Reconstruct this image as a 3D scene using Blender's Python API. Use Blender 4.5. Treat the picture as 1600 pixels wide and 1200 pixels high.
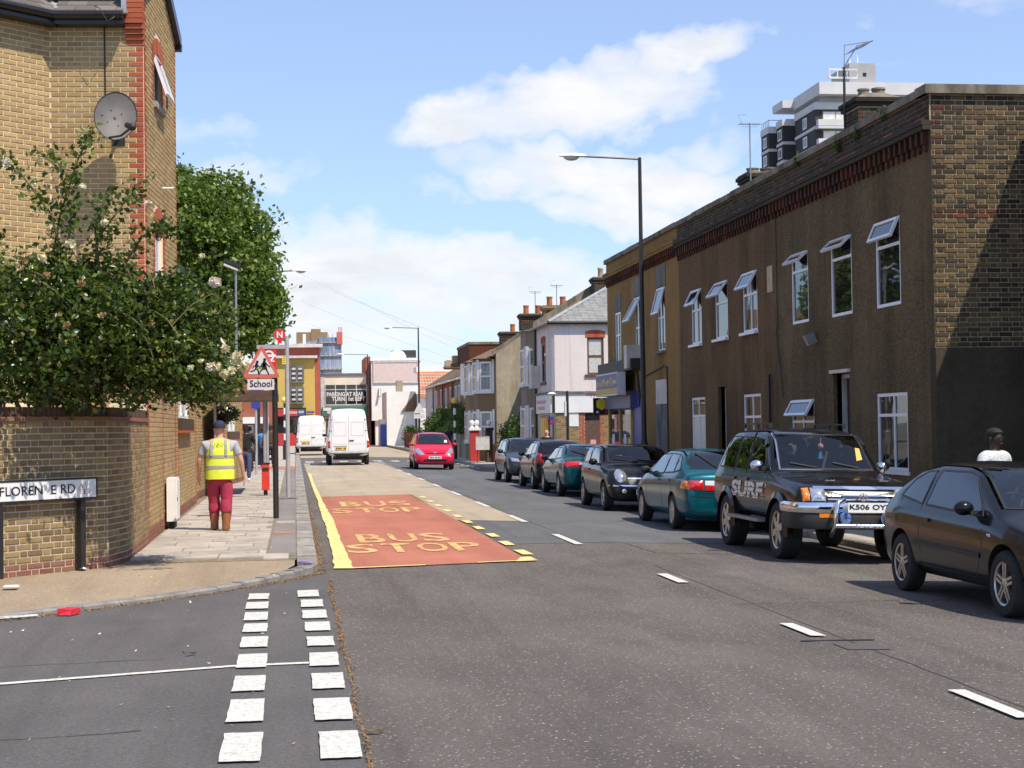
import bpy, bmesh, math, random
import numpy as np
from mathutils import Vector, Matrix
from mathutils.bvhtree import BVHTree
from mathutils.geometry import tessellate_polygon
R=math.radians
rnd=random.Random(7)
for o in list(bpy.data.objects): bpy.data.objects.remove(o)
S=bpy.context.scene
C=S.collection
# ---------------------------------------------------------------- camera
FPX=2600.0; CH=1.75
YAW=R(7.45); PITCH=math.atan(67.5/FPX); ROLL=.014
fw=Vector((math.sin(YAW)*math.cos(PITCH),math.cos(YAW)*math.cos(PITCH),math.sin(PITCH)))
_r=Vector((math.cos(YAW),-math.sin(YAW),0)); _u=_r.cross(fw)
RT=_r*math.cos(ROLL)-_u*math.sin(ROLL); UP=_u*math.cos(ROLL)+_r*math.sin(ROLL)
cd=bpy.data.cameras.new('camera'); cam=bpy.data.objects.new('camera',cd); C.objects.link(cam)
cd.sensor_width=36; cd.lens=36*FPX/1600; cd.clip_start=.1; cd.clip_end=6000
Mx=Matrix.Identity(4)
for i in range(3):
    Mx[i][0]=RT[i]; Mx[i][1]=UP[i]; Mx[i][2]=-fw[i]
Mx.translation=(0,0,CH); cam.matrix_world=Mx
S.camera=cam
# ---------------------------------------------------------------- sun, exposure
SUN_AZ=R(38); SUN_EL=R(57)            # the sun stands behind the camera, to its right
sl=bpy.data.lights.new('sun','SUN'); sl.energy=5.0; sl.angle=R(.55); sl.color=(1,.90,.75)
so=bpy.data.objects.new('sun',sl); C.objects.link(so)
sd=Vector((math.sin(SUN_AZ)*math.cos(SUN_EL),-math.cos(SUN_AZ)*math.cos(SUN_EL),math.sin(SUN_EL)))
so.rotation_euler=sd.to_track_quat('Z','Y').to_euler(); so.location=(20,-30,60)
S.view_settings.view_transform='Standard'; S.view_settings.look='None'
S.view_settings.exposure=.24; S.view_settings.gamma=1; S.view_settings.use_curve_mapping=False
S.render.engine='CYCLES'
S.cycles.max_bounces=6; S.cycles.diffuse_bounces=3; S.cycles.glossy_bounces=3; S.cycles.transparent_max_bounces=12
# ---------------------------------------------------------------- node helper
class NT:
    def __init__(s,tree): s.t=tree; s.n=tree.nodes; s.l=tree.links
    def new(s,t,**k):
        n=s.n.new(t)
        for a,b in k.items(): setattr(n,a,b)
        return n
    def put(s,sock,v):
        if isinstance(v,bpy.types.NodeSocket): s.l.new(v,sock)
        elif v is not None: sock.default_value=v
    def m(s,op,a,b=None,c=None,clamp=False):
        n=s.new('ShaderNodeMath',operation=op,use_clamp=clamp)
        for i,v in enumerate((a,b,c)):
            if v is not None: s.put(n.inputs[i],v)
        return n.outputs[0]
    def noise(s,vec,scale,detail=4,rough=.55,dist=0,out=0):
        n=s.new('ShaderNodeTexNoise'); 
        if vec is not None: s.l.new(vec,n.inputs['Vector'])
        n.inputs['Scale'].default_value=scale; n.inputs['Detail'].default_value=detail
        n.inputs['Roughness'].default_value=rough; n.inputs['Distortion'].default_value=dist
        return n.outputs[out]
    def vor(s,vec,scale,feature='F1',out=0,rand=1):
        n=s.new('ShaderNodeTexVoronoi',feature=feature)
        if vec is not None: s.l.new(vec,n.inputs['Vector'])
        n.inputs['Scale'].default_value=scale; n.inputs['Randomness'].default_value=rand
        return n.outputs[out]
    def mix(s,f,a,b,mode='MIX'):
        n=s.new('ShaderNodeMix',data_type='RGBA',blend_type=mode,clamp_factor=True)
        s.put(n.inputs[0],f)
        for i,v in ((6,a),(7,b)):
            if isinstance(v,tuple): v=(*v[:3],1)
            s.put(n.inputs[i],v)
        return n.outputs[2]
    def ramp(s,f,stops,interp='LINEAR'):
        n=s.new('ShaderNodeValToRGB'); n.color_ramp.interpolation=interp
        e=n.color_ramp.elements
        while len(e)<len(stops): e.new(.5)
        for i,(p,c) in enumerate(stops):
            e[i].position=p; e[i].color=(*c[:3],1) if isinstance(c,tuple) else (c,c,c,1)
        s.l.new(f,n.inputs[0]); return n.outputs[0]
    def step(s,v,lo,hi):
        n=s.new('ShaderNodeMapRange',interpolation_type='SMOOTHSTEP'); s.put(n.inputs[0],v)
        n.inputs[1].default_value=lo; n.inputs[2].default_value=hi; return n.outputs[0]
    def scale(s,vec,xyz):
        n=s.new('ShaderNodeVectorMath',operation='MULTIPLY'); s.l.new(vec,n.inputs[0]); n.inputs[1].default_value=xyz; return n.outputs[0]
# ---------------------------------------------------------------- world: clear sky with cumulus
W=bpy.data.worlds.new('World'); S.world=W; W.use_nodes=True
t=NT(W.node_tree); t.n.clear()
sky=t.new('ShaderNodeTexSky',sky_type='NISHITA',sun_disc=False)
sky.sun_elevation=SUN_EL; sky.sun_rotation=math.pi-SUN_AZ; sky.air_density=1.0; sky.dust_density=.6; sky.ozone_density=2.6
bg=t.new('ShaderNodeBackground'); bg.inputs[1].default_value=.135
t.l.new(t.mix(1.0,sky.outputs[0],(.84,.98,1.22),'MULTIPLY'),bg.inputs[0])
tc=t.new('ShaderNodeTexCoord'); G=tc.outputs['Generated']
sx=t.new('ShaderNodeSeparateXYZ'); t.l.new(G,sx.inputs[0])
az=t.m('ARCTAN2',sx.outputs[0],sx.outputs[1]); el=t.m('ARCSINE',sx.outputs[2])
n1=t.noise(t.scale(G,(1,1,1.7)),15,8,.58,.35)
n2=t.noise(t.scale(G,(1,1,2.6)),5,5,.6,.2)
wv=t.new('ShaderNodeSeparateXYZ'); t.l.new(t.noise(G,11,4,.55,0,1),wv.inputs[0])
wv2=t.new('ShaderNodeSeparateXYZ'); t.l.new(t.noise(t.scale(G,(1,1,1.3)),46,4,.6,0,1),wv2.inputs[0])
waz=t.m('ADD',t.m('ADD',az,t.m('MULTIPLY',t.m('SUBTRACT',wv.outputs[0],.5),.085)),t.m('MULTIPLY',t.m('SUBTRACT',wv2.outputs[0],.5),.024))
wel=t.m('ADD',t.m('ADD',el,t.m('MULTIPLY',t.m('SUBTRACT',wv.outputs[1],.5),.06)),t.m('MULTIPLY',t.m('SUBTRACT',wv2.outputs[1],.5),.020))
def ell(px,py,rx,ry,w,tilt=0):
    a0=YAW+math.atan((px-800)/FPX); e0=PITCH+math.atan((600-py)/FPX)+ROLL*(px-800)/FPX
    dx=t.m('SUBTRACT',waz,a0); dy=t.m('SUBTRACT',wel,e0)
    dy=t.m('SUBTRACT',dy,t.m('MULTIPLY',dx,tilt))
    q=t.m('ADD',t.m('POWER',t.m('DIVIDE',dx,rx/FPX),2),t.m('POWER',t.m('DIVIDE',dy,ry/FPX),2))
    return t.m('MULTIPLY',t.m('MAXIMUM',t.m('SUBTRACT',1,q),-1),w)
es=[ell(900,165,290,72,1.0,.10),ell(1090,105,140,52,.9,.35),ell(960,120,120,50,.8,.2),ell(730,185,150,50,.9,.25),ell(690,300,70,20,.3),ell(880,260,220,54,.95,-.05),ell(1030,285,190,58,.9,-.1),ell(1140,240,110,38,.55),ell(980,335,130,40,.8,-.2),ell(1480,60,220,34,.28,.05),ell(420,285,170,30,.3,.05),
    ell(480,425,340,80,1.0,-.1),ell(800,420,230,62,.85),ell(1000,480,420,90,.9),ell(300,500,500,110,.9),ell(320,215,120,30,.25),ell(1590,330,180,100,.3)]
e=es[0]
for k in es[1:]: e=t.m('MAXIMUM',e,k)
gen=t.m('MULTIPLY',t.m('SUBTRACT',n2,.66),3.0)
far=t.step(t.m('ABSOLUTE',t.m('SUBTRACT',az,YAW)),.36,.55); high=t.step(el,.30,.42)
gen=t.m('SUBTRACT',t.m('MULTIPLY',gen,t.m('MAXIMUM',far,high)),t.m('SUBTRACT',1,t.m('MAXIMUM',far,high)))
e=t.m('MAXIMUM',e,gen)
dens=t.m('ADD',e,t.m('MULTIPLY',t.m('SUBTRACT',n1,.5),1.7))
alpha=t.m('MULTIPLY',t.step(dens,-.22,.95),.97)
hz=t.m('MULTIPLY',t.m('SUBTRACT',1,t.step(el,-.02,.125)),.72)                       # pale horizon all round
cir=t.m('MULTIPLY',t.step(t.noise(t.scale(G,(1.2,1.2,9)),4.5,6,.62,.6),.5,.85),.42)   # thin streaks
alpha=t.m('MAXIMUM',alpha,t.m('MAXIMUM',t.m('MAXIMUM',hz,cir),.20))
sh=t.step(t.noise(t.scale(G,(1,1,2.8)),16,5,.55,.3),.36,.66)
ccol=t.mix(t.m('MULTIPLY',sh,t.step(dens,.2,1.1)),(.98,.985,1.0),(.80,.825,.88))
cb=t.new('ShaderNodeBackground'); t.l.new(ccol,cb.inputs[0]); cb.inputs[1].default_value=.86
mx=t.new('ShaderNodeMixShader'); t.l.new(alpha,mx.inputs[0]); t.l.new(bg.outputs[0],mx.inputs[1]); t.l.new(cb.outputs[0],mx.inputs[2])
wo=t.new('ShaderNodeOutputWorld'); t.l.new(mx.outputs[0],wo.inputs[0])
# ---------------------------------------------------------------- place helpers
def ray(px,py): return fw+RT*((px-800)/FPX)+UP*((600-py)/FPX)
def at(px,py,Y):
    d=ray(px,py); return d*(Y/d.y)+Vector((0,0,CH))
def atX(px,py,X):
    d=ray(px,py); return d*(X/d.x)+Vector((0,0,CH))
def proj(p):
    v=Vector(p)-Vector((0,0,CH)); w=v.dot(fw)
    return (800+FPX*v.dot(RT)/w, 600-FPX*v.dot(UP)/w, w)
def gz(x,y=0.0): return -.03*max(0,min(x,8.2)-4.2)+.0018*max(0,min(y,175)-15)
# ---------------------------------------------------------------- materials
MATS={}
def base_mat(name):
    m=bpy.data.materials.new(name); m.use_nodes=True; t=NT(m.node_tree)
    p=t.n['Principled BSDF']; MATS[name]=m
    return m,t,p
def mat(name,col,rough=.6,var=.18,scale=6,metal=0,spec=.5,bump=0,bscale=80,coat=0,ior=None,emit=0,stain=None,streak=0):
    m,t,p=base_mat(name)
    tc=t.new('ShaderNodeTexCoord'); O=tc.outputs['Object']
    c=None
    if var>0:
        n=t.noise(O,scale,5,.6)
        dark=tuple(x*(1-var) for x in col); lite=tuple(min(1,x*(1+var)) for x in col)
        c=t.ramp(n,[(.3,dark),(.7,lite)])
    if stain:
        n=t.noise(t.scale(O,(1,1,.35)),stain[1],6,.65); c=t.mix(t.step(n,stain[2],stain[3]),c if c else col,stain[0])
    if c: t.l.new(c,p.inputs['Base Color'])
    else: p.inputs['Base Color'].default_value=(*col,1)
    p.inputs['Roughness'].default_value=rough; p.inputs['Metallic'].default_value=metal
    p.inputs['Specular IOR Level'].default_value=spec
    if ior: p.inputs['IOR'].default_value=ior
    if coat: p.inputs['Coat Weight'].default_value=coat; p.inputs['Coat Roughness'].default_value=.03
    if emit: p.inputs['Emission Color'].default_value=(*col,1); p.inputs['Emission Strength'].default_value=emit
    if bump:
        b=t.new('ShaderNodeBump'); b.inputs['Strength'].default_value=bump; b.inputs['Distance'].default_value=.01
        t.l.new(t.noise(O,bscale,3,.6),b.inputs['Height']); t.l.new(b.outputs[0],p.inputs['Normal'])
    return m
def brick_mat(name,stops,rough=.85,spot=.5):
    m,t,p=base_mat(name)
    oi=t.new('ShaderNodeObjectInfo'); ge=t.new('ShaderNodeNewGeometry')
    f=t.m('FRACT',t.m('ADD',oi.outputs['Random'],ge.outputs['Random Per Island']))
    c=t.ramp(f,stops,'CONSTANT' if len(stops)>6 else 'LINEAR')
    P=ge.outputs['Position']
    c=t.mix(t.m('MULTIPLY',t.step(t.noise(P,22,4,.7),.5,.75),.45),c,tuple(x*.45 for x in stops[0][1]))
    c=t.mix(t.m('MULTIPLY',t.step(t.noise(P,90,2,.5),.66,.72),spot),c,(.03,.025,.02))
    c=t.mix(t.m('MULTIPLY',t.step(t.noise(P,.9,4,.6),.42,.72),.25),c,tuple(x*.55 for x in stops[0][1]))
    t.l.new(c,p.inputs['Base Color']); p.inputs['Roughness'].default_value=rough; p.inputs['Specular IOR Level'].default_value=.2
    b=t.new('ShaderNodeBump'); b.inputs['Strength'].default_value=.5; b.inputs['Distance'].default_value=.006
    t.l.new(t.noise(P,70,4,.65),b.inputs['Height']); t.l.new(b.outputs[0],p.inputs['Normal'])
    return m
def leaf_mat(name,stops,trans=.35,rough=.45):
    m,t,p=base_mat(name)
    ge=t.new('ShaderNodeNewGeometry')
    c=t.ramp(ge.outputs['Random Per Island'],stops)
    t.l.new(c,p.inputs['Base Color']); p.inputs['Roughness'].default_value=rough; p.inputs['Specular IOR Level'].default_value=.45
    tr=t.new('ShaderNodeBsdfTranslucent'); 
    t.l.new(t.mix(.5,c,(.12,.2,.02)),tr.inputs[0])
    mx=t.new('ShaderNodeMixShader'); mx.inputs[0].default_value=trans
    t.l.new(p.outputs[0],mx.inputs[1]); t.l.new(tr.outputs[0],mx.inputs[2])
    t.l.new(mx.outputs[0],t.n['Material Output'].inputs[0])
    return m
def asphalt(name,c1,c2,chip,chipamt,bump=.5,patch=.35,joint=0):
    m,t,p=base_mat(name)
    P=t.new('ShaderNodeNewGeometry').outputs['Position']
    c=t.mix(t.step(t.m('ADD',t.m('MULTIPLY',t.noise(P,95,3,.7),.5),t.m('MULTIPLY',t.noise(P,30,4,.75),.5)),.36,.64),c1,c2)
    c=t.mix(t.m('MULTIPLY',t.step(t.noise(t.scale(P,(1,.45,1)),.8,5,.62),.38,.7),patch),c,tuple(x*.6 for x in c1))
    c=t.mix(t.m('MULTIPLY',t.step(t.noise(t.scale(P,(1.6,.06,1)),1.3,5,.62),.45,.72),.34),c,tuple(x*.62 for x in c1))
    c=t.mix(t.m('MULTIPLY',t.step(t.noise(t.scale(P,(1.0,.5,1)),.5,4,.6),.5,.7),.22),c,tuple(min(1,x*1.4) for x in c2))
    st=t.m('MULTIPLY',t.step(t.m('SUBTRACT',1,t.vor(P,26)),.76,.84),t.step(t.noise(P,15,2,.5),.44,.56))
    c=t.mix(t.m('MULTIPLY',st,chipamt),c,chip)
    big=t.m('MULTIPLY',t.step(t.m('SUBTRACT',1,t.vor(P,9)),.925,.95),t.step(t.noise(P,3.1,2,.5),.42,.55))
    c=t.mix(t.m('MULTIPLY',big,min(1,chipamt*1.5)),c,tuple(min(1,x*1.6) for x in chip))
    t.l.new(c,p.inputs['Base Color']); p.inputs['Roughness'].default_value=.9; p.inputs['Specular IOR Level'].default_value=.25
    b=t.new('ShaderNodeBump'); b.inputs['Strength'].default_value=bump; b.inputs['Distance'].default_value=.02
    t.l.new(t.noise(P,42,5,.8),b.inputs['Height']); t.l.new(b.outputs[0],p.inputs['Normal'])
    return m
def paint_mat(name,col,under,wear=.5,scale=9,lo=.52,hi=.6):
    m,t,p=base_mat(name)
    P=t.new('ShaderNodeNewGeometry').outputs['Position']
    n=t.m('ADD',t.m('MULTIPLY',t.noise(P,scale,6,.7),.75),t.m('MULTIPLY',t.noise(P,90,3,.7),.25))
    c=t.mix(t.step(t.noise(P,30,4,.6),.3,.7),tuple(x*.86 for x in col),col)
    c=t.mix(t.m('MULTIPLY',t.step(n,lo,hi),wear),c,under)
    t.l.new(c,p.inputs['Base Color']); p.inputs['Roughness'].default_value=.75; p.inputs['Specular IOR Level'].default_value=.3
    b=t.new('ShaderNodeBump'); b.inputs['Strength'].default_value=.35; b.inputs['Distance'].default_value=.008
    t.l.new(t.noise(P,80,3,.7),b.inputs['Height']); t.l.new(b.outputs[0],p.inputs['Normal'])
    return m
def render_wall(name,c1,c2,speck,grain=110,blot=.5,bump=.9):
    m,t,p=base_mat(name)
    P=t.new('ShaderNodeNewGeometry').outputs['Position']
    c=t.mix(t.step(t.m('ADD',t.m('MULTIPLY',t.noise(P,grain,2,.7),.45),t.m('MULTIPLY',t.noise(P,grain*.28,3,.7),.55)),.40,.60),c1,c2)
    c=t.mix(t.m('MULTIPLY',t.step(t.noise(P,grain*.55,2,.6),.6,.7),.7),c,speck)
    c=t.mix(t.m('MULTIPLY',t.step(t.noise(t.scale(P,(1,1,.3)),.9,6,.65),.4,.75),blot),c,tuple(x*.55 for x in c1))
    c=t.mix(t.m('MULTIPLY',t.step(t.noise(t.scale(P,(2.6,2.6,.10)),1.6,5,.65),.50,.74),.5),c,tuple(x*.5 for x in c1))
    c=t.mix(t.m('MULTIPLY',t.step(t.noise(P,.55,4,.6),.5,.68),.28),c,tuple(min(1,x*1.25) for x in c2))
    t.l.new(c,p.inputs['Base Color']); p.inputs['Roughness'].default_value=.92; p.inputs['Specular IOR Level'].default_value=.15
    b=t.new('ShaderNodeBump'); b.inputs['Strength'].default_value=bump; b.inputs['Distance'].default_value=.012
    t.l.new(t.noise(P,grain*.7,3,.7),b.inputs['Height']); t.l.new(b.outputs[0],p.inputs['Normal'])
    return m
def glass_mat(name,col=(.012,.014,.016),rough=.02,ior=1.75):
    m,t,p=base_mat(name)
    p.inputs['Base Color'].default_value=(*col,1); p.inputs['Roughness'].default_value=rough; p.inputs['IOR'].default_value=ior
    tc=t.new('ShaderNodeTexCoord')
    b=t.new('ShaderNodeBump'); b.inputs['Strength'].default_value=.05; b.inputs['Distance'].default_value=.02
    t.l.new(t.noise(tc.outputs['Object'],1.6,2,.5),b.inputs['Height']); t.l.new(b.outputs[0],p.inputs['Normal'])
    return m
def paint(name,col,flake=0,rough=.18):
    m,t,p=base_mat(name)
    P=t.new('ShaderNodeNewGeometry').outputs['Position']
    dust=t.step(t.noise(P,3,6,.7),.45,.8)
    t.l.new(t.mix(t.m('MULTIPLY',dust,.03),col,(.2,.18,.15)),p.inputs['Base Color'])
    p.inputs['Metallic'].default_value=flake; p.inputs['Roughness'].default_value=rough+.12
    t.l.new(t.m('ADD',t.m('MULTIPLY',dust,.12),rough),p.inputs['Roughness'])
    p.inputs['Coat Weight'].default_value=.26; p.inputs['Coat Roughness'].default_value=.04; p.inputs['Specular IOR Level'].default_value=.25
    return m
M={}
def defm(k,m): M[k]=m
defm('asphalt',asphalt('asphalt',(.084,.073,.066),(.190,.169,.154),(.46,.43,.38),.8,.8))
defm('asphalt_side',asphalt('asphalt_side',(.078,.073,.072),(.145,.136,.134),(.3,.29,.27),.2,.45,.3))
defm('asphalt_new',asphalt('asphalt_new',(.085,.088,.093),(.155,.158,.163),(.4,.4,.4),.45,.5,.25))
defm('asphalt_path',asphalt('asphalt_path',(.17,.155,.15),(.27,.25,.24),(.4,.38,.36),.5,.4,.3))
defm('buff',asphalt('buff',(.33,.27,.20),(.44,.37,.28),(.45,.4,.32),.3,.4,.25))
defm('gravelly',asphalt('gravelly',(.27,.205,.14),(.42,.335,.24),(.55,.5,.42),.8,.6,.35))
defm('redroad',asphalt('redroad',(.36,.13,.085),(.45,.175,.12),(.5,.25,.18),.3,.4,.35))
defm('yellowline',paint_mat('yellowline',(.80,.62,.25),(.13,.12,.11),.8,6,.55,.62))
defm('yellowtext',paint_mat('yellowtext',(.66,.48,.18),(.42,.15,.09),.95,7,.46,.58))
defm('whiteline',paint_mat('whiteline',(.60,.595,.55),(.17,.16,.15),.85,34,.50,.66))
defm('whiteworn',paint_mat('whiteworn',(.74,.74,.70),(.13,.12,.12),.95,5,.46,.54))
defm('thinline',paint_mat('thinline',(.66,.64,.58),(.13,.12,.12),.6,14,.5,.62))
defm('kerb',mat('kerb',(.30,.28,.25),.9,.35,5,bump=.5,bscale=60,stain=((.17,.16,.15),3,.45,.7)))
defm('kerb_low',mat('kerb_low',(.22,.205,.19),.9,.3,5,bump=.5,bscale=60))
defm('slab',mat('slab',(.40,.36,.31),.9,.2,2.5,bump=.35,bscale=70,stain=((.24,.21,.18),2,.5,.75)))
defm('slab2',mat('slab2',(.345,.31,.27),.9,.22,3,bump=.35,bscale=70,stain=((.22,.2,.18),2.5,.5,.75)))
defm('slab3',mat('slab3',(.47,.385,.27),.9,.22,4,bump=.35,bscale=70))
defm('slabred',mat('slabred',(.34,.16,.12),.9,.25,4,bump=.35,bscale=70))
defm('joint',mat('joint',(.20,.165,.115),.95,.4,10))
defm('litter_brown',mat('litter_brown',(.25,.145,.055),.95,.4,30,bump=.6,bscale=50))
defm('ground',mat('ground',(.16,.15,.13),.95,.3,.2))
YB=[(0,(.32,.225,.105)),(.25,(.40,.28,.13)),(.5,(.44,.315,.15)),(.75,(.36,.25,.12)),(1,(.48,.355,.18))]
defm('brick_yellow',brick_mat('brick_yellow',YB,spot=.75))
defm('brick_red',brick_mat('brick_red',[(0,(.36,.09,.045)),(.5,(.45,.13,.065)),(1,(.33,.08,.04))],spot=.2))
defm('brick_wall',brick_mat('brick_wall',[(0,(.19,.13,.066)),(.3,(.28,.195,.092)),(.6,(.33,.235,.11)),(.85,(.235,.155,.08)),(1,(.175,.115,.063))],spot=.8))
defm('brick_coping',brick_mat('brick_coping',[(0,(.075,.05,.038)),(.5,(.13,.07,.048)),(1,(.10,.07,.05))],spot=.6))
defm('brick_plinth',brick_mat('brick_plinth',[(0,(.20,.085,.06)),(.5,(.28,.12,.085)),(1,(.24,.13,.08))],spot=.6))
defm('brick_stock',brick_mat('brick_stock',[(0,(.045,.035,.022)),(.18,(.10,.073,.040)),(.4,(.135,.095,.048)),(.6,(.07,.056,.036)),(.8,(.16,.105,.052)),(.95,(.11,.068,.04)),(1,(.26,.20,.125))],spot=.9))
defm('brick_soot',brick_mat('brick_soot',[(0,(.03,.027,.02)),(.5,(.055,.045,.035)),(1,(.075,.055,.04))],spot=.7))
defm('brick_rust',brick_mat('brick_rust',[(0,(.05,.022,.014)),(.4,(.12,.042,.022)),(.7,(.04,.024,.018)),(1,(.17,.055,.028))],spot=.7))
defm('brick_far',brick_mat('brick_far',[(0,(.24,.16,.085)),(.5,(.30,.21,.11)),(1,(.2,.13,.075))],spot=.4))
defm('brick_farred',brick_mat('brick_farred',[(0,(.28,.10,.06)),(.5,(.34,.13,.08)),(1,(.24,.085,.055))],spot=.3))
defm('mortar_lt',mat('mortar_lt',(.74,.60,.40),.95,.15,20))
defm('mortar_wall',mat('mortar_wall',(.52,.45,.34),.95,.2,20))
defm('mortar_stock',mat('mortar_stock',(.37,.295,.19),.95,.3,12))
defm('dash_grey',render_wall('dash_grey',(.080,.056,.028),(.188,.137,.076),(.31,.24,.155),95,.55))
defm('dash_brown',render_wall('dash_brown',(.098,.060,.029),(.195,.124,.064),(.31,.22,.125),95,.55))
defm('render_tan',render_wall('render_tan',(.24,.145,.052),(.30,.185,.075),(.2,.14,.085),40,.75,.3))
defm('render_dark',render_wall('render_dark',(.065,.052,.034),(.085,.069,.046),(.07,.06,.04),30,.7,.25))
defm('render_pink',render_wall('render_pink',(.64,.575,.55),(.70,.635,.61),(.6,.54,.52),50,.15,.2))
defm('render_cream',render_wall('render_cream',(.33,.285,.205),(.40,.35,.26),(.28,.24,.18),30,.85,.3))
defm('render_greyb',render_wall('render_greyb',(.25,.205,.175),(.31,.26,.225),(.2,.17,.15),60,.3,.4))
defm('render_white',mat('render_white',(.76,.75,.71),.85,.06,1.5,stain=((.52,.5,.47),.9,.6,.85)))
defm('render_yellow',mat('render_yellow',(.56,.39,.10),.85,.08,.7))
defm('render_redb',mat('render_redb',(.36,.09,.07),.85,.12,.5))
defm('cream_stone',mat('cream_stone',(.72,.66,.54),.85,.1,.8))
defm('concrete',mat('concrete',(.34,.31,.26),.9,.3,2,bump=.3,bscale=50,stain=((.13,.115,.09),1.5,.45,.75)))
defm('coping',mat('coping',(.21,.185,.14),.92,.35,2.5,bump=.4,bscale=50,stain=((.07,.06,.045),1.8,.4,.7)))
defm('slate',brick_mat('slate',[(0,(.20,.20,.195)),(.5,(.30,.30,.29)),(1,(.245,.245,.24))],rough=.6,spot=.2))
defm('tile_brown',brick_mat('tile_brown',[(0,(.15,.105,.07)),(.5,(.21,.145,.10)),(1,(.17,.12,.085))],spot=.4))
defm('tile_orange',brick_mat('tile_orange',[(0,(.42,.15,.07)),(.5,(.5,.2,.095)),(1,(.38,.135,.065))],spot=.2))
defm('tile_mauve',brick_mat('tile_mauve',[(0,(.14,.12,.115)),(.5,(.19,.165,.15)),(1,(.12,.105,.095))],spot=.5))
defm('lead',mat('lead',(.42,.44,.46),.45,.2,4,metal=.4))
defm('upvc',mat('upvc',(.78,.79,.82),.3,.04,3))
defm('whitepaint',mat('whitepaint',(.78,.77,.74),.5,.06,3))
defm('dirtywhite',mat('dirtywhite',(.55,.53,.49),.6,.2,3))
defm('glass',glass_mat('glass'))
defm('glass_curtain',mat('glass_curtain',(.24,.245,.25),.12,.6,3,ior=1.6))
defm('glass_lace',mat('glass_lace',(.52,.52,.5),.25,.25,25,ior=1.6))
defm('glass_blind',mat('glass_blind',(.62,.61,.56),.3,.12,2,ior=1.6))
defm('blackgloss',mat('blackgloss',(.012,.012,.013),.3,.2,4))
defm('blackpole',mat('blackpole',(.022,.021,.02),.42,.25,5))
defm('blackplastic',mat('blackplastic',(.018,.018,.019),.55,.2,8))
defm('rubber',mat('rubber',(.020,.019,.018),.85,.3,12))
defm('greymetal',mat('greymetal',(.30,.30,.31),.45,.15,4,metal=.5))
defm('greypole',mat('greypole',(.36,.35,.36),.5,.12,4))
defm('chrome',mat('chrome',(.82,.82,.84),.10,.05,4,metal=1))
defm('alloy',mat('alloy',(.52,.51,.49),.28,.1,8,metal=.85))
defm('lampwhite',mat('lampwhite',(.75,.75,.72),.35,.05,3))
defm('lamp_red',mat('lamp_red',(.50,.012,.012),.12,.15,20,ior=1.6,coat=.6))
defm('lamp_amber',mat('lamp_amber',(.72,.20,.02),.12,.15,20,coat=.6))
defm('lamp_clear',mat('lamp_clear',(.62,.63,.66),.08,.3,40,metal=.75,coat=.8))
defm('lamp_blue',mat('lamp_blue',(.22,.40,.85),.08,.3,30,metal=.6,coat=.8))
defm('plate_white',mat('plate_white',(.80,.80,.78),.35,.03,5))
defm('plate_yellow',mat('plate_yellow',(.82,.55,.03),.35,.03,5))
defm('signwhite',mat('signwhite',(.72,.72,.72),.4,.04,3))
defm('signgrey',mat('signgrey',(.62,.62,.63),.4,.05,6))
defm('signred',mat('signred',(.62,.025,.03),.4,.08,5))
defm('signrust',mat('signrust',(.55,.13,.10),.45,.1,5))
defm('signyellow',mat('signyellow',(.86,.66,.04),.4,.05,5))
defm('signblue',mat('signblue',(.035,.05,.28),.4,.1,5))
defm('fascia_blue',mat('fascia_blue',(.07,.085,.22),.4,.12,3))
defm('fascia_gold',mat('fascia_gold',(.55,.36,.08),.5,.1,5))
defm('redtext',mat('redtext',(.42,.02,.03),.5,.05,5))
defm('pinktext',mat('pinktext',(.62,.30,.30),.5,.05,5))
defm('amber_globe',mat('amber_globe',(.86,.50,.03),.3,.05,5,coat=.4))
defm('yellow_globe',mat('yellow_globe',(.88,.74,.10),.3,.05,5,coat=.4))
defm('timber',mat('timber',(.10,.055,.035),.6,.25,6))
defm('darkdoor',mat('darkdoor',(.035,.028,.022),.5,.2,5))
defm('greyboard',mat('greyboard',(.17,.165,.15),.85,.3,2,stain=((.09,.085,.08),2,.45,.7)))
defm('scaffold_net',mat('scaffold_net',(.16,.23,.40),.7,.3,.3,stain=((.40,.44,.52),.35,.45,.62)))
defm('terracotta',mat('terracotta',(.38,.13,.06),.8,.25,6))
defm('potbuff',mat('potbuff',(.44,.36,.24),.85,.2,5))
defm('skin_pale',mat('skin_pale',(.56,.32,.23),.55,.12,9))
defm('skin_dark',mat('skin_dark',(.045,.024,.016),.45,.15,9))
defm('skin_brown',mat('skin_brown',(.16,.085,.055),.5,.15,9))
defm('hivis',mat('hivis',(.70,.80,.06),.6,.1,5,bump=.4,bscale=12))
defm('reflect',mat('reflect',(.34,.35,.34),.4,.1,6))
defm('greyshirt',mat('greyshirt',(.36,.36,.40),.85,.12,8,bump=.4,bscale=14))
defm('maroon',mat('maroon',(.36,.03,.075),.85,.2,6,bump=.5,bscale=10))
defm('leather',mat('leather',(.26,.105,.035),.55,.25,10,bump=.3,bscale=30))
defm('navy',mat('navy',(.02,.022,.06),.8,.15,8))
defm('blackcloth',mat('blackcloth',(.014,.013,.014),.9,.2,8))
defm('jeans',mat('jeans',(.05,.065,.13),.85,.25,8))
defm('jeans_lt',mat('jeans_lt',(.22,.28,.38),.85,.25,8))
defm('bluecloth',mat('bluecloth',(.06,.30,.62),.8,.12,8))
defm('checkshirt',mat('checkshirt',(.52,.55,.56),.8,.55,60))
defm('browncloth',mat('browncloth',(.075,.045,.035),.9,.2,8))
defm('hair',mat('hair',(.012,.010,.009),.8,.2,20))
defm('hairgrey',mat('hairgrey',(.45,.42,.4),.8,.2,20))
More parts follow.
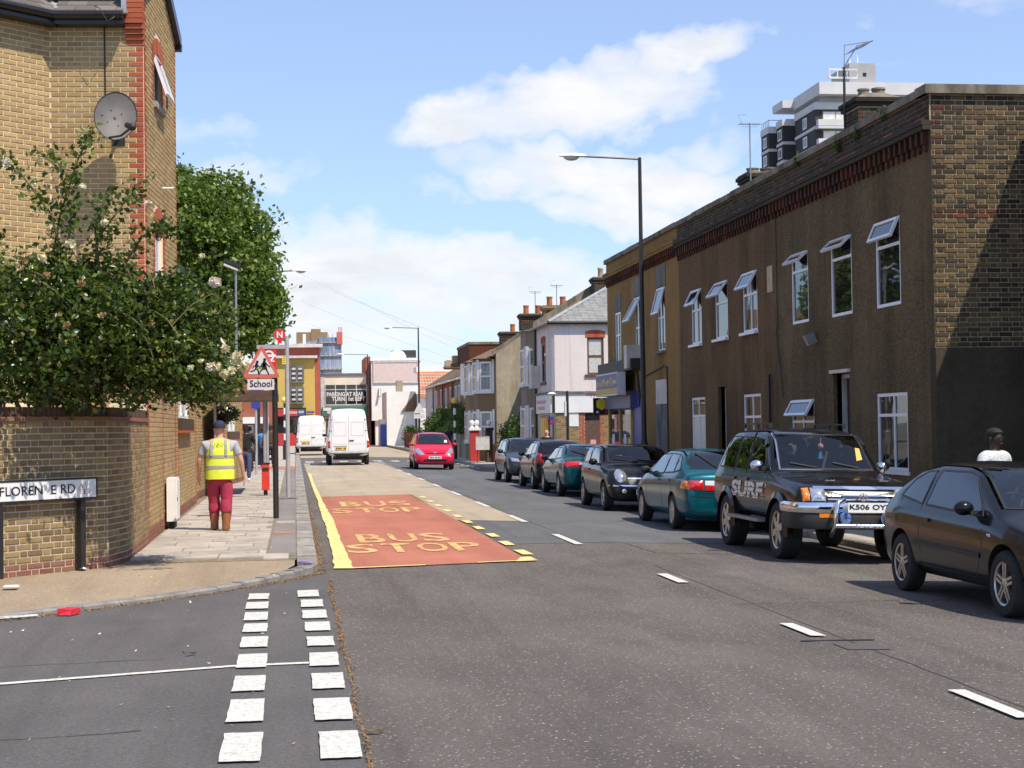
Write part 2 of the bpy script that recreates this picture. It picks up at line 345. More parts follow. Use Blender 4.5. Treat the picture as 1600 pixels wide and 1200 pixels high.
defm('rose_leaf',leaf_mat('rose_leaf',[(0,(.014,.030,.006)),(.35,(.040,.074,.012)),(.7,(.085,.130,.021)),(.92,(.20,.27,.05)),(1,(.27,.17,.06))],.36,.3))
defm('tree_leaf',leaf_mat('tree_leaf',[(0,(.065,.11,.016)),(.5,(.125,.19,.03)),(.85,(.20,.275,.05)),(1,(.28,.35,.08))],.42,.4))
defm('hedge_leaf',leaf_mat('hedge_leaf',[(0,(.028,.06,.010)),(.5,(.06,.115,.020)),(1,(.12,.19,.035))],.3,.5))
defm('hedge_bright',leaf_mat('hedge_bright',[(0,(.08,.15,.015)),(.5,(.13,.22,.025)),(1,(.2,.3,.05))],.35,.5))
defm('petal',leaf_mat('petal',[(0,(.80,.66,.34)),(.5,(.84,.74,.48)),(1,(.86,.80,.62))],.35,.6))
defm('petal_pink',leaf_mat('petal_pink',[(0,(.82,.66,.54)),(.5,(.86,.74,.64)),(1,(.88,.82,.74))],.35,.6))
defm('petal_dead',leaf_mat('petal_dead',[(0,(.30,.16,.06)),(1,(.42,.26,.12))],.2,.8))
defm('bark',mat('bark',(.13,.095,.055),.9,.3,12,bump=.4,bscale=40))
defm('stem',mat('stem',(.15,.13,.055),.8,.35,9))
defm('dishgrey',mat('dishgrey',(.115,.105,.098),.6,.15,6))
defm('tower_dark',mat('tower_dark',(.035,.033,.033),.8,.2,.5))
defm('tower_white',mat('tower_white',(.56,.56,.56),.7,.08,.4))
defm('tower_grey',mat('tower_grey',(.33,.33,.33),.7,.1,.4))
defm('greenfascia',mat('greenfascia',(.05,.20,.12),.6,.1,1))
defm('billboard',mat('billboard',(.62,.50,.46),.8,.06,3))
defm('bluedoor',mat('bluedoor',(.04,.10,.42),.5,.1,2))
defm('redpaint',mat('redpaint',(.45,.035,.035),.5,.12,4))
defm('bin_red',mat('bin_red',(.66,.045,.03),.35,.08,4))
defm('litter_red',mat('litter_red',(.62,.03,.05),.4,.3,30))
defm('litter_white',mat('litter_white',(.72,.72,.68),.6,.1,30))
defm('litter_purple',mat('litter_purple',(.15,.06,.42),.5,.2,30))
defm('posters',mat('posters',(.42,.38,.40),.35,.75,14))
defm('sticker_or',mat('sticker_or',(.80,.40,.08),.5,.1,8))
defm('tarline',mat('tarline',(.045,.042,.04),.8,.3,6))
defm('wire',mat('wire',(.36,.38,.42),.6,.1,2))
# ---------------------------------------------------------------- mesh builder
class MB:
    def __init__(s): s.v=[]; s.f=[]; s.mi=[]; s.ms=[]
    def m(s,mt):
        mt=M[mt] if isinstance(mt,str) else mt
        if mt not in s.ms: s.ms.append(mt)
        return s.ms.index(mt)
    def add(s,vs,fs,mt):
        k=len(s.v); i=s.m(mt); s.v+= [tuple(v) for v in vs]
        for f in fs: s.f.append(tuple(k+q for q in f)); s.mi.append(i)
        return s
    def box(s,x0,x1,y0,y1,z0,z1,mt):
        return s.add([(x0,y0,z0),(x1,y0,z0),(x1,y1,z0),(x0,y1,z0),(x0,y0,z1),(x1,y0,z1),(x1,y1,z1),(x0,y1,z1)],
            [(3,2,1,0),(4,5,6,7),(0,1,5,4),(1,2,6,5),(2,3,7,6),(3,0,4,7)],mt)
    def obox(s,c,a,b,d,mt):
        c=Vector(c);a=Vector(a);b=Vector(b);d=Vector(d)
        vs=[c-a-b-d,c+a-b-d,c+a+b-d,c-a+b-d,c-a-b+d,c+a-b+d,c+a+b+d,c-a+b+d]
        return s.add(vs,[(3,2,1,0),(4,5,6,7),(0,1,5,4),(1,2,6,5),(2,3,7,6),(3,0,4,7)],mt)
    def prism(s,poly,vec,mt):
        n=len(poly); vec=Vector(vec); P=[Vector(p) for p in poly]
        Q=[p+vec for p in P]
        nrm=Vector((0,0,0))
        for i in range(n): nrm+=P[i].cross(P[(i+1)%n])
        fl=nrm.dot(vec)>0
        b=tuple(range(n)); tp=tuple(range(n,2*n))
        fs=[b[::-1] if fl else b, tp if fl else tp[::-1]]
        for i in range(n):
            j=(i+1)%n; fs.append((i,j,n+j,n+i) if fl else (j,i,n+i,n+j))
        return s.add(P+Q,fs,mt)
    def quad(s,*p): 
        return s.add(p[:-1],[tuple(range(len(p)-1))],p[-1])
    def tube(s,pts,r,n,mt,caps=True):
        P=[Vector(p) for p in pts]; rr=r if isinstance(r,(list,tuple)) else [r]*len(P)
        vs=[];fs=[]; ref=None
        for i,p in enumerate(P):
            d=(P[min(i+1,len(P)-1)]-P[max(i-1,0)]); d=d.normalized() if d.length>1e-9 else Vector((0,0,1))
            if ref is None: ref=Vector((1,0,0)) if abs(d.x)<.8 else Vector((0,1,0))
            a=(ref-d*ref.dot(d)); a=a.normalized() if a.length>1e-6 else d.orthogonal().normalized()
            b=d.cross(a); ref=a
            for k in range(n):
                w=2*math.pi*k/n; vs.append(p+(a*math.cos(w)+b*math.sin(w))*rr[i])
        for i in range(len(P)-1):
            for k in range(n):
                j=(k+1)%n; fs.append((i*n+k,i*n+j,(i+1)*n+j,(i+1)*n+k))
        if caps: fs.append(tuple(range(n))[::-1]); fs.append(tuple((len(P)-1)*n+k for k in range(n)))
        return s.add(vs,fs,mt)
    def lathe(s,c,prof,n,mt,ax=None,caps=True):
        c=Vector(c); q=Vector((0,0,1)).rotation_difference(Vector(ax)) if ax is not None else None
        vs=[];fs=[]
        for (r,z) in prof:
            for k in range(n):
                w=2*math.pi*k/n; v=Vector((r*math.cos(w),r*math.sin(w),z))
                vs.append(c+(q@v if q else v))
        for i in range(len(prof)-1):
            for k in range(n):
                j=(k+1)%n; fs.append((i*n+k,i*n+j,(i+1)*n+j,(i+1)*n+k))
        if caps:
            fs.append(tuple(range(n))[::-1]); fs.append(tuple((len(prof)-1)*n+k for k in range(n)))
        return s.add(vs,fs,mt)
    def sphere(s,c,r,mt,n=12,sq=(1,1,1)):
        pr=[(max(1e-4,math.sin(math.pi*i/n)),-math.cos(math.pi*i/n)) for i in range(n+1)]
        vs=[];fs=[];k2=n+4
        for (a,z) in pr:
            for k in range(k2):
                w=2*math.pi*k/k2; vs.append((c[0]+r*a*math.cos(w)*sq[0],c[1]+r*a*math.sin(w)*sq[1],c[2]+r*z*sq[2]))
        for i in range(n):
            for k in range(k2):
                j=(k+1)%k2; fs.append((i*k2+k,i*k2+j,(i+1)*k2+j,(i+1)*k2+k))
        return s.add(vs,fs,mt)
    def mesh(s,name,smooth=False):
        me=bpy.data.meshes.new(name); me.from_pydata(s.v,[],s.f)
        for mt in s.ms: me.materials.append(mt)
        me.polygons.foreach_set('material_index',s.mi)
        if smooth:
            me.polygons.foreach_set('use_smooth',[True]*len(s.f))
            if hasattr(me,'set_sharp_from_angle'): me.set_sharp_from_angle(angle=R(38))
        me.update(); return me
    def build(s,name,parent=None,smooth=False,local=False):
        return link(name,s.mesh(name,smooth),parent,local)
def link(name,me,parent=None,local=False,mw=None):
    o=bpy.data.objects.new(name,me); C.objects.link(o)
    if mw is not None: o.matrix_basis=mw
    if parent is not None:
        o.parent=parent
        if not local: o.matrix_parent_inverse=Matrix(parent['_inv']).inverted() if False else world_inv(parent)
    return o
def world_inv(p):
    m=Matrix.Identity(4); q=p
    while q is not None:
        m=q.matrix_parent_inverse@q.matrix_basis@m if q.parent else q.matrix_basis@m
        q=q.parent
    return m.inverted()
def tag(o,label=None,cat=None,group=None,kind=None):
    if label: o['label']=label
    if cat: o['category']=cat
    if group: o['group']=group
    if kind: o['kind']=kind
    return o
def thing(name,label,cat,loc=(0,0,0),rz=0,group=None):
    o=bpy.data.objects.new(name,None); C.objects.link(o); o.location=loc; o.rotation_euler=(0,0,rz)
    o.empty_display_size=.2
    return tag(o,label,cat,group)
def dup(root,loc=None,rz=None,label=None):
    r=root.copy(); C.objects.link(r)
    if loc is not None: r.location=loc
    if rz is not None: r.rotation_euler=(0,0,rz)
    if label: r['label']=label
    def kids(a,b):
        for ch in list(a.children):
            if ch.name in made: continue
            c=ch.copy(); C.objects.link(c); c.parent=b; made.add(c.name); kids(ch,c)
    made=set(); kids(root,r); return r
class FR:   # a wall plane: u along it, z up, d outward
    def __init__(s,o,u,n): s.o=Vector(o); s.u=Vector(u).normalized(); s.n=Vector(n).normalized()
    def p(s,u,z,d=0): return s.o+s.u*u+Vector((0,0,z))+s.n*d
    def bx(s,mb,u0,u1,z0,z1,d0,d1,mt):
        c=s.p((u0+u1)/2,(z0+z1)/2,(d0+d1)/2)
        mb.obox(c,s.u*((u1-u0)/2),s.n*((d1-d0)/2),Vector((0,0,(z1-z0)/2)),mt); return mb
    def mw(s,u,z,d): 
        m=Matrix.Identity(4); q=s.p(u,z,d)
        for i in range(3): m[i][0]=s.u[i]; m[i][1]=s.n[i]; m[i][2]=(0,0,1)[i]; m[i][3]=q[i]
        return m
def wall(mb,F,u0,u1,z0,z1,holes,mt,thick=.25,reveal=.12,back=True):
    us=sorted({u0,u1,*[h[0] for h in holes],*[h[1] for h in holes]}); us=[u for u in us if u0<=u<=u1]
    zs=sorted({z0,z1,*[h[2] for h in holes],*[h[3] for h in holes]}); zs=[z for z in zs if z0<=z<=z1]
    def inh(u,z): return any(h[0]<u<h[1] and h[2]<z<h[3] for h in holes)
    fl=F.u.cross(Vector((0,0,1))).dot(F.n)<0
    def q(*p): mb.add(p if not fl else p[::-1],[(0,1,2,3)],mt)
    for a,b in zip(us,us[1:]):
        for c,d in zip(zs,zs[1:]):
            if not inh((a+b)/2,(c+d)/2): q(F.p(a,c),F.p(b,c),F.p(b,d),F.p(a,d))
    for h in holes:
        a,b,c,d=h[:4]; k=-reveal
        q(F.p(a,c),F.p(a,c,k),F.p(b,c,k),F.p(b,c)) if False else None
        for p in ([F.p(a,c,k),F.p(b,c,k),F.p(b,c),F.p(a,c)],[F.p(a,d),F.p(b,d),F.p(b,d,k),F.p(a,d,k)],
                  [F.p(a,c,k),F.p(a,c),F.p(a,d),F.p(a,d,k)],[F.p(b,c),F.p(b,c,k),F.p(b,d,k),F.p(b,d)]): q(*p)
    return mb
_bm={}
def unit_brick():
    if 'b' not in _bm:
        i=.035; j=.1
        v=[(-.5,0,-.5),(.5,0,-.5),(.5,0,.5),(-.5,0,.5),(-.5+i,1,-.5+j),(.5-i,1,-.5+j),(.5-i,1,.5-j),(-.5+i,1,.5-j),(-.5,.7,-.5),(.5,.7,-.5),(.5,.7,.5),(-.5,.7,.5)]
        f=[(7,6,5,4),(8,11,7,4)[::-1],(9,8,4,5)[::-1],(10,9,5,6)[::-1],(11,10,6,7)[::-1],(0,3,11,8)[::-1],(1,0,8,9)[::-1],(2,1,9,10)[::-1],(3,2,10,11)[::-1]]
        _bm['b']=(v,f)
    return _bm['b']
def brick_mesh(mt):
    if mt not in _bm:
        v,f=unit_brick(); mb=MB(); mb.add(v,f,mt); _bm[mt]=mb.mesh('brick')
    return _bm[mt]
def lay(parent,F,u0,u1,z0,z1,holes,matf,limit=300,L=.225,Hc=.075,mort=.011,d=.009,inside=None,seen=None,flemish=False,name='brick',jit=.0015,off=0.,right=False):
    """lay bricks on plane F; the largest in view as parts, the rest joined"""
    nrow=int(round((z1-z0)/Hc)); items=[]
    for r in range(nrow):
        zc=z0+(r+.5)*Hc
        if flemish: seq=[.2225,.1125] ; u=u0-(r%2)*.168-.0; k=r%2*0
        else:
            seq=[L]; u=u0-(r%2)*L/2; k=0
            if right: u=u1-math.ceil((u1-u0)/L)*L-(L/2 if r%2 else 0)
        while u<u1-.02:
            w=seq[k%len(seq)]; k+=1
            a,b=max(u,u0),min(u+w,u1); u+=w
            segs=[(a,b)]
            for h in holes:
                if h[2]-Hc*.3<zc<h[3]+Hc*.3:
                    ns=[]
                    for (p,q) in segs:
                        if q<=h[0] or p>=h[1]: ns.append((p,q)); continue
                        if p<h[0]: ns.append((p,h[0]))
                        if q>h[1]: ns.append((h[1],q))
                    segs=ns
            for (p,q) in segs:
                if q-p<.03: continue
                if inside and not inside((p+q)/2,zc): continue
                items.append(((p+q)/2,zc,q-p-mort,matf((p+q)/2,zc,r,(q-p)) if callable(matf) else matf))
    sc=[]
    for it in items:
        px,py,w=proj(F.p(it[0],it[1]))
        ok=-8<px<1608 and -8<py<1208 and w>0 and (seen is None or seen(px,py))
        sc.append((it[2]/w if ok else -1,it))
    sc.sort(key=lambda x:-x[0])
    rest=MB(); v,f=unit_brick(); n=0
    for s_,it in sc:
        u,z,w,mt=it; dd=d+rnd.uniform(-jit,jit); hh=Hc-mort
        if s_>0 and n<limit:
            mwx=F.mw(u,z,off)@Matrix.Diagonal((w,dd,hh,1)); link(name,brick_mesh(mt),parent,mw=mwx); n+=1
        else:
            rest.add([F.p(u+a*w,z+c*hh,off+b*dd) for a,b,c in v],f,mt)
    if rest.f: tag(rest.build('brickwork',parent),kind='stuff')
    return n
def glazing(F,parent,u0,u1,z0,z1,fr='upvc',gl='glass',bars_u=(),bars_z=(),fw_=.055,d=-.09,dep=.06,sill=None,name='window',open_top=None,lab=None,sillmat=None):
    """frame (window part) with panes as its children; open_top=(z,angle): vent hinged at its top"""
    mb=MB(); us=[u0,*bars_u,u1]; zs=[z0,*bars_z,z1]
    F.bx(mb,u0,u0+fw_,z0,z1,d,d+dep,fr); F.bx(mb,u1-fw_,u1,z0,z1,d,d+dep,fr)
    F.bx(mb,u0+fw_,u1-fw_,z0,z0+fw_,d,d+dep,fr); F.bx(mb,u0+fw_,u1-fw_,z1-fw_,z1,d,d+dep,fr)
    for z in bars_z: F.bx(mb,u0+fw_,u1-fw_,z-fw_*.45,z+fw_*.45,d+.003,d+dep-.003,fr)
    for u in bars_u: F.bx(mb,u-fw_*.4,u+fw_*.4,z0+fw_,(open_top[0] if open_top and len(open_top)>2 and open_top[2] else z1-fw_),d+.005,d+dep-.005,fr)
    w=mb.build(name,parent)
    if lab: w['label']=lab
    for i in range(len(us)-1):
        for j in range(len(zs)-1):
            if open_top and zs[j]>=open_top[0]-.01: continue
            g=MB(); a,b=us[i]+.015,us[i+1]-.015; c,e=zs[j]+.015,zs[j+1]-.015
            F.bx(g,a,b,c,e,d+.02,d+.028,gl if not callable(gl) else gl(i,j)); g.build('pane',w)
    if open_top:
        zz,ang=open_top[:2]; hh=z1-fw_-zz; ca,sa=math.cos(ang),math.sin(ang)
        def pv(u,q,t): # q distance from the hinge, t thickness
            return F.p(u,z1-fw_*.6-q*ca+t*sa,d+dep+q*sa+t*ca)
        v=MB(); a,b=u0+.03,u1-.03
        for (s0,s1,q0,q1) in ((a,b,0,.05),(a,b,hh-.05,hh),(a,a+.05,.05,hh-.05),(b-.05,b,.05,hh-.05)):
            vs=[pv(s,q,t) for t in (0,.045) for (s,q) in ((s0,q0),(s1,q0),(s1,q1),(s0,q1))]
            v.add(vs,[(3,2,1,0),(4,5,6,7),(0,1,5,4),(1,2,6,5),(2,3,7,6),(3,0,4,7)],fr)
        v.build('vent',w)
        g=MB(); vs=[pv(s,q,t) for t in (.015,.025) for (s,q) in ((a+.05,.05),(b-.05,.05),(b-.05,hh-.05),(a+.05,hh-.05))]
        g.add(vs,[(3,2,1,0),(4,5,6,7),(0,1,5,4),(1,2,6,5),(2,3,7,6),(3,0,4,7)],gl if isinstance(gl,str) else 'glass'); g.build('pane',w)
        bk=MB(); F.bx(bk,u0+.03,u1-.03,zz,z1-.03,d-.12,d-.1,'blackplastic'); bk.build('room_shade_sheet',w)  # black sheet painted in for the unlit room behind the open vent
    if sill:
        sb=MB(); F.bx(sb,u0-.06,u1+.06,z0-.06,z0-.002,-.09,sill,sillmat or fr); sb.build('sill',parent)
    return w
def text_mesh(txt,size,mt,ext=.002,wd=None,ht=None,bold=0):
    cu=bpy.data.curves.new('t','FONT'); cu.body=txt; cu.size=size; cu.extrude=ext; cu.align_x='LEFT'; cu.resolution_u=3; cu.offset=bold
    o=bpy.data.objects.new('t',cu); C.objects.link(o)
    bpy.context.view_layer.update()
    me=bpy.data.meshes.new_from_object(o.evaluated_get(bpy.context.evaluated_depsgraph_get()))
    bpy.data.objects.remove(o); bpy.data.curves.remove(cu)
    co=np.empty(len(me.vertices)*3); me.vertices.foreach_get('co',co); co=co.reshape(-1,3)
    mn,mxx=co.min(0),co.max(0); co[:,:2]-=mn[:2]
    if wd: co[:,0]*=wd/(mxx[0]-mn[0])
    if ht: co[:,1]*=ht/(mxx[1]-mn[1])
    me.vertices.foreach_set('co',co.ravel()); me.materials.clear(); me.materials.append(M[mt]); me.update()
    return me
def text_on(parent,txt,o,u,v,mt,wd,ht,name='lettering',ext=.002,bold=0.,local=False):
    me=text_mesh(txt,1,mt,ext,wd,ht,bold); u=Vector(u).normalized(); v=Vector(v).normalized(); n=u.cross(v)
    m=Matrix.Identity(4)
    for i in range(3): m[i][0]=u[i]; m[i][1]=v[i]; m[i][2]=n[i]; m[i][3]=o[i]
    return link(name,me,parent,mw=m,local=local)
def leaves_mesh(name,pts,size,mt,seed=1,droop=.2,aspect=.65,up=.35):
    """many small bent leaf faces, one island each"""
    g=np.random.default_rng(seed); n=len(pts)
    nrm=g.normal(size=(n,3)); nrm[:,2]+=up; nrm/=np.linalg.norm(nrm,axis=1)[:,None]
    a=g.normal(size=(n,3)); a[:,2]-=droop; a-=nrm*(a*nrm).sum(1)[:,None]; a/=np.linalg.norm(a,axis=1)[:,None]
    b=np.cross(nrm,a); s=size*g.uniform(.55,1.25,size=(n,1))
    P=np.asarray(pts)
    v=np.stack([P-a*s*.5, P+b*s*.5*aspect-nrm*s*.07, P+a*s*.55, P-b*s*.5*aspect-nrm*s*.07],1).reshape(-1,3)
    me=bpy.data.meshes.new(name); me.vertices.add(4*n); me.vertices.foreach_set('co',v.ravel())
    me.loops.add(6*n); me.polygons.add(2*n)
    k=np.arange(n)*4; li=np.stack([k,k+1,k+2,k,k+2,k+3],1).ravel()
    me.loops.foreach_set('vertex_index',li); me.polygons.foreach_set('loop_start',np.arange(2*n)*3)
    me.materials.append(M[mt]); me.update(calc_edges=True); me.validate(); return me
def clump_pts(ells,nclump,per,rc,seed=1,shell=.75,flat=.8,test=None):
    g=np.random.default_rng(seed); out=[]
    wts=np.array([e[1][0]*e[1][1]*e[1][2] for e in ells])**.75; wts/=wts.sum()
    for i in range(nclump):
        e=ells[g.choice(len(ells),p=wts)]
        d=g.normal(size=3); d/=np.linalg.norm(d); r=shell+(1-shell)*g.random() if g.random()<.8 else g.random()
        c=np.array(e[0])+d*np.array(e[1])*r
        k=int(per*g.uniform(.5,1.4)); q=g.normal(size=(k,3))*rc*g.uniform(.6,1.3)*np.array([1,1,flat])
        out.append(c+q)
    P=np.concatenate(out)
    if test is not None: P=P[test(P)]
    return P
# ================================================================ GROUND, ROAD, PAVEMENTS
gm=MB(); gm.add([(-1500,-300,-.35),(1500,-300,-.35),(1500,3000,-.35),(-1500,3000,-.35)],[(0,1,2,3)],'ground')
tag(gm.build('ground'),'pale bare ground stretching to the horizon',kind='structure')
def sheet(mb,polys,off,mt):
    for p in polys: mb.add([(x,y,gz(x,y)+off) for x,y in p],[tuple(range(len(p)))],mt)
def grid(mb,xs,ys,off,mt):
    for a,b in zip(xs,xs[1:]):
        for c,d in zip(ys,ys[1:]): sheet(mb,[[(a,c),(b,c),(b,d),(a,d)]],off,mt)
YS=[-14,15,40,90,175]
mb=MB(); grid(mb,[.36,4.2,8.2],YS,0,'asphalt'); grid(mb,[8.2,12,30],[-14,15,21.9],0,'asphalt'); grid(mb,[-60,.36],[-14,15],-.002,'asphalt_side')
sheet(mb,[[(-60,15),(.36,15),(.36,21),(.24,21),(-.3,19.9),(-1.2,18.5),(-2.3,17.2),(-3.4,16.0),(-5,14.9)]],-.002,'asphalt_side')
grid(mb,[-.1,.36],[20.5,40,90,175],-.002,'asphalt_new')
grid(mb,[-40,.0],[86,88],0,'asphalt'); grid(mb,[8.2,40],[51.5,62],0,'asphalt'); grid(mb,[-60,60],[167,175],0,'asphalt')
road=tag(mb.build('road'),'grey asphalt road running away to the far junction',kind='structure')
def mark(name,polys,off,mt,kind=None):
    m_=MB(); sheet(m_,polys,off,mt); o=m_.build(name,road); return o
# surfaces
mark('resurfaced_lane',[[(4.22,24.5),(8.2,24.5),(8.2,40),(4.22,40)],[(4.22,40),(8.2,40),(8.2,92),(4.22,92)],[(3.1,24.5),(4.2,24.5),(4.2,31),(3.1,31)]],.004,'asphalt_new')
mark('buff_surface',[[(.5,42.3),(2.95,42.8),(2.95,31),(4.14,30.1),(4.14,68),(3.95,81),(.4,81)],[(.3,96),(4.1,96),(3.9,160),(.3,160)],[(4.2,96),(8.0,96),(8.0,160),(4.2,160)]],.008,'buff')
mark('red_bus_bay',[[(.66,20.85),(2.98,21.38),(2.97,32),(2.9,42.9),(.62,42.4)]],.012,'redroad')
# markings
def jit(p,a=.012): return [(x+rnd.uniform(-a,a),y+rnd.uniform(-a*2,a*2)) for x,y in p]
lo=[(.47,20.86),(.50,23.4),(.51,26),(.53,30.4),(.51,36),(.52,41.6),(.49,50),(.48,64)]
hi=[(.70,20.8),(.70,23.4),(.68,26),(.70,30.4),(.66,36),(.63,41.6),(.58,50),(.57,64)]
pl=[]; 
for i in range(len(lo)-1):
    n=5
    for k in range(n):
        f0,f1=k/n,(k+1)/n
        def L_(A,f): return (A[i][0]+(A[i+1][0]-A[i][0])*f+.0, A[i][1]+(A[i+1][1]-A[i][1])*f)
        random.seed(i*7+k); w0=random.uniform(-.012,.018) ; random.seed(i*7+k+1); w1=random.uniform(-.012,.018)
        a,b,c,d=L_(lo,f0),L_(hi,f0),L_(hi,f1),L_(lo,f1); pl.append([(a[0]-w0,a[1]),(b[0]+w0,b[1]),(c[0]+w1,c[1]),(d[0]-w1,d[1])])
mark('yellow_bay_line',pl,.017,'yellowline')
for y in (22.35,24.15,26.0,27.95,29.85,31.75,33.9,36.15,38.35,40.6):
    mark('yellow_dash',[jit([(3.04,y),(3.18,y),(3.165,y+.85),(3.025,y+.85)])],.017,'yellowline')
mark('yellow_dash',[[(2.8,21.25),(3.1,21.33),(3.08,21.95),(2.95,21.92)]],.0175,'yellowline')
mark('yellow_end_line',[[(.70,20.82),(1.62,21.02),(1.62,21.12),(.70,20.93)],[(2.3,21.2),(2.85,21.32),(2.85,21.4),(2.3,21.3)]],.0172,'yellowline')
for y0,y1,per in ((24.0,26.3,0),(17.95,19.05,0),(14.1,13.2,0),(9.3,10.35,0),(29.75,32.1,0),(35.5,38.0,0),(41.6,44.2,0),(47.5,50,0),(53.5,56,0),(59.5,62,0),(65,67.3,0)):
    a,b=min(y0,y1),max(y0,y1); x=4.22 if a<24 else 4.10
    mark('centre_dash',[jit([(x-.06,a),(x+.06,a),(x+.06,b),(x-.06,b)],.006)],.016,'whiteline')
mark('centre_dash',[[(4.2,8.0),(4.33,8.0),(4.33,9.0),(4.2,9.0)]],.016,'whiteline') if False else None
GL=[(18.0,17.4,-.5,-.29),(17.12,16.5,-.5,-.28),(16.19,15.52,-.49,-.27),(15.26,14.63,-.47,-.26),(14.29,13.61,-.46,-.24),(13.19,12.45,-.45,-.23),(12.03,11.33,-.44,-.22),(10.98,10.14,-.43,-.21),(9.77,8.93,-.42,-.2),(8.5,7.8,-.42,-.2)]
GR=[(18.23,17.53,.01,.23),(17.22,16.54,.04,.26),(16.24,15.55,.05,.28),(15.25,14.59,.07,.29),(14.17,13.57,.08,.3),(13.15,12.42,.09,.31),(12.04,11.32,.1,.32),(10.91,10.1,.1,.33),(9.71,8.92,.12,.34),(8.5,7.8,.12,.34)]
for y1,y0,x0,x1 in GL+GR:     # give way lines across the side road mouth
    ed=[(x0,y0),(x1,y0),(x1,y1),(x0,y1)]; pg=[]
    for (p,q) in zip(ed,ed[1:]+ed[:1]):
        for k in range(5): f=k/5; pg.append((p[0]+(q[0]-p[0])*f+rnd.uniform(-.004,.004),p[1]+(q[1]-p[1])*f+rnd.uniform(-.008,.008)))
    mark('give_way_dash',[pg],.012,'whiteline')
mark('old_line',[[(-9,9.93),(-2.06,12.02),(-.45,12.55),(.3,12.60),(.3,12.70),(-.45,12.64),(-2.06,12.12),(-9,10.05)]],.006,'thinline')
for i in range(9): mark('zebra_bar',[jit([(.5+i*.86,83.4),(.93+i*.86,83.4),(.93+i*.86,86),(.5+i*.86,86)],.02)],.014,'whiteworn')
for i in range(12):
    for x in (.62,4.1,7.8):
        y=69.5+i*1.15; s=.12 if i%2 else -.12
        mark('zigzag_dash',[jit([(x-s-.05,y),(x-s+.05,y),(x+s+.05,y+1.1),(x+s-.05,y+1.1)],.02)],.013,'whiteworn')
mark('yellow_kerb_line',[[(7.95,92),(8.05,92),(8.05,160),(7.95,160)]],.014,'yellowline')
def road_glyph(me,xa,y):
    m_=Matrix.Translation((xa,y,gz(0,y)+.019)); m_[2][1]=.0018
    link('road_lettering',me,road,mw=m_)
for w_,y,xa,xb,h in (('STOP',23.25,.72,2.72,1.75),('BUS',25.3,.95,2.42,1.95),('STOP',34.1,.76,2.68,1.95),('BUS',36.8,1.0,2.62,2.4)):
    n_=len(w_); W_=(xb-xa)/n_
    for k,ch in enumerate(w_):
        x0=xa+k*W_+(.02 if k else 0); gw_=W_*.86
        if ch=='T': mark('road_lettering',[[(x0,y+h*.82),(x0+gw_,y+h*.82),(x0+gw_,y+h),(x0,y+h)],[(x0+gw_*.36,y),(x0+gw_*.62,y),(x0+gw_*.62,y+h*.82),(x0+gw_*.36,y+h*.82)]],.019,'yellowtext')
        else: road_glyph(text_mesh(ch,1,'yellowtext',.0,gw_,h,.015),x0,y)
mark('manhole_cover',[[(4.2,12.4),(4.55,12.42),(4.55,12.8),(4.2,12.78)]],.006,'asphalt_side')
for i in range(0): mark('cover_rib',[[(4.04,12.33+i*.12),(4.58,12.37+i*.12),(4.58,12.40+i*.12),(4.04,12.36+i*.12)]],.009,'blackplastic')
mark('tar_seam',[[(4.0,12.95),(4.63,12.99),(4.63,13.04),(4.0,13.0)]],.008,'blackplastic')
# debris along the seam of the two surfaces (nobody could count it)
pts=[]
for i in range(1250):
    y=rnd.uniform(8.2,19.2); x=.37+.012*math.sin(y*1.7)+.008*math.sin(y*4.1)+rnd.gauss(0,.014)
    if rnd.random()<.75 or y>13: pts.append((x,y,gz(x,y)+.012))
kc=[(.26,20.75),(.2,20.4),(-.02,19.95),(-.35,19.3),(-.85,18.45),(-1.45,17.65),(-2.1,16.95),(-2.77,16.2),(-3.6,15.6),(-5.0,14.9)]
for i in range(2600):
    k=rnd.randrange(len(kc)-1); f=rnd.random(); x=kc[k][0]*(1-f)+kc[k+1][0]*f; y=kc[k][1]*(1-f)+kc[k+1][1]*f
    d=abs(rnd.gauss(0,.06)); pts.append((x+d*.6+.03,y-d-.03,.012))
for i in range(3000):
    y=20.8+abs(rnd.gauss(0,14)); pts.append((.27+abs(rnd.gauss(0,.05)),y,gz(0,y)+.012))
lm=leaves_mesh('dry_litter',pts,.021,'litter_brown',3,up=2.2); tag(link('dry_litter',lm),'brown leaf crumbs lying in the gutter and road seam',kind='stuff')
# tar lines and cracks in the asphalt
def crack(x0,y0,x1,y1,w,n=14,a=.05):
    pts=[(x0+(x1-x0)*k/n+rnd.uniform(-a,a)*.4,y0+(y1-y0)*k/n+rnd.uniform(-a,a)) for k in range(n+1)]; pg=[]
    d=math.hypot(x1-x0,y1-y0); nx,ny=-(y1-y0)/d,(x1-x0)/d
    for p,q in zip(pts,pts[1:]):
        u,v=w*rnd.uniform(.5,1.2),w*rnd.uniform(.5,1.2); pg.append([(p[0]-nx*u,p[1]-ny*u),(q[0]-nx*v,q[1]-ny*v),(q[0]+nx*v,q[1]+ny*v),(p[0]+nx*u,p[1]+ny*u)])
    mark('tar_line',pg,.003,'tarline')
crack(4.25,15.8,8.0,16.6,.008); crack(4.4,9,4.42,20.5,.007,30,.03);
crack(4.9,22.5,7.6,22.2,.02); crack(4.9,22.5,4.85,24.4,.014); crack(-4,12.7,-1.0,13.1,.008); crack(-3.2,9.6,-.9,10.0,.007); crack(4.4,33,6.2,33.4,.012); crack(4.4,52.6,6.6,53.3,.10,8,.02); crack(4.3,57,8,57.2,.06,8,.02)
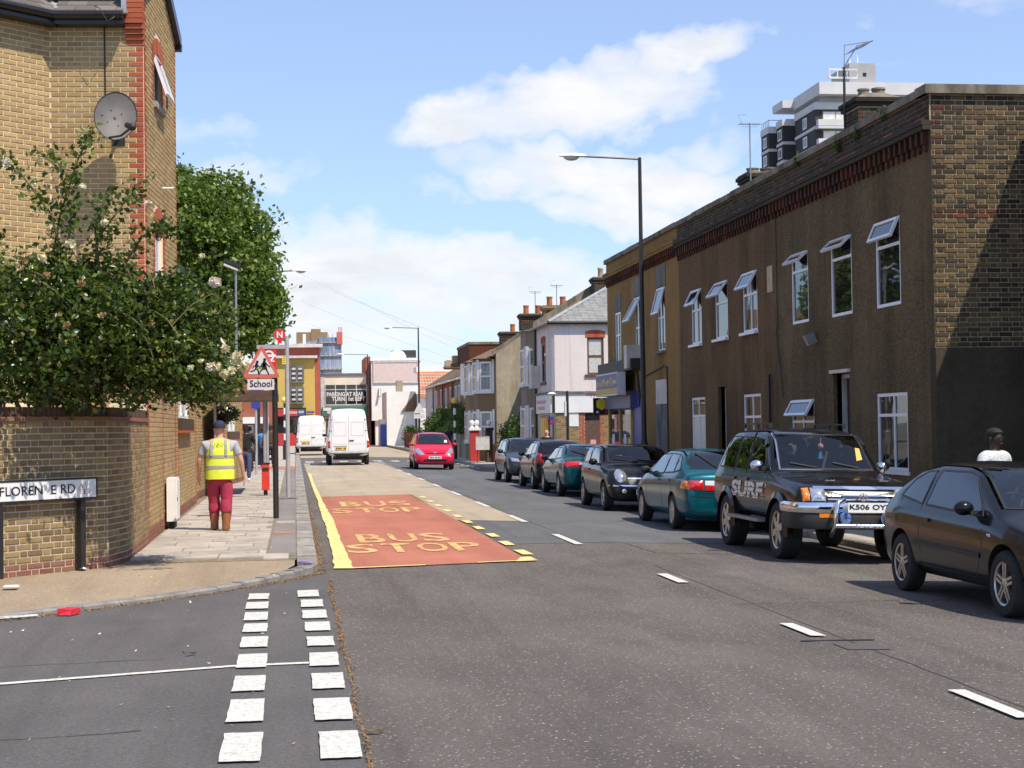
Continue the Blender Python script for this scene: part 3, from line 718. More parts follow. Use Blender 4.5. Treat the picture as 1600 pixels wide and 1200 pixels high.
# left pavement
KH=.115
mb=MB()
def psheet(mb,polys,off,mt):
    for p in polys: mb.add([(x,y,gz(0,y)+KH+off) for x,y in p],[tuple(range(len(p)))],mt)
inner=[(x-.13 if i<2 else x-.10,y+.06) for i,(x,y) in enumerate(kc)]
cor=[(-.02,20.9)]+[(x-.06,y+.14) for x,y in kc[2:]]
hts=[.115,.105,.085,.065,.05,.045,.045,.05,.07,.09]
ko=[(-.02,20.9),(-.02,20.55)]+[(x-.12,y+.10) for x,y in kc[2:]]; hz_=[.115,.11]+hts[2:]
ki=[(-.02,21.35),(-.5,21.35),(-.9,21.2),(-1.3,20.75),(-1.7,20.2),(-2.2,19.6),(-2.8,18.9),(-3.5,18.1),(-4.4,17.2),(-6,15.6)]
for i in range(len(ko)-1):
    mb.add([(*ko[i],hz_[i]-.004),(*ko[i+1],hz_[i+1]-.004),(*ki[i+1],KH-.006),(*ki[i],KH-.006)],[(0,1,2,3)],'gravelly')
mb.add([(x,y,KH-.006) for x,y in ki]+[(-9,15.6,KH-.006),(-9,23,KH-.006),(-.02,22.0,KH-.006)],[tuple(range(len(ki)+3))],'gravelly')
psheet(mb,[[(-8,19.9),(-2.3,21.9),(-2.3,30),(-8,30)]],-.012,'gravelly')
for a,b in ((21.3,40),(40,90),(90,165)): psheet(mb,[[(-2.6,a),(.0,a),(.0,b),(-2.6,b)]],-.014,'joint')
psheet(mb,[[(-.4,21.5),(.03,21.5),(.03,60),(-.4,60)]],-.010,'joint')
psheet(mb,[[(-.36,21.9),(-.01,21.9),(-.01,60),(-.36,60)]],-.006,'asphalt_path')
psheet(mb,[[(-2.6,66),(-.01,66),(-.01,72),(-2.6,72)]],-.004,'slabred')
psheet(mb,[[(-2.6,72),(-.01,72),(-.01,165),(-2.6,165)]],-.005,'slab')
psheet(mb,[[(-14,72),(-2.6,72),(-2.6,165),(-14,165)]],-.02,'asphalt_path')
pav=tag(mb.build('pavement'),'pale paved footway on the left side',kind='structure')
psheet(MB(),[],0,'slab')
for x0,x1,y0,y1,mt in ((-.34,-.03,26.4,26.95,'slabred'),(-.42,-.1,21.4,22.25,'slab'),(-.34,-.02,29.2,30.0,'slab2')):
    m_=MB(); m_.box(x0,x1,y0,y1,KH+gz(0,y0)-.03,KH+gz(0,y0)+.002,mt); m_.build('paving_slab',pav)
y=21.75; row=0
while y<66:
    h=.62 if y<45 else .9
    x=-2.12-(.0 if row%2 else .32)
    while x<-.40:
        w=rnd.choice((.72,.9,.62)); a=max(x,-2.12); b=min(x+w,-.39)
        if b-a>.1:
            m_=MB(); zt=KH+gz(0,y)+rnd.uniform(-.004,.004); t_=rnd.uniform(-.003,.003)
            i_=.009
            m_.box(a+i_,b-i_,y+i_,y+h-i_,zt-.04,zt,rnd.choice(('slab','slab','slab2','slab','slab2','slab3' if row<3 else 'slab')))
            m_.v=[(vx,vy,vz+(t_ if vx>a+.1 else -t_)+.0018*(vy-y)) for vx,vy,vz in m_.v]
            m_.build('paving_slab',pav)
        x+=w
    y+=h; row+=1
# kerb stones
def kstone(p,q,w,z0,z1,mt,g=.008,par=None,side=1):
    p=Vector((*p,0)); q=Vector((*q,0)); d=(q-p); L=d.length; d.normalize(); n=Vector((-d.y,d.x,0))*side
    a=p+d*g; b=q-d*g; m_=MB()
    prof=[(0,z0),(0,z1-.02),(.02,z1),(w,z1),(w,z0)]
    m_.prism([a+n*u+Vector((0,0,z)) for u,z in prof],b-a,mt); return m_.build('kerbstone',par or pav)
y=20.8
while y<100:
    L=.9; z=gz(0,y); kstone((.26,y),(.26,y+L),.25,z-.1,z+KH+rnd.uniform(-.006,.006),rnd.choice(('kerb','kerb','kerb_low')) if y<40 else 'kerb'); y+=L
m_=MB(); m_.box(.01,.26,100,165,.0,.35,'kerb'); m_.build('kerbstone',pav)
for i in range(len(kc)-1):
    p,q=kc[i],kc[i+1]; n=2 if i<8 else 3
    for k in range(n):
        f0,f1=k/n,(k+1)/n
        a=(p[0]+(q[0]-p[0])*f0,p[1]+(q[1]-p[1])*f0); b=(p[0]+(q[0]-p[0])*f1,p[1]+(q[1]-p[1])*f1)
        kstone(a,b,.14,-.08,(hts[i]+(hts[i+1]-hts[i])*(k+.5)/n)+.003,'kerb_low',side=-1,g=.003)
# right pavement
mb=MB()
def rsheet(mb,p,off,mt): mb.add([(x,y,gz(8.2,y)+.11+off) for x,y in p],[tuple(range(len(p)))],mt)
for a,b in ((22,51.2),(62.4,90),(90,165)):
    rsheet(mb,[(8.4,a),(40 if a>23 else 9.6,a),(40 if a>23 else 9.6,b),(8.4,b)],-.003,'slab')
rsheet(mb,[(8.4,22),(30,22),(30,24.2),(8.4,24.2)],-.006,'asphalt_path')
rpav=tag(mb.build('pavement'),'narrow footway along the right side terrace',kind='structure')
for a,b in ((22,51.2),(62.4,120)):
    y=a
    while y<b:
        z=gz(8.2,y); kstone((8.2,y),(8.2,y+.9),.2,z-.1,z+.11,'kerb',par=rpav,side=-1); y+=.9
m_=MB(); m_.box(8.2,8.4,120,165,.05,.30,'kerb'); m_.build('kerbstone',rpav)
# small litter, each a thing
def scrap(name,label,cat,pts,h,mt,z):
    m_=MB(); m_.prism([(x,y,z) for x,y in pts],(0,0,h),mt); m_.v=[(x+rnd.uniform(-.01,.01),y+rnd.uniform(-.01,.01),zz+(rnd.uniform(0,.02) if zz>z else 0)) for x,y,zz in m_.v]
    tag(m_.build(name),label,cat,'litter on the ground'); 
scrap('crisp_packet','crushed red packet lying in the gutter by the low kerb','packet',[(-2.28,16.42),(-2.14,16.38),(-2.07,16.56),(-2.2,16.62)],.05,'litter_red',.01)
scrap('paper_scrap','flat white paper scrap on the pavement at the left edge','paper',[(-3.08,18.2),(-2.93,18.22),(-2.93,18.36),(-3.08,18.32)],.012,'litter_white',KH)
scrap('wrapper','purple wrapper on the kerb corner by the yellow line','wrapper',[(.05,20.45),(.2,20.5),(.18,20.62),(.04,20.56)],.015,'litter_purple',KH+.004)
scrap('straw','long pale green stalk lying along the side road gutter','stalk',[(-2.95,15.98),(-2.45,16.3),(-2.44,16.34),(-2.94,16.03)],.02,'thinline',.008)
for k,(x,y) in enumerate(((-.84,13.26),(.45,9.6),(-2.5,20.35))):
    lm=leaves_mesh('fallen_leaf',[(x,y,.03+(KH if k==2 else 0)),(x+.03,y+.05,.02+(KH if k==2 else 0)),(x-.04,y+.02,.025+(KH if k==2 else 0))],.09,('rose_leaf','petal_dead','litter_white')[k],k,up=2)
    tag(link('fallen_leaf',lm),('green leaf lying on the side road','pale curled leaf beside the road seam','white scrap of leaf by the foot of the wall')[k],'leaf','litter on the ground')
pts=[]
for i in range(55):
    x,y=rnd.uniform(-2.6,.2),rnd.uniform(9,20); pts.append((x,y,.012 if y<16.5+.9*(x+2.1) else KH+.006))
for i in range(60): pts.append((rnd.uniform(-2,-.1),rnd.uniform(21,34),KH+.012))
tag(link('petal_crumbs',leaves_mesh('petal_crumbs',pts,.036,'petal',9,up=2.4)),'pale fallen petals sprinkled over side road and pavement',kind='stuff')
# ================================================================ LEFT BRICK HOUSE
TT=0.0689
C0=Vector((-2.16,24.95,0)); GA=Vector((.0689,.9976,0)); GN=Vector((.9976,-.0689,0))
V0=Vector((-3.53,25.05,0)); 
FF=FR(V0,C0-V0,(-.07,-1,0)); FWd=(C0-V0).length
AD=Vector((-.731,-.682,0)); FA=FR(V0+AD*3.0,-AD,(.682,-.731,0))
FG=FR(C0,GA,GN)
h1=thing('brick_house','yellow brick house with red quoins and satellite dish above the rose bush','house',tuple(C0))
mb=MB()
ZE=7.75
wall(mb,FF,0,FWd,0,8.1,[],'mortar_lt'); wall(mb,FA,0,3.0,0,8.1,[],'mortar_lt')
gw=[(.95,1.75,6.82,7.62),(.95,1.75,4.15,4.98)]
wall(mb,FG,0,3.3,2.74,8.02,gw,'mortar_lt',reveal=.15)
mb.add([FG.p(0,8.02),FG.p(3.3,8.02),FG.p(3.3,8.27),FG.p(1.6,8.97),FG.p(0,8.3)],[(0,1,2,3,4)],'mortar_lt')
mb.add([FG.p(3.3,2.74),FG.p(3.3,2.74,-6),FG.p(3.3,8.2,-6),FG.p(3.3,8.2)],[(0,1,2,3)],'mortar_lt')
mb.build('wall',h1)
seen1=lambda x,y: y<400-.35*abs(x-60)*0+0 or (x>235 and y<470)
def quoin(u,z,r,w):
    if u>FWd-.2: return 'brick_red'
    return 'brick_yellow'
n_=lay(h1,FF,0,FWd,2.2,ZE-.02,[],quoin,limit=215,seen=seen1,right=True,mort=.014)
lay(h1,FA,1.6,3.0,2.2,ZE-.02,[],'brick_yellow',limit=80,seen=seen1,right=True,mort=.014)
def gq(u,z,r,w):
    for a,b,c,d in gw:
        if (a-.2<u<a or b<u<b+.2) and c<z<d: return 'brick_red'
    return 'brick_red' if u<.12 or u>3.2 else 'brick_yellow'
def gin(u,z):
    for a,b,c,d in gw:
        if a-.14<u<b+.14 and d-.02<z<d+.3 and (abs(u-(a+b)/2)/.62)**2+((z-d)/.3)**2<1: return False
    return z<min(8.3+.42*u,8.97-(u-1.6)*.41)-.05 
lay(h1,FG,0,3.3,2.77,8.95,gw,gq,limit=0,inside=gin)
for a,b,c,d in gw:       # segmental red arch of bricks on end
    for k in range(9):
        f=(k-4)/4; u=(a+b)/2+f*.52; z=d+.10-.16*f*f
        m_=MB(); ctr=FG.p(u,z+.02,.006); dv=(FG.u*(f*.45)+Vector((0,0,1))).normalized(); su=FG.u-dv*FG.u.dot(dv); su.normalize()
        m_.obox(ctr,su*.052,FG.n*.012,dv*.125,'brick_red'); m_.build('arch_brick',h1)
    F2=FG
    w_=glazing(FG,h1,a,b,c,d,'upvc','glass',bars_u=((a+b)/2,),fw_=.06,d=-.1,open_top=(c+.06,.32) if c>6 else None)
    m_=MB(); FG.bx(m_,a-.08,b+.08,c-.09,c-.002,-.1,.06,'concrete'); m_.build('sill',h1)
# corbelled kneeler
for k in range(12):
    zz=ZE-.28+k*.076; o_=.03*max(0,min(k,4)); m_=MB(); FF.bx(m_,FWd-.25,FWd+.012,zz,zz+.068,-.02,.012+o_,'brick_red'); m_.build('kneeler_brick',h1)
# eaves: soffit, fascia, gutter, tiles
def eaves(F,u0,u1,ext0,ext1,nc):
    m_=MB(); F.bx(m_,u0,u1,ZE-.02,ZE+.10,.0,.26,'blackgloss'); m_.build('fascia',h1)
    m_=MB(); m_.tube([F.p(u0,ZE+.10,.30),F.p(u1,ZE+.10,.30)],.06,10,'blackgloss'); m_.build('gutter',h1)
    for r in range(nc):
        d0=.26-r*.20; z0=ZE+.15+r*.125
        u=u0-(r%2)*.15
        while u<u1:
            a=max(u,u0); b=min(u+.30,u1)
            if b-a>.04:
                m_=MB(); c1=[F.p(a+.004,z0,d0+.03),F.p(b-.004,z0,d0+.03),F.p(b-.004,z0+.15,d0-.24),F.p(a+.004,z0+.15,d0-.24)]
                m_.prism(c1,(0,0,.028),'tile_mauve'); m_.build('roof_tile',h1)
            u+=.30
eaves(FF,.12,FWd-.25,0,0,5); eaves(FA,.6,3.0+.02,0,0,5)
m_=MB(); m_.prism([FF.p(0,ZE+.14,.2),FF.p(FWd-.2,ZE+.14,.2),FF.p(FWd-.2,ZE+1.1,-1.5),FF.p(0,ZE+1.1,-1.5)],(0,0,.02),'tile_mauve')
m_.prism([FA.p(0,ZE+.14,.2),FA.p(3.05,ZE+.14,.2),FA.p(3.0,ZE+1.1,-1.5),FA.p(0,ZE+1.1,-1.5)],(0,0,.02),'tile_mauve'); m_.build('roof',h1)
m_=MB(); m_.tube([V0+Vector((.14,-.26,ZE+.17)),V0+Vector((-.20,.9,ZE+.75))],.05,6,'lead'); m_.build('valley_flashing',h1)
m_=MB(); FF.bx(m_,FWd-.29,FWd-.22,ZE+.15,ZE+.7,-.6,.20,'lead'); m_.build('verge_flashing',h1)
# gable roof edge
m_=MB()
for (a,za,b,zb) in ((-.05,8.36,1.6,9.05),(1.6,9.05,3.42,8.30)):
    m_.prism([FG.p(a,za-.10,.10),FG.p(b,zb-.10,.10),FG.p(b,zb+.08,.10),FG.p(a,za+.08,.10)],-GN*.14,'blackgloss')
    m_.prism([FG.p(a,za+.05,.0),FG.p(b,zb+.05,.0),FG.p(b,zb+.05,-5),FG.p(a,za+.05,-5)],(0,0,.03),'tile_mauve')
FG.bx(m_,3.36,3.5,8.16,8.28,-3,.10,'blackgloss'); m_.build('gable_verge',h1)
m_=MB(); FG.bx(m_,2.2,2.27,6.95,7.28,0,.03,'blackplastic'); m_.build('air_vent',h1)
m_=MB(); m_.tube([FG.p(1.75,5.6,0),FG.p(1.75,5.6,.18)],.02,6,'whitepaint'); m_.build('overflow_pipe',h1)
m_=MB(); pts=[FF.p(FWd-.57,ZE-.0,.012),FF.p(FWd-.56,6.55,.012)]; m_.tube(pts,.011,5,'blackplastic'); m_.build('aerial_cable',h1)
m_=MB(); m_.tube([FF.p(.72,ZE+.22,.34),FF.p(.82,ZE+.16,.42),FF.p(.92,ZE-.02,.42),FF.p(1.0,ZE+.04,.36),FF.p(1.02,ZE+.1,.33)],.006,5,'blackplastic'); m_.build('loose_cable',h1)
# satellite dish
dc=Vector((-2.53,24.45,6.30)); dn=Vector((.30,-.90,.28)).normalized()
sd_=thing('satellite_dish','round grey mesh satellite dish bracketed to the yellow brick wall','dish',(-2.53,24.98,6.1))
q=Vector((0,0,1)).rotation_difference(dn); m_=MB(); prof=[(.02,0.0),(.12,.006),(.22,.022),(.31,.05),(.375,.075),(.385,.08)]
n=32; vs=[];fs=[]
for layer in (0,-.012):
    for (r,z) in prof:
        for k in range(n):
            w=2*math.pi*k/n; vs.append(dc+q@Vector((r*math.cos(w)*.78,r*math.sin(w)*1.02,z+layer-.03)))
P_=len(prof)
for s_ in (0,1):
    for i in range(P_-1):
        for k in range(n):
            j=(k+1)%n; o_=s_*P_*n; f_=(o_+i*n+k,o_+i*n+j,o_+(i+1)*n+j,o_+(i+1)*n+k); fs.append(f_ if s_==0 else f_[::-1])
for k in range(n): j=(k+1)%n; fs.append(((P_-1)*n+k,(P_-1)*n+j,P_*n+(P_-1)*n+j,P_*n+(P_-1)*n+k))
m_.add(vs,fs,'dishgrey'); m_.build('reflector',sd_,True)
m_=MB(); rim=[dc+q@Vector((.385*math.cos(2*math.pi*k/24)*.78,.385*math.sin(2*math.pi*k/24)*1.02,.05)) for k in range(25)]; m_.tube(rim,.007,5,'blackplastic'); m_.build('rim',sd_)
m_=MB(); a=dc+q@Vector((.0,-.36,.03)); lnb=Vector((-2.24,23.98,6.08)); m_.tube([a,(a+lnb)/2+Vector((0,0,-.05)),lnb],.016,6,'blackplastic'); m_.build('feed_arm',sd_)
m_=MB(); m_.tube([lnb-dn*.02,lnb+Vector((-.09,.12,.05))],[.05,.04],10,'blackplastic'); m_.sphere(lnb,.055,'blackplastic',8); m_.build('receiver',sd_,True)
m_=MB(); m_.tube([dc-dn*.03,Vector((-2.53,24.72,6.15)),Vector((-2.53,24.97,6.1))],.025,8,'blackplastic'); m_.box(-2.62,-2.44,24.95,25.0,5.98,6.22,'blackplastic'); m_.build('bracket',sd_)
m_=MB()
for sx_ in (-1,1):
    for sy_ in (-1,1): m_.sphere(dc+q@Vector((.08*sx_,.10*sy_,-.02)),.011,'blackplastic',5)
m_.build('bolt',sd_)
# ---------------------------------------------------------------- lower street front of the house, and two further gables
def low_front(label,p0,p1,zt,wins,stripes,limit,seen,n3=None):
    p0=Vector((*p0,0)); p1=Vector((*p1,0)); u=(p1-p0); L_=u.length; u.normalize(); n=Vector((u.y,-u.x,0)); F=FR(p0,u,n)
    th=thing('brick_extension',label,'house wing',tuple(p0)); m_=MB(); wall(m_,F,0,L_,0,zt,wins,'mortar_wall',reveal=.1)
    F.bx(m_,.01,L_,0,zt,-2.5,-.3,'mortar_wall'); fw0=FR(p0-n*2.5,n,-u); wall(m_,fw0,0,2.5,0,zt,[],'mortar_wall'); m_.build('wall',th)
    def mf(uu,z,r,w):
        for s_ in stripes:
            if abs(uu-s_)<.13 and w<.24: return 'brick_red'
        return 'brick_plinth' if z<.36 else 'brick_yellow'
    lay(th,F,0,L_,.1,zt,wins,mf,limit=limit,seen=seen)
    lay(th,fw0,0,2.5,.1,zt,[],'brick_yellow',limit=40,seen=seen)
    for a,b,c,d in wins:
        glazing(F,th,a,b,c,d,'upvc','glass_lace',bars_u=((a+b)/2,),d=-.09,sill=None)
        m_=MB(); F.bx(m_,a-.15,b+.35,c-.24,c-.012,-.05,.10,'brick_coping'); m_.build('brick_sill',th)
        m_=MB(); F.bx(m_,a-.15,b+.35,c-.29,c-.242,-.05,.13,'brick_red'); m_.build('sill_edge',th)
    m_=MB(); F.bx(m_,-.03,L_+.03,zt,zt+.09,-2.5,.06,'brick_coping'); m_.build('coping',th)
    return th,F
sv=lambda x,y: y>585
low_front('low yellow brick house front with a lace curtained window behind the worker',(-2.16,25.0),(-2.22,38.2),2.75,[(7.0,10.4,2.02,2.6)],(.1,3.1,6.2,7.0,12.9),260,sv)
low_front('second yellow brick wing further along carrying a hanging basket',(-2.32,39.6),(-2.10,46.0),3.3,[],(.1,6.3),120,sv)
low_front('third and farthest yellow brick wing just before the bus shelter',(-2.05,48.3),(-1.62,52.6),3.2,[(1.0,2.6,1.75,2.5)],(.1,4.2),90,sv)
# garden wall with chamfered corner
gwl=thing('garden_wall','dark yellow brick garden wall with brick coping behind the street name sign','wall',(-2.5,20.7,0))
A0=Vector((-5.2,17.55,0)); A1=Vector((-2.28,20.86,0)); A2=Vector((-2.13,21.7,0)); A3=Vector((-2.15,24.98,0))
segs=[(A0,A1,1.95,175),(A1,A2,1.95,60),(A2,A3,1.95,70)]
for p,q_,zt,lim in segs:
    u=(q_-p); L_=u.length; n=Vector((u.y,-u.x,0)).normalized(); F=FR(p,u,n)
    m_=MB(); F.bx(m_,0,L_,0,zt,-.225,0,'mortar_wall'); m_.build('mortar_core',gwl)
    lay(gwl,F,0,L_,.10,zt-.05,[],lambda uu,z,r,w:'brick_plinth' if z<.26 else 'brick_wall',limit=lim,flemish=True,jit=.003,mort=.016)
    m_=MB(); F.bx(m_,0,L_,zt-.05,zt-.0,-.26,.03,'brick_plinth'); m_.build('tile_creasing',gwl)
    k=0; 
    while k*.077<L_-.03:
        m_=MB(); F.bx(m_,k*.077+.004,min(k*.077+.073,L_),zt+.004,zt+.115,-.245,.012+rnd.uniform(-.003,.003),'brick_coping'); m_.build('coping_brick',gwl); k+=1
# street name sign
ns=thing('street_sign','white street name plate on black posts in front of the garden wall','street sign',(-2.62,20.55,KH))
u=(A1-A0).normalized(); n=Vector((u.y,-u.x,0)); a=A0+u*2.45+n*.10; SL=1.66
F=FR(a,u,n)
m_=MB(); F.bx(m_,0,SL,.985,1.20,0,.03,'signwhite'); m_.build('plate',ns)
m_=MB(); 
for (x0,x1,z0,z1) in ((-.02,SL+.02,1.20,1.222),(-.02,SL+.02,.963,.985),(-.02,0,.985,1.2),(SL,SL+.02,.985,1.2)): F.bx(m_,x0,x1,z0,z1,-.004,.036,'blackpole')
m_.build('frame',ns)
up=Vector((0,0,1))
# letters placed so that the plate reads FLOREN E RD with the C worn away
sc=SL-.02
text_on(ns,'FLOREN',F.p(sc-1.405,1.045,.034),u,up,'blackgloss',.61,.105,'lettering')
text_on(ns,'E',F.p(sc-.665,1.045,.034),u,up,'blackgloss',.075,.10)
text_on(ns,'RD',F.p(sc-.52,1.045,.034),u,up,'blackgloss',.215,.105)
text_on(ns,'E',F.p(sc-.17,1.022,.032),u,up,'redtext',.04,.06)
m_=MB()
for (x0,z0,x1,z1) in ((-.25,1.09,-.20,1.15),(-.20,1.15,-.19,1.09),(-.18,1.10,-.15,1.16),(-.15,1.16,-.13,1.10),(-.13,1.11,-.08,1.15),(-.09,1.03,-.06,1.07),(-.26,1.07,-.21,1.075)):
    m_.tube([F.p(sc+x0,z0,.032),F.p(sc+x1,z1,.032)],.004,4,'greymetal')
m_.build('scratched_graffiti',ns)
for uu in (SL-.20,.25):
    m_=MB(); F.bx(m_,uu-.035,uu+.035,.10,.97,-.05,.03,'blackpole'); m_.build('post',ns)
# utility cabinet
cb_=thing('meter_cabinet','tall narrow white meter cabinet standing against the brick wall','cabinet',(-2.04,28.5,KH))
m_=MB(); m_.box(-2.13,-1.98,28.25,29.05,.26,.98,'whitepaint'); m_.build('box',cb_)
m_=MB(); m_.box(-1.978,-1.965,28.29,29.01,.29,.95,'whitepaint'); m_.build('door',cb_)
m_=MB(); m_.box(-1.966,-1.955,28.35,28.39,.6,.66,'blackplastic'); m_.build('lock',cb_)
m_=MB(); m_.box(-2.11,-2.01,28.4,28.55,.1,.26,'blackplastic'); m_.box(-2.11,-2.01,28.75,28.9,.1,.26,'blackplastic'); m_.build('foot',cb_)
# hanging basket
hb=thing('hanging_basket','dark bushy hanging basket on the second brick wing','hanging basket',(-2.0,45.2,2.1))
m_=MB(); m_.tube([(-2.14,45.2,2.75),(-1.85,45.2,2.75)],.012,5,'blackplastic'); m_.tube([(-1.85,45.2,2.75),(-1.85,45.2,2.3)],.008,4,'blackplastic'); m_.build('hook',hb)
m_=MB(); m_.lathe((-1.85,45.2,1.95),[(.04,0),(.15,.06),(.21,.2),(.22,.28)],14,'blackplastic'); m_.build('bowl',hb,True)
link('foliage',leaves_mesh('foliage',clump_pts([((-1.85,45.2,2.25),(.28,.28,.2))],22,40,.09,5),.08,'rose_leaf',5),hb)
# ================================================================ ROSE BUSH
rb=thing('rose_bush','big sprawling climbing rose with pale peach blooms spilling over the garden wall','bush',(-2.9,21.2,.1))
E_=[((-2.98,20.1,2.9),(1.15,1.25,.88)),((-2.12,20.25,2.93),(.95,1.15,.82)),((-1.48,20.35,2.66),(.64,.95,.66)),((-1.05,20.5,2.46),(.40,.7,.42)),((-2.75,20.7,2.35),(1.4,.7,.4)),((-1.35,20.5,3.2),(.55,.8,.5)),((-2.3,20.4,3.45),(.7,.8,.4)),((-2.85,20.1,3.4),(.95,.9,.42))]
P1=clump_pts(E_,560,46,.105,11,shell=.62)
P2=clump_pts([(e[0],tuple(x*.7 for x in e[1])) for e in E_],150,60,.16,12,shell=.2)
P1=np.concatenate([P1,P2])
front=((P1[:,0]+5.2)*1.1336+17.5>P1[:,1])|(P1[:,0]>-2.0)
P1=P1[(P1[:,2]>2.1)|(front&(P1[:,2]>1.93))]
stems=[[(-2.88,20.05,3.42),(-2.70,19.95,4.31),(-2.48,19.85,4.95),(-2.29,19.80,5.32)],[(-2.61,20.05,3.50),(-2.79,19.85,4.31),(-3.11,19.75,4.76),(-3.47,19.75,4.99)],
 [(-2.34,20.05,3.59),(-2.25,19.85,4.04),(-1.94,19.80,4.45),(-1.75,19.75,4.68)],[(-2.07,20.15,3.59),(-1.80,20.05,4.04),(-1.53,19.95,4.22),(-1.40,19.95,4.09)],
 [(-2.70,19.95,3.50),(-2.56,19.85,4.22),(-2.61,19.80,4.76),(-2.93,19.75,5.04)],[(-2.25,20.05,3.50),(-2.29,19.85,4.13),(-2.16,19.80,4.54)],
 [(-1.80,20.25,3.42),(-1.44,20.15,3.59),(-1.17,20.15,3.55)],[(-1.44,20.45,3.06),(-0.99,20.35,3.19),(-0.68,20.35,3.06)],[(-3.24,19.85,3.42),(-3.42,19.75,3.96),(-3.51,19.75,4.31)]]
sp=[]; g_=np.random.default_rng(5)
for st in stems:
    for i in range(len(st)-1):
        a,b=np.array(st[i]),np.array(st[i+1])
        for k in range(7):
            c=a+(b-a)*(k+.5)/7; n=int(g_.integers(5,24)) if i>0 else 12; sp.append(c+g_.normal(size=(n,3))*np.array([.09,.09,.075]))
P1=np.concatenate([P1]+sp)
tag(link('foliage',leaves_mesh('foliage',P1,.083,'rose_leaf',21,up=.6),rb),kind='stuff')
m_=MB()
for st in stems: m_.tube(st,[.016,.013,.011,.008][:len(st)],6,'stem')
for i in range(60):
    a=Vector((rnd.uniform(-3.6,-1.2),rnd.uniform(19.3,20.4),rnd.uniform(2.3,3.6))); d=Vector((rnd.uniform(-1,1),rnd.uniform(-.3,.2),rnd.uniform(-.3,.7))).normalized()*rnd.uniform(.3,.7)
    m_.tube([a,a+d*.4+Vector((0,-.04,.09)),a+d*.8+Vector((0,-.03,.08)),a+d-Vector((0,0,.06))],[.009,.007,.005,.003],5,'stem')
for i in range(26):
    x=rnd.uniform(-3.5,-2.6); m_.tube([(x,21.3,.2),(x+rnd.uniform(-.1,.1),21.2,1.6),(x+rnd.uniform(-.4,.4),20.7,2.5),(x+rnd.uniform(-.7,.9),20.2,3.1)],[.022,.018,.014,.007],6,'bark')
m_.build('stem',rb)
def bloom(x,y,z,r,mt):
    q=[]; g=np.random.default_rng(int(abs(x*1000+z*77)))
    for ring,(n,rr,zz) in enumerate(((5,.25,.5),(7,.6,.3),(9,.95,.0))):
        for k in range(n):
            w=2*math.pi*(k/n+ring*.1); q.append((x+r*rr*math.cos(w)*.8,y-r*(.3-.25*ring),z+r*rr*math.sin(w)*.75))
    return leaves_mesh('bloom',q,r*1.05,mt,int(abs(z*991+x*313)),aspect=1.0,up=.1)
for px,py,Y,r,mt in ((372,557,22.0,.085,'petal'),(352,545,22.0,.06,'petal'),(362,578,21.9,.06,'petal'),(338,572,21.9,.065,'petal'),(328,573,21.9,.06,'petal_pink'),(298,574,21.8,.04,'petal'),(380,573,22.0,.07,'petal'),(350,584,22,.065,'petal'),(336,441,21.8,.075,'petal_pink'),(109,381,21.3,.065,'petal'),(67,404,21.2,.05,'petal'),(163,348,21.9,.05,'petal'),(232,318,22,.045,'petal_pink'),(128,291,21.9,.045,'petal'),(10,254,21.8,.06,'petal_pink'),
    (127,442,21.4,.05,'petal_dead'),(105,508,21.4,.045,'petal_dead'),(160,492,21.4,.04,'petal_dead'),(72,430,21.3,.05,'petal_dead'),(36,409,21.2,.05,'petal_dead'),(237,507,21.6,.04,'petal_dead'),(315,400,21.9,.04,'petal'),(314,564,21.9,.035,'petal')):
    p=at(px,py,Y-2.75); link('bloom',bloom(p.x,p.y,p.z,r*.9,mt),rb)
# ================================================================ PLANE TREE
def tree(name,label,base,trunk,ells,ncl,per,rc,size,mt,seed,cat='tree',group=None,limbs=7,test=None):
    th=thing(name,label,cat,base,0,group); b=Vector(base); m_=MB(); top=Vector(trunk[1])
    m_.tube([b-Vector((0,0,.1)),b+(top-b)*.5,top],[trunk[0],trunk[0]*.8,trunk[0]*.55],10,'bark')
    r_=random.Random(seed)
    for i in range(limbs):
        e=ells[i%len(ells)]; c=Vector(e[0])+Vector((r_.uniform(-.6,.6)*e[1][0],r_.uniform(-.6,.6)*e[1][1],r_.uniform(-.3,.7)*e[1][2]))
        m_.tube([top-Vector((0,0,.3)),top.lerp(c,.5)+Vector((0,0,.15)),c],[trunk[0]*.45,trunk[0]*.28,trunk[0]*.1],6,'bark')
    m_.build('trunk',th,True)
    tag(link('crown',leaves_mesh('crown',clump_pts(ells,ncl,per,rc,seed,shell=.78,test=test),size,mt,seed,up=.7),th),kind='stuff'); return th
tree('plane_tree','tall dense green tree rising behind the yellow brick house',(-3.6,62.5,.2),(.25,(-3.6,62.3,5.2)),
     [((-3.6,62.5,8.6),(2.8,2.9,2.85)),((-1.85,62,7.2),(1.3,1.7,1.5)),((-2.5,62.2,8.9),(1.2,1.6,1.3)),((-3.0,62,5.9),(2.4,1.9,1.2)),((-1.5,62,5.8),(.85,1.3,.95)),((-4.2,62.5,9.9),(1.6,1.7,1.6))],420,120,.30,.215,'tree_leaf',31,
     test=None)
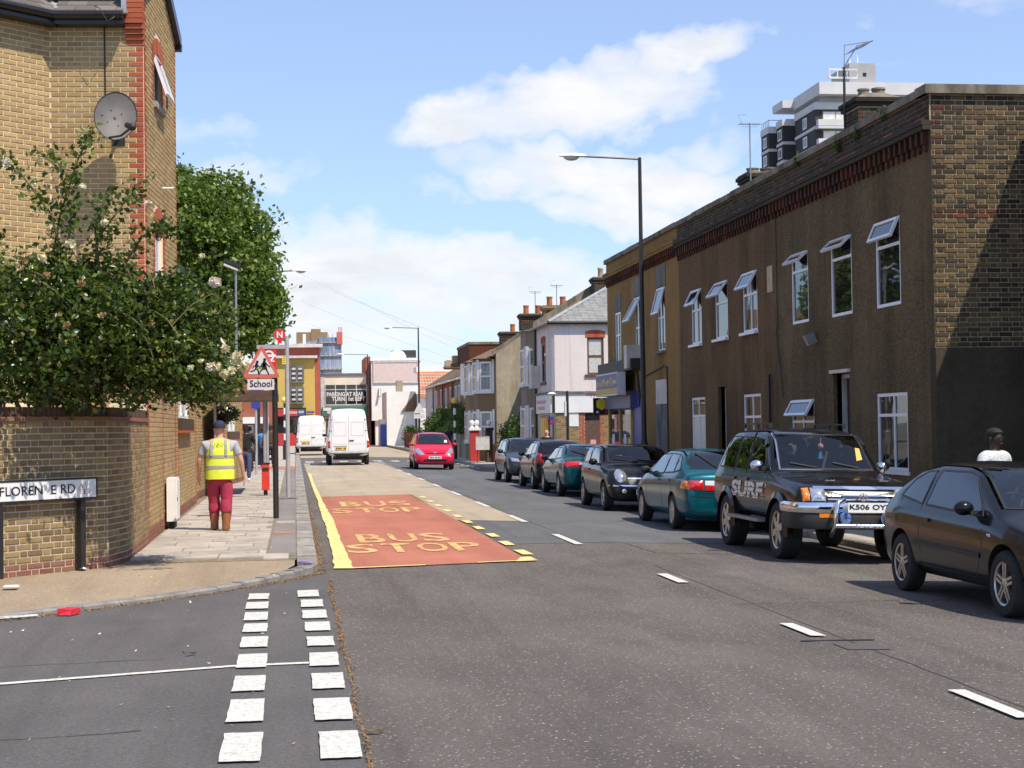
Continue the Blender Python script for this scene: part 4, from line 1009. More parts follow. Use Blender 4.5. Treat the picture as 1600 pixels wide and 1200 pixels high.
# ================================================================ STREET FURNITURE, LEFT
def column_lamp(name,label,base,h,arm,hw=.075,armr=.025,group='street lamps',tilt=0,head='sodium'):
    th=thing(name,label,'street lamp',base,0,group); m_=MB(); x,y,z=base
    m_.lathe((x,y,z),[(hw*1.5,0),(hw*1.5,1.2),(hw*1.1,1.3),(hw,1.35),(hw*.62,h)],12,'blackpole'); m_.build('column',th,True)
    m_=MB(); m_.box(x-.06,x+.06,y-hw*1.5-.01,y-hw*1.5+.03,z+.5,z+1.05,'blackpole'); m_.build('access_door',th)
    m_=MB(); s=-1 if arm<0 else 1; m_.tube([(x,y,z+h-.06),(x+s*.08,y,z+h-.04),(x+arm,y,z+h+.02)],armr,8,'blackpole'); m_.build('arm',th,True)
    m_=MB(); hx=x+arm+s*.3; vs=[]
    prof=[(-.36,.03,.02),(-.30,.07,.05),(-.1,.14,.085),(.12,.15,.09),(.28,.11,.07),(.36,.05,.04)]
    n=12
    for (q,w,hh) in prof:
        for k in range(n):
            a=2*math.pi*k/n; zz=math.sin(a)*hh; vs.append((hx+q,y+math.cos(a)*w,z+h+.02+(zz if zz>0 else zz*.25)))
    fs=[(i*n+k,i*n+(k+1)%n,(i+1)*n+(k+1)%n,(i+1)*n+k) for i in range(len(prof)-1) for k in range(n)]+[tuple(range(n)),tuple((len(prof)-1)*n+k for k in range(n))]
    m_.add(vs,fs,'lampwhite'); m_.build('lantern',th,True)
    m_=MB(); m_.sphere((hx+.04*s,y,z+h+.0),.13,'dirtywhite',8,(1.6,.85,.75)); m_.build('bowl',th,True); return th
column_lamp('street_lamp','tall black lamp post with long arm before the brown rendered terrace',(9.15,43.2,gz(8.2,43)+.11),8.82,-1.5)
column_lamp('street_lamp','slim distant lamp post before the far right terrace and white building',(8.8,118.5,.2),8.75,-1.9)
column_lamp('street_lamp','lamp post half hidden in the green tree with its arm over the road',(-1.6,75,.22),8.65,1.6)
column_lamp('street_lamp','farthest lamp arm reaching left beside the white building',(6.9,158,.25),8.6,-2.3)
# old post top lantern in the rose foliage
lx,ly=-1.97,58.0
th=thing('lantern_post','slim grey post with hooded lantern poking up in front of the tree','street lamp',(lx,ly,.2),0,'street lamps')
m_=MB(); m_.lathe((lx,ly,.2),[(.08,0),(.08,1.2),(.05,1.25),(.038,7.25)],10,'greymetal'); m_.build('column',th)
m_=MB(); m_.obox((lx-.12,ly,7.52),(.28,0,-.11),(0,.13,0),(.03,0,.06),'blackpole'); m_.build('hood',th)
m_=MB(); m_.obox((lx-.16,ly,7.39),(.24,0,-.10),(0,.12,0),(.015,0,.03),'dirtywhite'); m_.build('lens',th)
# school warning sign
ss=thing('school_sign','red triangle sign with two running children over a School plate on black post','road sign',(-.36,30.95,KH))
m_=MB(); m_.tube([(-.36,30.95,.1),(-.36,30.95,2.72)],.052,12,'blackpole'); m_.build('post',ss,True)
SY=30.86
def P3(px,py,y=SY): return at(px,py,y)
def flat(mb,pts,y,th_,mt):
    mb.prism([Vector((p.x,y,p.z)) for p in [at(a,b,SY) for a,b in pts]],(0,th_,0),mt)
def trir(cx,cy,r,rr):   # rounded triangle in picture units about a centre
    out=[]
    V=[(cx,cy-r),(cx+r*.866,cy+r*.5),(cx-r*.866,cy+r*.5)]
    for i in range(3):
        a,b,c=[Vector(V[(i+k)%3]) for k in (-1,0,1)]
        d1=(a-b).normalized(); d2=(c-b).normalized(); p=b+d1*rr; q=b+d2*rr
        for k in range(5):
            f=k/4; out.append(tuple(p.lerp(b,f).lerp(b.lerp(q,f),f)))
    return out
m_=MB(); flat(m_,trir(408.5,573,34.5,6),SY,.012,'signrust'); m_.build('triangle_plate',ss)
m_=MB(); flat(m_,trir(408.5,572.5,24.5,2),SY-.004,.004,'signgrey'); tri_=m_.build('white_field',ss)
m_=MB()
def blob(px,py,r): flat(m_,[(px+r*math.cos(k*math.pi/5),py+r*math.sin(k*math.pi/5)) for k in range(10)],SY-.008,.003,'blackgloss')
def limb(*pts,w=2.0):
    for (a,b),(c,d) in zip(pts,pts[1:]):
        v=Vector((c-a,d-b)).normalized(); nn=Vector((-v.y,v.x))*w/2; e=v*w*.25
        flat(m_,[(a-e.x+nn.x,b-e.y+nn.y),(c+e.x+nn.x,d+e.y+nn.y),(c+e.x-nn.x,d+e.y-nn.y),(a-e.x-nn.x,b-e.y-nn.y)],SY-.008,.003,'blackgloss')
blob(402,565.5,2.3); blob(413.6,562,2.4)
limb((401,568.5),(400.5,576),w=4.2); limb((400.5,570),(396,573),(394.8,575.5),w=1.6); limb((402,570),(405.5,573.5),(409,572.5),w=1.5)
limb((400,576),(397,579),(392,580.5),w=2); limb((401,576),(404,580),(403.8,584),w=2.0)
limb((413,565),(412.5,572),w=4.2); flat(m_,[(410.2,568),(415.5,568),(418,578),(408.5,577)],SY-.008,.003,'blackgloss'); limb((411.5,566.5),(408,570),(408.5,572.5),w=1.5); limb((415,566.5),(418.5,571),(422,573),w=1.6)
limb((410.5,577),(407,580),(405.5,584),w=1.9); limb((416,577),(418,581),(420,584.2),w=1.9)
m_.build('children_symbol',ss)
m_=MB(); flat(m_,[(386.5,592.5),(428.5,592.5),(428.5,609),(386.5,609)],SY,.012,'signgrey'); m_.build('name_plate',ss)
a_,b_=at(390.5,604.8,SY-.004),at(425.5,604.8,SY-.004)
text_on(ss,'School',a_,(1,0,0),(0,0,1),'blackgloss',b_.x-a_.x,.125,bold=.012)
m_=MB(); 
for py in (565,588,600):
    p=at(408,py,SY+.04); q_=at(432,py,SY+.06); m_.tube([(p.x-.1,SY+.03,p.z),(-.36,SY+.05,p.z)],.016,6,'greymetal')
m_.build('bracket',ss)
# bus stop pole with night roundel
bs=thing('bus_stop_pole','grey bus stop pole topped by a red roundel with white N','bus stop',(-.17,39.3,gz(0,39)+KH))
zb=gz(0,39)+KH
m_=MB(); m_.lathe((-.17,39.3,zb),[(.05,0),(.05,3.72),(.045,3.8)],14,'greypole'); m_.build('post',bs,True)
m_=MB(); m_.prism([(-.33,39.1,zb+.004),(.06,39.15,zb+.004),(.05,39.5,zb+.004),(-.32,39.5,zb+.004)],(0,0,.03),'kerb_low'); m_.build('base_plate',bs)
BY=39.25
m_=MB(); c=at(437,523,BY); m_.lathe((c.x,BY-.02,c.z),[(.132,0),(.132,.04)],28,'signred',ax=(0,1,0)); m_.build('roundel',bs)
m_=MB(); m_.box(c.x-.05,c.x+.05,BY-.015,BY+.025,c.z-.20,c.z-.12,'signred'); m_.build('stalk',bs)
text_on(bs,'N',(c.x-.068,BY-.026,c.z-.075),(1,0,0),(0,0,1),'signwhite',.136,.15,bold=.035)
p0=at(401,539,BY); p1=at(433,545,BY)
m_=MB(); m_.box(p0.x,-.2,BY+.0,BY+.06,p1.z,p0.z,'greypole'); m_.build('flag_frame_top',bs)
q0=at(404,546,BY); q1=at(432,588,BY)
m_=MB(); m_.box(q0.x,q1.x,BY+.01,BY+.05,q1.z,q0.z,'signred'); m_.build('flag',bs)
m_=MB(); cc=at(420,556,BY); rg=[(.15,.012),(.15,0),(.095,0),(.095,.012)]
for k in range(24):
    w0,w1=2*math.pi*k/24,2*math.pi*(k+1)/24
    m_.add([(cc.x+r*math.cos(w),BY+.004,cc.z+r*math.sin(w)) for r,w in ((.13,w0),(.13,w1),(.085,w1),(.085,w0))],[(3,2,1,0)],'signwhite')
m_.box(cc.x-.17,cc.x+.17,BY+.001,BY+.006,cc.z-.03,cc.z+.03,'signwhite'); m_.build('bus_roundel',bs)
y0=at(441,556,BY); y1=at(445,569,BY); m_=MB(); m_.box(y0.x,y1.x+.02,BY-.01,BY,y1.z,y0.z,'signyellow'); 
for k in range(4): m_.box(y0.x+.02,y1.x,BY-.013,BY-.0105,y1.z+.03+k*.045,y1.z+.045+k*.045,'blackgloss')
m_.build('yellow_plate',bs)
# bus shelter
sh_=thing('bus_shelter','flat brown roofed bus shelter on slim grey posts','bus shelter',(-1.2,43,gz(0,43)+KH)); zs=gz(0,43)+KH
m_=MB(); m_.box(-2.0,-.42,41.2,45.4,zs+2.36,zs+2.54,'greyboard'); m_.build('roof',sh_)
m_=MB(); m_.box(-2.02,-.40,41.14,41.2,zs+2.33,zs+2.57,'timber'); m_.build('roof_edge',sh_)
for x,y in ((-.75,41.6),(-.75,45.1),(-1.95,41.6),(-1.95,45.1)):
    m_=MB(); m_.tube([(x,y,zs),(x,y,zs+2.36)],.035,8,'greypole'); m_.build('post',sh_)
for k in range(3):
    m_=MB(); m_.box(-1.965,-1.945,41.75+k*1.12,42.8+k*1.12,zs+.3,zs+2.2,'glass'); m_.build('pane',sh_)
m_=MB(); m_.box(-1.9,-1.6,42,44.8,zs+.55,zs+.6,'bin_red'); m_.build('bench',sh_)
bn=thing('litter_bin','narrow bright red litter bin on a short black leg beside the bus stop','litter bin',(-.72,41.3,zs))
m_=MB(); m_.box(-.82,-.63,41.2,41.45,zs+.13,zs+.76,'bin_red'); m_.build('body',bn)
m_=MB(); m_.box(-.83,-.62,41.19,41.46,zs+.762,zs+.80,'blackplastic'); m_.box(-.80,-.65,41.19,41.198,zs+.60,zs+.68,'blackplastic'); m_.build('lid',bn)
m_=MB(); m_.box(-.77,-.68,41.25,41.4,zs,zs+.13,'blackplastic'); m_.build('leg',bn)
# small posts and signs beyond the shelter
def post_sign(name,label,x,y,h,sx,sz,mt,cat='road sign',zc=None,shape=None):
    z=gz(x,y)+KH; th=thing(name,label,cat,(x,y,z)); m_=MB(); m_.tube([(x,y,z),(x,y,z+h)],.045,8,'greypole'); m_.build('post',th)
    if mt:
        m_=MB(); zz=z+(zc or h-sz/2); m_.box(x-sx/2,x+sx/2,y-.07,y-.05,zz-sz/2,zz+sz/2,mt); m_.build('plate',th)
    return th
p=at(400,660,60); post_sign('information_sign','dark blue sign panel on a grey post behind the shelter',p.x,60,3.1,.32,.75,'signblue')
p=at(353,640,62); post_sign('plain_pole','bare grey pole standing left of the blue sign',p.x,62,3.4,.1,.1,None,'pole')
p=at(417,640,50); post_sign('timetable_post','slim grey post with timetable plate between shelter and bin',p.x,50,2.9,.16,.3,'signgrey')
def belisha(label,x,y,globe):
    z=gz(x,y)+.1; th=thing('belisha_beacon',label,'crossing beacon',(x,y,z),0,'crossing beacons')
    m_=MB(); m_.lathe((x,y,z),[(.11,0),(.11,.75),(.06,.8),(.055,2.95)],12,'blackpole'); m_.build('post',th,True)
    for k in range(3):
        m_=MB(); m_.lathe((x,y,z+1.02+k*.66),[(.067,0),(.067,.34)],12,'whitepaint'); m_.build('white_band',th)
    m_=MB(); m_.sphere((x,y,z+3.08),.17,globe,12); m_.build('globe',th,True)
belisha('black and white striped beacon with pale yellow globe left of the vans',-.52,86.6,'yellow_globe')
belisha('black and white striped beacon with orange globe right of the red car',8.32,87.0,'amber_globe')
# overhead wires
for k,(a,b) in enumerate((((380,385),(775,560)),((560,470),(760,562)),((470,470),(740,570)),((480,505),(720,575)),((520,455),(765,545)))):
    p,q=at(*a,112),at(*b,126); m_=MB(); m_.tube([p.lerp(q,i/8)-Vector((0,0,.25*math.sin(math.pi*i/8))) for i in range(9)],.006,4,'wire')
    tag(m_.build('overhead_wire'),('longest thin overhead wire, running from the tree to the terrace roofs','shortest and topmost thin wire ending above the terrace roofs','lower left thin wire starting beside the tree crown','lowest of the thin wires crossing in front of the far tower','middle thin wire passing above the far lamp post')[k],'wire','overhead wires')
# ================================================================ PEOPLE
def skin(name,chains,parent,mt,levels=2,mats=None,smooth=True):
    """one continuous skin over joined chains of (x,y,z,r[,r2])"""
    V=[];Rr=[];Ed=[]
    def idx(p):
        for i,v in enumerate(V):
            if (Vector(v)-Vector(p[:3])).length<1e-4: return i
        V.append(tuple(p[:3])); Rr.append((p[3],p[4] if len(p)>4 else p[3])); return len(V)-1
    for ch in chains:
        last=None
        for p in ch:
            i=idx(p)
            if last is not None and i!=last: Ed.append((last,i))
            last=i
    me=bpy.data.meshes.new('s'); me.from_pydata(V,Ed,[]); o=bpy.data.objects.new('s',me); C.objects.link(o)
    md=o.modifiers.new('s','SKIN'); md.use_smooth_shade=True
    if not me.skin_vertices: me.skin_vertices.new()
    for i,sv_ in enumerate(me.skin_vertices[0].data): sv_.radius=Rr[i]; sv_.use_root=(i==0)
    sb=o.modifiers.new('u','SUBSURF'); sb.levels=levels; sb.render_levels=levels
    bpy.context.view_layer.update()
    r=bpy.data.meshes.new_from_object(o.evaluated_get(bpy.context.evaluated_depsgraph_get()))
    bpy.data.objects.remove(o); bpy.data.meshes.remove(me)
    r.materials.clear(); r.materials.append(M[mt]); r.polygons.foreach_set('use_smooth',[True]*len(r.polygons)); r.update()
    return link(name,r,parent,local=True)
def loft(mb,rings,mt,n=20,caps=True):
    vs=[];fs=[]
    for (cx,cy,z,rx,ry) in rings:
        for k in range(n):
            a=2*math.pi*k/n; c,s_=math.cos(a),math.sin(a)
            vs.append((cx+rx*abs(c)**.8*(1 if c>0 else -1),cy+ry*abs(s_)**.8*(1 if s_>0 else -1),z))
    for i in range(len(rings)-1):
        for k in range(n):
            j=(k+1)%n; fs.append((i*n+k,i*n+j,(i+1)*n+j,(i+1)*n+k))
    if caps: fs.append(tuple(range(n))[::-1]); fs.append(tuple((len(rings)-1)*n+k for k in range(n)))
    return mb.add(vs,fs,mt)
def person(label,loc,rz,H_=1.75,skinm='skin_brown',top='blackcloth',legs='jeans',shoes='blackplastic',hair='hair',stride=.16,build=1.0,sleeve='short',arms=None,cap=None,group='pedestrians',extra=None,fingers=False):
    th=thing('person',label,'person',loc,rz,group); s=H_/1.75; b=build
    hip=.92;kn=.50; 
    fL=Vector((-.10,stride,.06)); fR=Vector((.10,-stride,.06))
    kL=Vector((-.105,stride*.75,kn)); kR=Vector((.105,-stride*.15,kn-.01))
    hd=[(0,0,hip,.135*b,.105*b),(0,-.0,1.08,.135*b,.10*b),(0,-.01,1.25,.15*b,.11*b),(0,-.01,1.40,.125*b,.095*b),(0,.0,1.49,.062),(0,.015,1.555,.06),(0,.025,1.62,.082,.095),(0,.02,1.69,.074,.088),(0,.01,1.735,.045,.05)]
    if arms is None: arms=[[(-.20*b,0,1.40),(-.27*b,-.04,1.13),(-.28*b,.06,.90)],[(.20*b,0,1.40),(.27*b,.03,1.13),(.285*b,.14,.90)]]
    ch=[[tuple(Vector(p[:3])*s)+tuple(q*s for q in p[3:]) for p in hd]]
    def sc(p,*r): return tuple(Vector(p)*s)+tuple(x*s for x in r)
    for a in arms:
        S_,E_2,W_=[Vector(q) for q in a]; d=(W_-E_2).normalized()
        ch.append([sc((0,-.01,1.40),.125*b,.095*b),sc(S_*1,.062),sc(S_.lerp(E_2,.5),.054),sc(E_2,.044),sc(E_2.lerp(W_,.5),.040),sc(W_,.029),sc(W_+d*.06,.036,.024),sc(W_+d*.10,.034,.02)])
        if fingers:
            side=1 if W_.x>0 else -1
            for k in range(4):
                o_=W_+d*.09+Vector((0,(k-1.5)*.021,0)); L_=(.072,.082,.076,.058)[k]
                ch.append([sc(W_+d*.10,.034,.02),sc(o_+d*.03,.0105),sc(o_+d*(.03+L_*.5)+Vector((-side*.008,0,0)),.0095),sc(o_+d*(.03+L_)+Vector((-side*.025,0,0)),.0075)])
            ch.append([sc(W_+d*.06,.036,.024),sc(W_+d*.07+Vector((-side*.012,.045,0)),.012),sc(W_+d*.115+Vector((-side*.016,.058,0)),.009)])
    for k_,f_,sx in ((kL,fL,-1),(kR,fR,1)):
        ch.append([sc((0,0,hip),.135*b,.105*b),sc((sx*.09,.0,.86),.085*b),sc(Vector((sx*.1,0,.86)).lerp(k_,.5),.075*b),sc(k_,.056),sc(k_.lerp(f_,.45),.052),sc(f_+Vector((0,-.01,.04)),.036),sc(f_+Vector((0,.05,-.02)),.036),sc(f_+Vector((0,.15,-.035)),.026)])
    skin('body',ch,th,skinm,2)
    # clothes follow the body
    cl=[[sc((0,0,.90),.165*b,.125*b),sc((0,0,1.08),.162*b,.122*b),sc((0,-.01,1.25),.175*b,.13*b),sc((0,-.01,1.41),.142*b,.108*b),sc((0,0,1.475),.075)]]
    for a in arms:
        S_,E_2,W_=[Vector(q) for q in a]; t1=E_2.lerp(S_,.25) if sleeve=='short' else W_
        c=[sc((0,-.01,1.41),.142*b,.108*b),sc(S_,.082),sc(S_.lerp(E_2,.55),.076)]
        if sleeve=='long': c+=[sc(E_2,.06),sc(W_,.046)]
        else: c+=[sc(t1,.072)]
        cl.append(c)
    skin('shirt',cl,th,top,2)
    tl=[[sc((0,0,.96),.152*b,.118*b),sc((0,0,.88),.15*b,.12*b)]]
    for k_,f_,sx in ((kL,fL,-1),(kR,fR,1)):
        tl.append([sc((0,0,.88),.15*b,.12*b),sc((sx*.085,0,.80),.103*b),sc(Vector((sx*.1,0,.86)).lerp(k_,.55),.094*b),sc(k_,.075*b),sc(k_.lerp(f_,.5),.072*b),sc(f_+Vector((0,-.01,.03)),.066)])
    skin('trousers',tl,th,legs,2)
    for f_ in (fL,fR):
        skin('shoe',[[sc(f_+Vector((0,-.04,-.018)),.042),sc(f_+Vector((0,.06,-.018)),.044),sc(f_+Vector((0,.16,-.028)),.034)]],th,shoes,2)
    m_=MB()
    if cap: 
        loft(m_,[(0,.01*s,1.655*s,.098*s,.115*s),(0,.005*s,1.70*s,.097*s,.112*s),(0,.0,1.745*s,.08*s,.09*s),(0,0,1.775*s,.045*s,.05*s),(0,0,1.783*s,.01,.01)],cap); m_.build('cap',th,True,local=True)
        m_=MB(); m_.prism([(math.cos(k*math.pi/8)*.085*s,.10*s+math.sin(k*math.pi/8)*.11*s,1.66*s) for k in range(9)],(0,0,.012),cap); m_.build('cap_peak',th,local=True)
    elif hair:
        loft(m_,[(0,-.035*s,1.60*s,.080*s,.07*s),(0,-.015*s,1.66*s,.090*s,.098*s),(0,.005*s,1.715*s,.088*s,.104*s),(0,.005*s,1.752*s,.064*s,.075*s),(0,0,1.772*s,.02,.02)],hair); m_.build('hair',th,True,local=True)
    # face
    m_=MB()
    for sx in (-1,1): m_.sphere((sx*.032*s,.108*s,1.645*s),.011*s,'blackgloss',6)
    m_.build('eye',th,True,local=True)
    m_=MB(); m_.prism([(-.016*s,.104*s,1.605*s),(.016*s,.104*s,1.605*s),(0,.132*s,1.612*s)],(0,-.012*s,.045*s),skinm); m_.build('nose',th,True,local=True)
    m_=MB(); m_.obox((0,.108*s,1.577*s),(.024*s,0,0),(0,.006*s,0),(0,0,.006*s),'redtext' if skinm=='skin_pale' else 'browncloth'); m_.build('mouth',th,local=True)
    for sx in (-1,1):
        m_=MB(); m_.sphere((sx*.090*s,.012*s,1.63*s),.026*s,skinm,6,(.4,.8,1.2)); m_.build('ear',th,True,local=True)
    if extra: extra(th,s)
    return th
def worker_extra(th,s):
    rings=[(0,-.005,.83,.235,.17),(0,-.005,.90,.235,.172),(0,-.005,1.05,.232,.172),(0,-.01,1.22,.225,.165),(0,-.015,1.34,.215,.150),(0,-.012,1.42,.185,.122),(0,-.005,1.475,.115,.085),(0,0,1.49,.085,.07)]
    m_=MB(); loft(m_,[tuple(v*s for v in r) for r in rings],'hivis',28); v=m_.build('hivis_vest',th,True,local=True)
    def band(z0,z1,e=.006):
        def at_(z):
            for a,b in zip(rings,rings[1:]):
                if a[2]<=z<=b[2]:
                    f=(z-a[2])/(b[2]-a[2]); return tuple((a[i]+(b[i]-a[i])*f) for i in range(5))
        r0,r1=at_(z0),at_(z1); m=MB()
        loft(m,[tuple(q*s for q in (r[0],r[1],zz,r[3]+e,r[4]+e)) for r,zz in ((r0,z0),(r1,z1))],'reflect',28); m.build('reflective_band',v,True,local=True)
    band(1.00,1.05); band(1.17,1.22)
    for sx in (-1,1):
        m=MB(); 
        pts=[(sx*.115,-.178,1.21),(sx*.115,-.170,1.30),(sx*.112,-.155,1.38),(sx*.108,-.125,1.44),(sx*.10,-.085,1.475)]
        for (a,b) in zip(pts,pts[1:]):
            A,B=Vector(a)*s,Vector(b)*s; m.add([A+Vector((-.022,-.006,0)),A+Vector((.022,-.006,0)),B+Vector((.022,-.006,.003)),B+Vector((-.022,-.006,.003))],[(0,1,2,3)],'reflect')
        m.build('shoulder_strip',v,local=True)
    text_on(v,'L.B.N',Vector((-.075,-.182,1.375))*s,(1,0,0),(0,.30,.95),'blackcloth',.15*s,.045*s,bold=.0,local=True)
    # turned up trouser hems over tan boots
    for (x,y) in ((-.10,.10),(.10,-.10)):
        m=MB(); loft(m,[(x*s,(y-.01)*s,.02,.066*s,.085*s),(x*s,(y-.02)*s,.10,.064*s,.075*s),(x*s,(y-.025)*s,.22,.066*s,.070*s),(x*s,(y-.02)*s,.34,.074*s,.076*s)],'leather'); 
        m.sphere((x*s,(y+.09)*s,.05),.062*s,'leather',8,(.95,1.55,.8)); m.build('boot',th,True,local=True)
        m=MB(); loft(m,[(x*s,(y-.02)*s,.31,.086*s,.09*s),(x*s,(y-.02)*s,.335,.094*s,.096*s),(x*s,(y-.02)*s,.40,.094*s,.096*s),(x*s,(y-.01)*s,.50,.088*s,.088*s)],'maroon',20); m.build('trouser_hem',th,True,local=True)
person('worker walking away in a yellow hi-vis vest, maroon trousers and navy cap',(-1.22,27.55,KH+.022),R(-2),1.76,'skin_pale','greyshirt','maroon','leather','hair',.10,1.30,'short',
  arms=[[(-.235,0,1.39),(-.33,.0,1.13),(-.345,.10,.90)],[(.235,0,1.39),(.34,-.02,1.14),(.37,.06,.90)]],cap='navy',extra=worker_extra,fingers=True)
person('man in black shirt and dark jeans walking towards the camera past the shelter',(-1.55,53.2,gz(0,53)+KH),R(180),1.76,'skin_dark','blackcloth','jeans','whitepaint','hair',.13,1.05)
person('person in dark clothes behind the man in black',(-1.75,64,gz(0,64)+KH),R(20),1.70,'skin_brown','navy','blackcloth','blackplastic','hair',.1)
person('person in a bright blue top seen from behind beside the parked car',(-1.35,71.5,gz(0,71)+KH),R(-10),1.66,'skin_brown','bluecloth','navy','blackplastic','hair',.08,1.1,'long')
person('person in a brown coat standing right beside the blue top',(-1.03,70.5,gz(0,70)+KH),R(15),1.76,'skin_brown','browncloth','blackcloth','blackplastic','hair',.06,1.15,'long')
person('man in pale checked shirt standing behind the parked black hatchback',(8.53,19.55,-.08),R(208),1.72,'skin_dark','checkshirt','jeans','blackplastic','hair',.05,1.12)
person('balding pale man in dark jacket passing the bay windowed house',(9.25,61.0,gz(8.2,61)-.02),R(150),1.70,'skin_pale','blackcloth','blackcloth','blackplastic',None,.1,1.05,'long')
person('distant pedestrian in pale top and blue jeans on the right pavement',(8.9,97,gz(8.2,97)+.11),R(185),1.72,'skin_brown','navy','jeans_lt','whitepaint','hair',.14)
# ================================================================ RIGHT TERRACE
FX=9.6
def terrace(label,y0,y1,mt,wins,doors,zt=6.83,extra=None,corb='brick_rust',parapet='brick_soot',corb_z=(5.84,6.17)):
    """y0 near, y1 far; facade plane X=9.6 facing the street"""
    F=FR((FX,y1,0),(0,-1,0),(-1,0,0)); L_=y1-y0; U=lambda y:y1-y
    th=thing('terraced_house',label,'house',(FX,(y0+y1)/2,0)); zb=-.1
    holes=[(U(b),U(a),c,d) for a,b,c,d,*_ in wins]+[(U(b),U(a),zb,d) for a,b,d,*_ in doors]
    m_=MB(); wall(m_,F,0,L_,zb,6.2,holes,mt,reveal=.075); m_.build('wall',th)
    m_=MB(); m_.box(FX+.3,FX+7.5,y0+.02,y1-.02,zb,6.0,'render_dark'); m_.build('rear_block',th)
    for w in wins:
        a,b,c,d,kw=w; kw=dict(kw); kw.setdefault('sill',.06)
        if kw.get('bars_u'): kw['bars_u']=tuple(U(q) for q in kw['bars_u'])
        glazing(F,th,U(b),U(a),c,d,d=-.065,dep=.055,**kw)
    for dd in doors:
        a,b,d,mt_=dd[:4]; m_=MB(); F.bx(m_,U(b)+.05,U(a)-.05,zb,d-.08,-.30,-.24,mt_); dr=m_.build('door',th)
        m_=MB(); F.bx(m_,U(b),U(b)+.05,zb,d-.0,-.26,-.16,'dirtywhite'); F.bx(m_,U(a)-.05,U(a),zb,d,-.26,-.16,'dirtywhite'); F.bx(m_,U(b)+.05,U(a)-.05,d-.08,d,-.26,-.16,'dirtywhite'); m_.build('door_frame',th)
        m_=MB(); F.bx(m_,U(b)+.12,U(b)+.15,.95,1.05,-.24,-.19,'alloy'); m_.build('handle',dr)
        if len(dd)>4: m_=MB(); F.bx(m_,U(b)-.05,U(a)+.05,d+.01,d+.07,-.02,.06,'dirtywhite'); m_.build('lintel_light',th)
    # parapet: string courses (soot and a painted shadow band), dentil corbels, sooty brick, coping
    c0,c1=corb_z; n=0; u=.06
    while u<L_-.1:
        for q,(k,w) in enumerate(((0,.10),(1,.11),(2,.12))):
            pass
        m_=MB(); F.bx(m_,u,u+.09,c0+.13,c1,.002,.085,corb); F.bx(m_,u+.01,u+.08,c0+.02,c0+.127,.002,.05,corb); m_.build('corbel',th); u+=.235; n+=1
    m_=MB(); F.bx(m_,0,L_,c1+.003,c1+.075,.002,.13,parapet); F.bx(m_,0,L_,c1+.078,c1+.15,.002,.15,parapet); m_.build('string_course',th)
    m_=MB(); F.bx(m_,0,L_,c1+.15,zt-.12,-.30,.02,parapet if parapet.startswith('render') else 'mortar_stock'); m_.build('parapet',th)
    if not parapet.startswith('render'): lay(th,F,0,L_,c1+.155,zt-.13,[],lambda u_,z,r,w: 'brick_red' if (r==0 and rnd.random()<.35) else parapet,limit=150,off=.02,d=.012)
    k=0
    while k*.9<L_-.02:
        m_=MB(); F.bx(m_,k*.9+.006,min(k*.9+.894,L_),zt-.12,zt+rnd.uniform(-.008,.008),-.36,.10,'coping'); m_.build('coping_stone',th); k+=1
    if extra: extra(th,F,U)
    return th,F,U
W=lambda **k:k
def xA(th,F,U):
    # brick end wall to the side street with rendered lower part
    E=FR((FX,24.06,0),(1,0,0),(0,-1,0))
    m_=MB(); wall(m_,E,0,5,2.86,6.72,[],'mortar_stock'); m_.build('end_wall',th)
    m_=MB(); E.bx(m_,-.006,5,-.15,2.86,-.2,.03,'render_dark'); m_.build('rendered_base',th)
    def mf(u,z,r,w):
        if u<.16 and r%3==0 and z>5.6 and rnd.random()<.75: return 'brick_rust'
        if 4.80<z<4.96: return 'brick_rust'
        return 'brick_soot' if z>6.55 and rnd.random()<.7 else 'brick_stock'
    lay(th,E,-.0,2.6,2.87,6.68,[],mf,limit=300,flemish=True,jit=.006,d=.013,mort=.016)
    m_=MB(); E.bx(m_,-.11,5,6.71,6.85,-.36,.09,'coping'); m_.build('coping_stone',th)
    for (y,z) in ((25.9,6.72),(27.2,6.6),(28.2,6.62),(30.6,6.75)):
        pts=clump_pts([((FX-.06,y,z),(.06,.09,.12))],8,9,.04,int(y*10)); tag(link('wall_plant',leaves_mesh('wall_plant',pts,.07,'hedge_leaf',int(y)),th),kind='stuff')
    m_=MB(); m_.tube([(FX-.03,32.2,5.85),(FX-.03,32.2,3.7),(FX-.03,32.28,3.6),(FX-.03,31.9,2.25)],.009,4,'blackplastic'); m_.build('cable',th)
    m_=MB(); m_.tube([(FX-.06,32.75,2.75),(FX-.06,32.75,0)],.03,6,'blackgloss'); m_.build('drain_pipe',th)
    m_=MB(); m_.obox((FX-.12,29.8,3.30),(.09,0,.03),(0,.06,0),(-.04,0,.09),'greymetal'); m_.build('vent_cowl',th)
wA=[(25.45,26.58,3.63,5.05,W(bars_z=(4.62,),open_top=(4.66,.42),gl='glass',sill=None)),
    (27.78,28.92,3.64,5.02,W(bars_z=(4.66,),open_top=(4.70,.80),sill=None)),
    (30.25,31.3,3.66,5.01,W(bars_z=(4.66,),open_top=(4.70,.80),sill=None)),
    (25.26,26.65,.96,2.22,W(bars_u=(25.9,),bars_z=(1.86,),sill=.03)),
    (30.03,31.43,.95,2.2,W(bars_u=(30.75,),bars_z=(1.78,),open_top=(1.82,.5,),sill=None))]
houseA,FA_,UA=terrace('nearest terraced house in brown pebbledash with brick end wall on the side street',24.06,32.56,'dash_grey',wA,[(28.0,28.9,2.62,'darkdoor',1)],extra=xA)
def xB(th,F,U):
    m_=MB(); F.bx(m_,U(32.95),U(32.58),4.42,4.95,.0,.012,'potbuff'); m_.build('bare_patch',th)
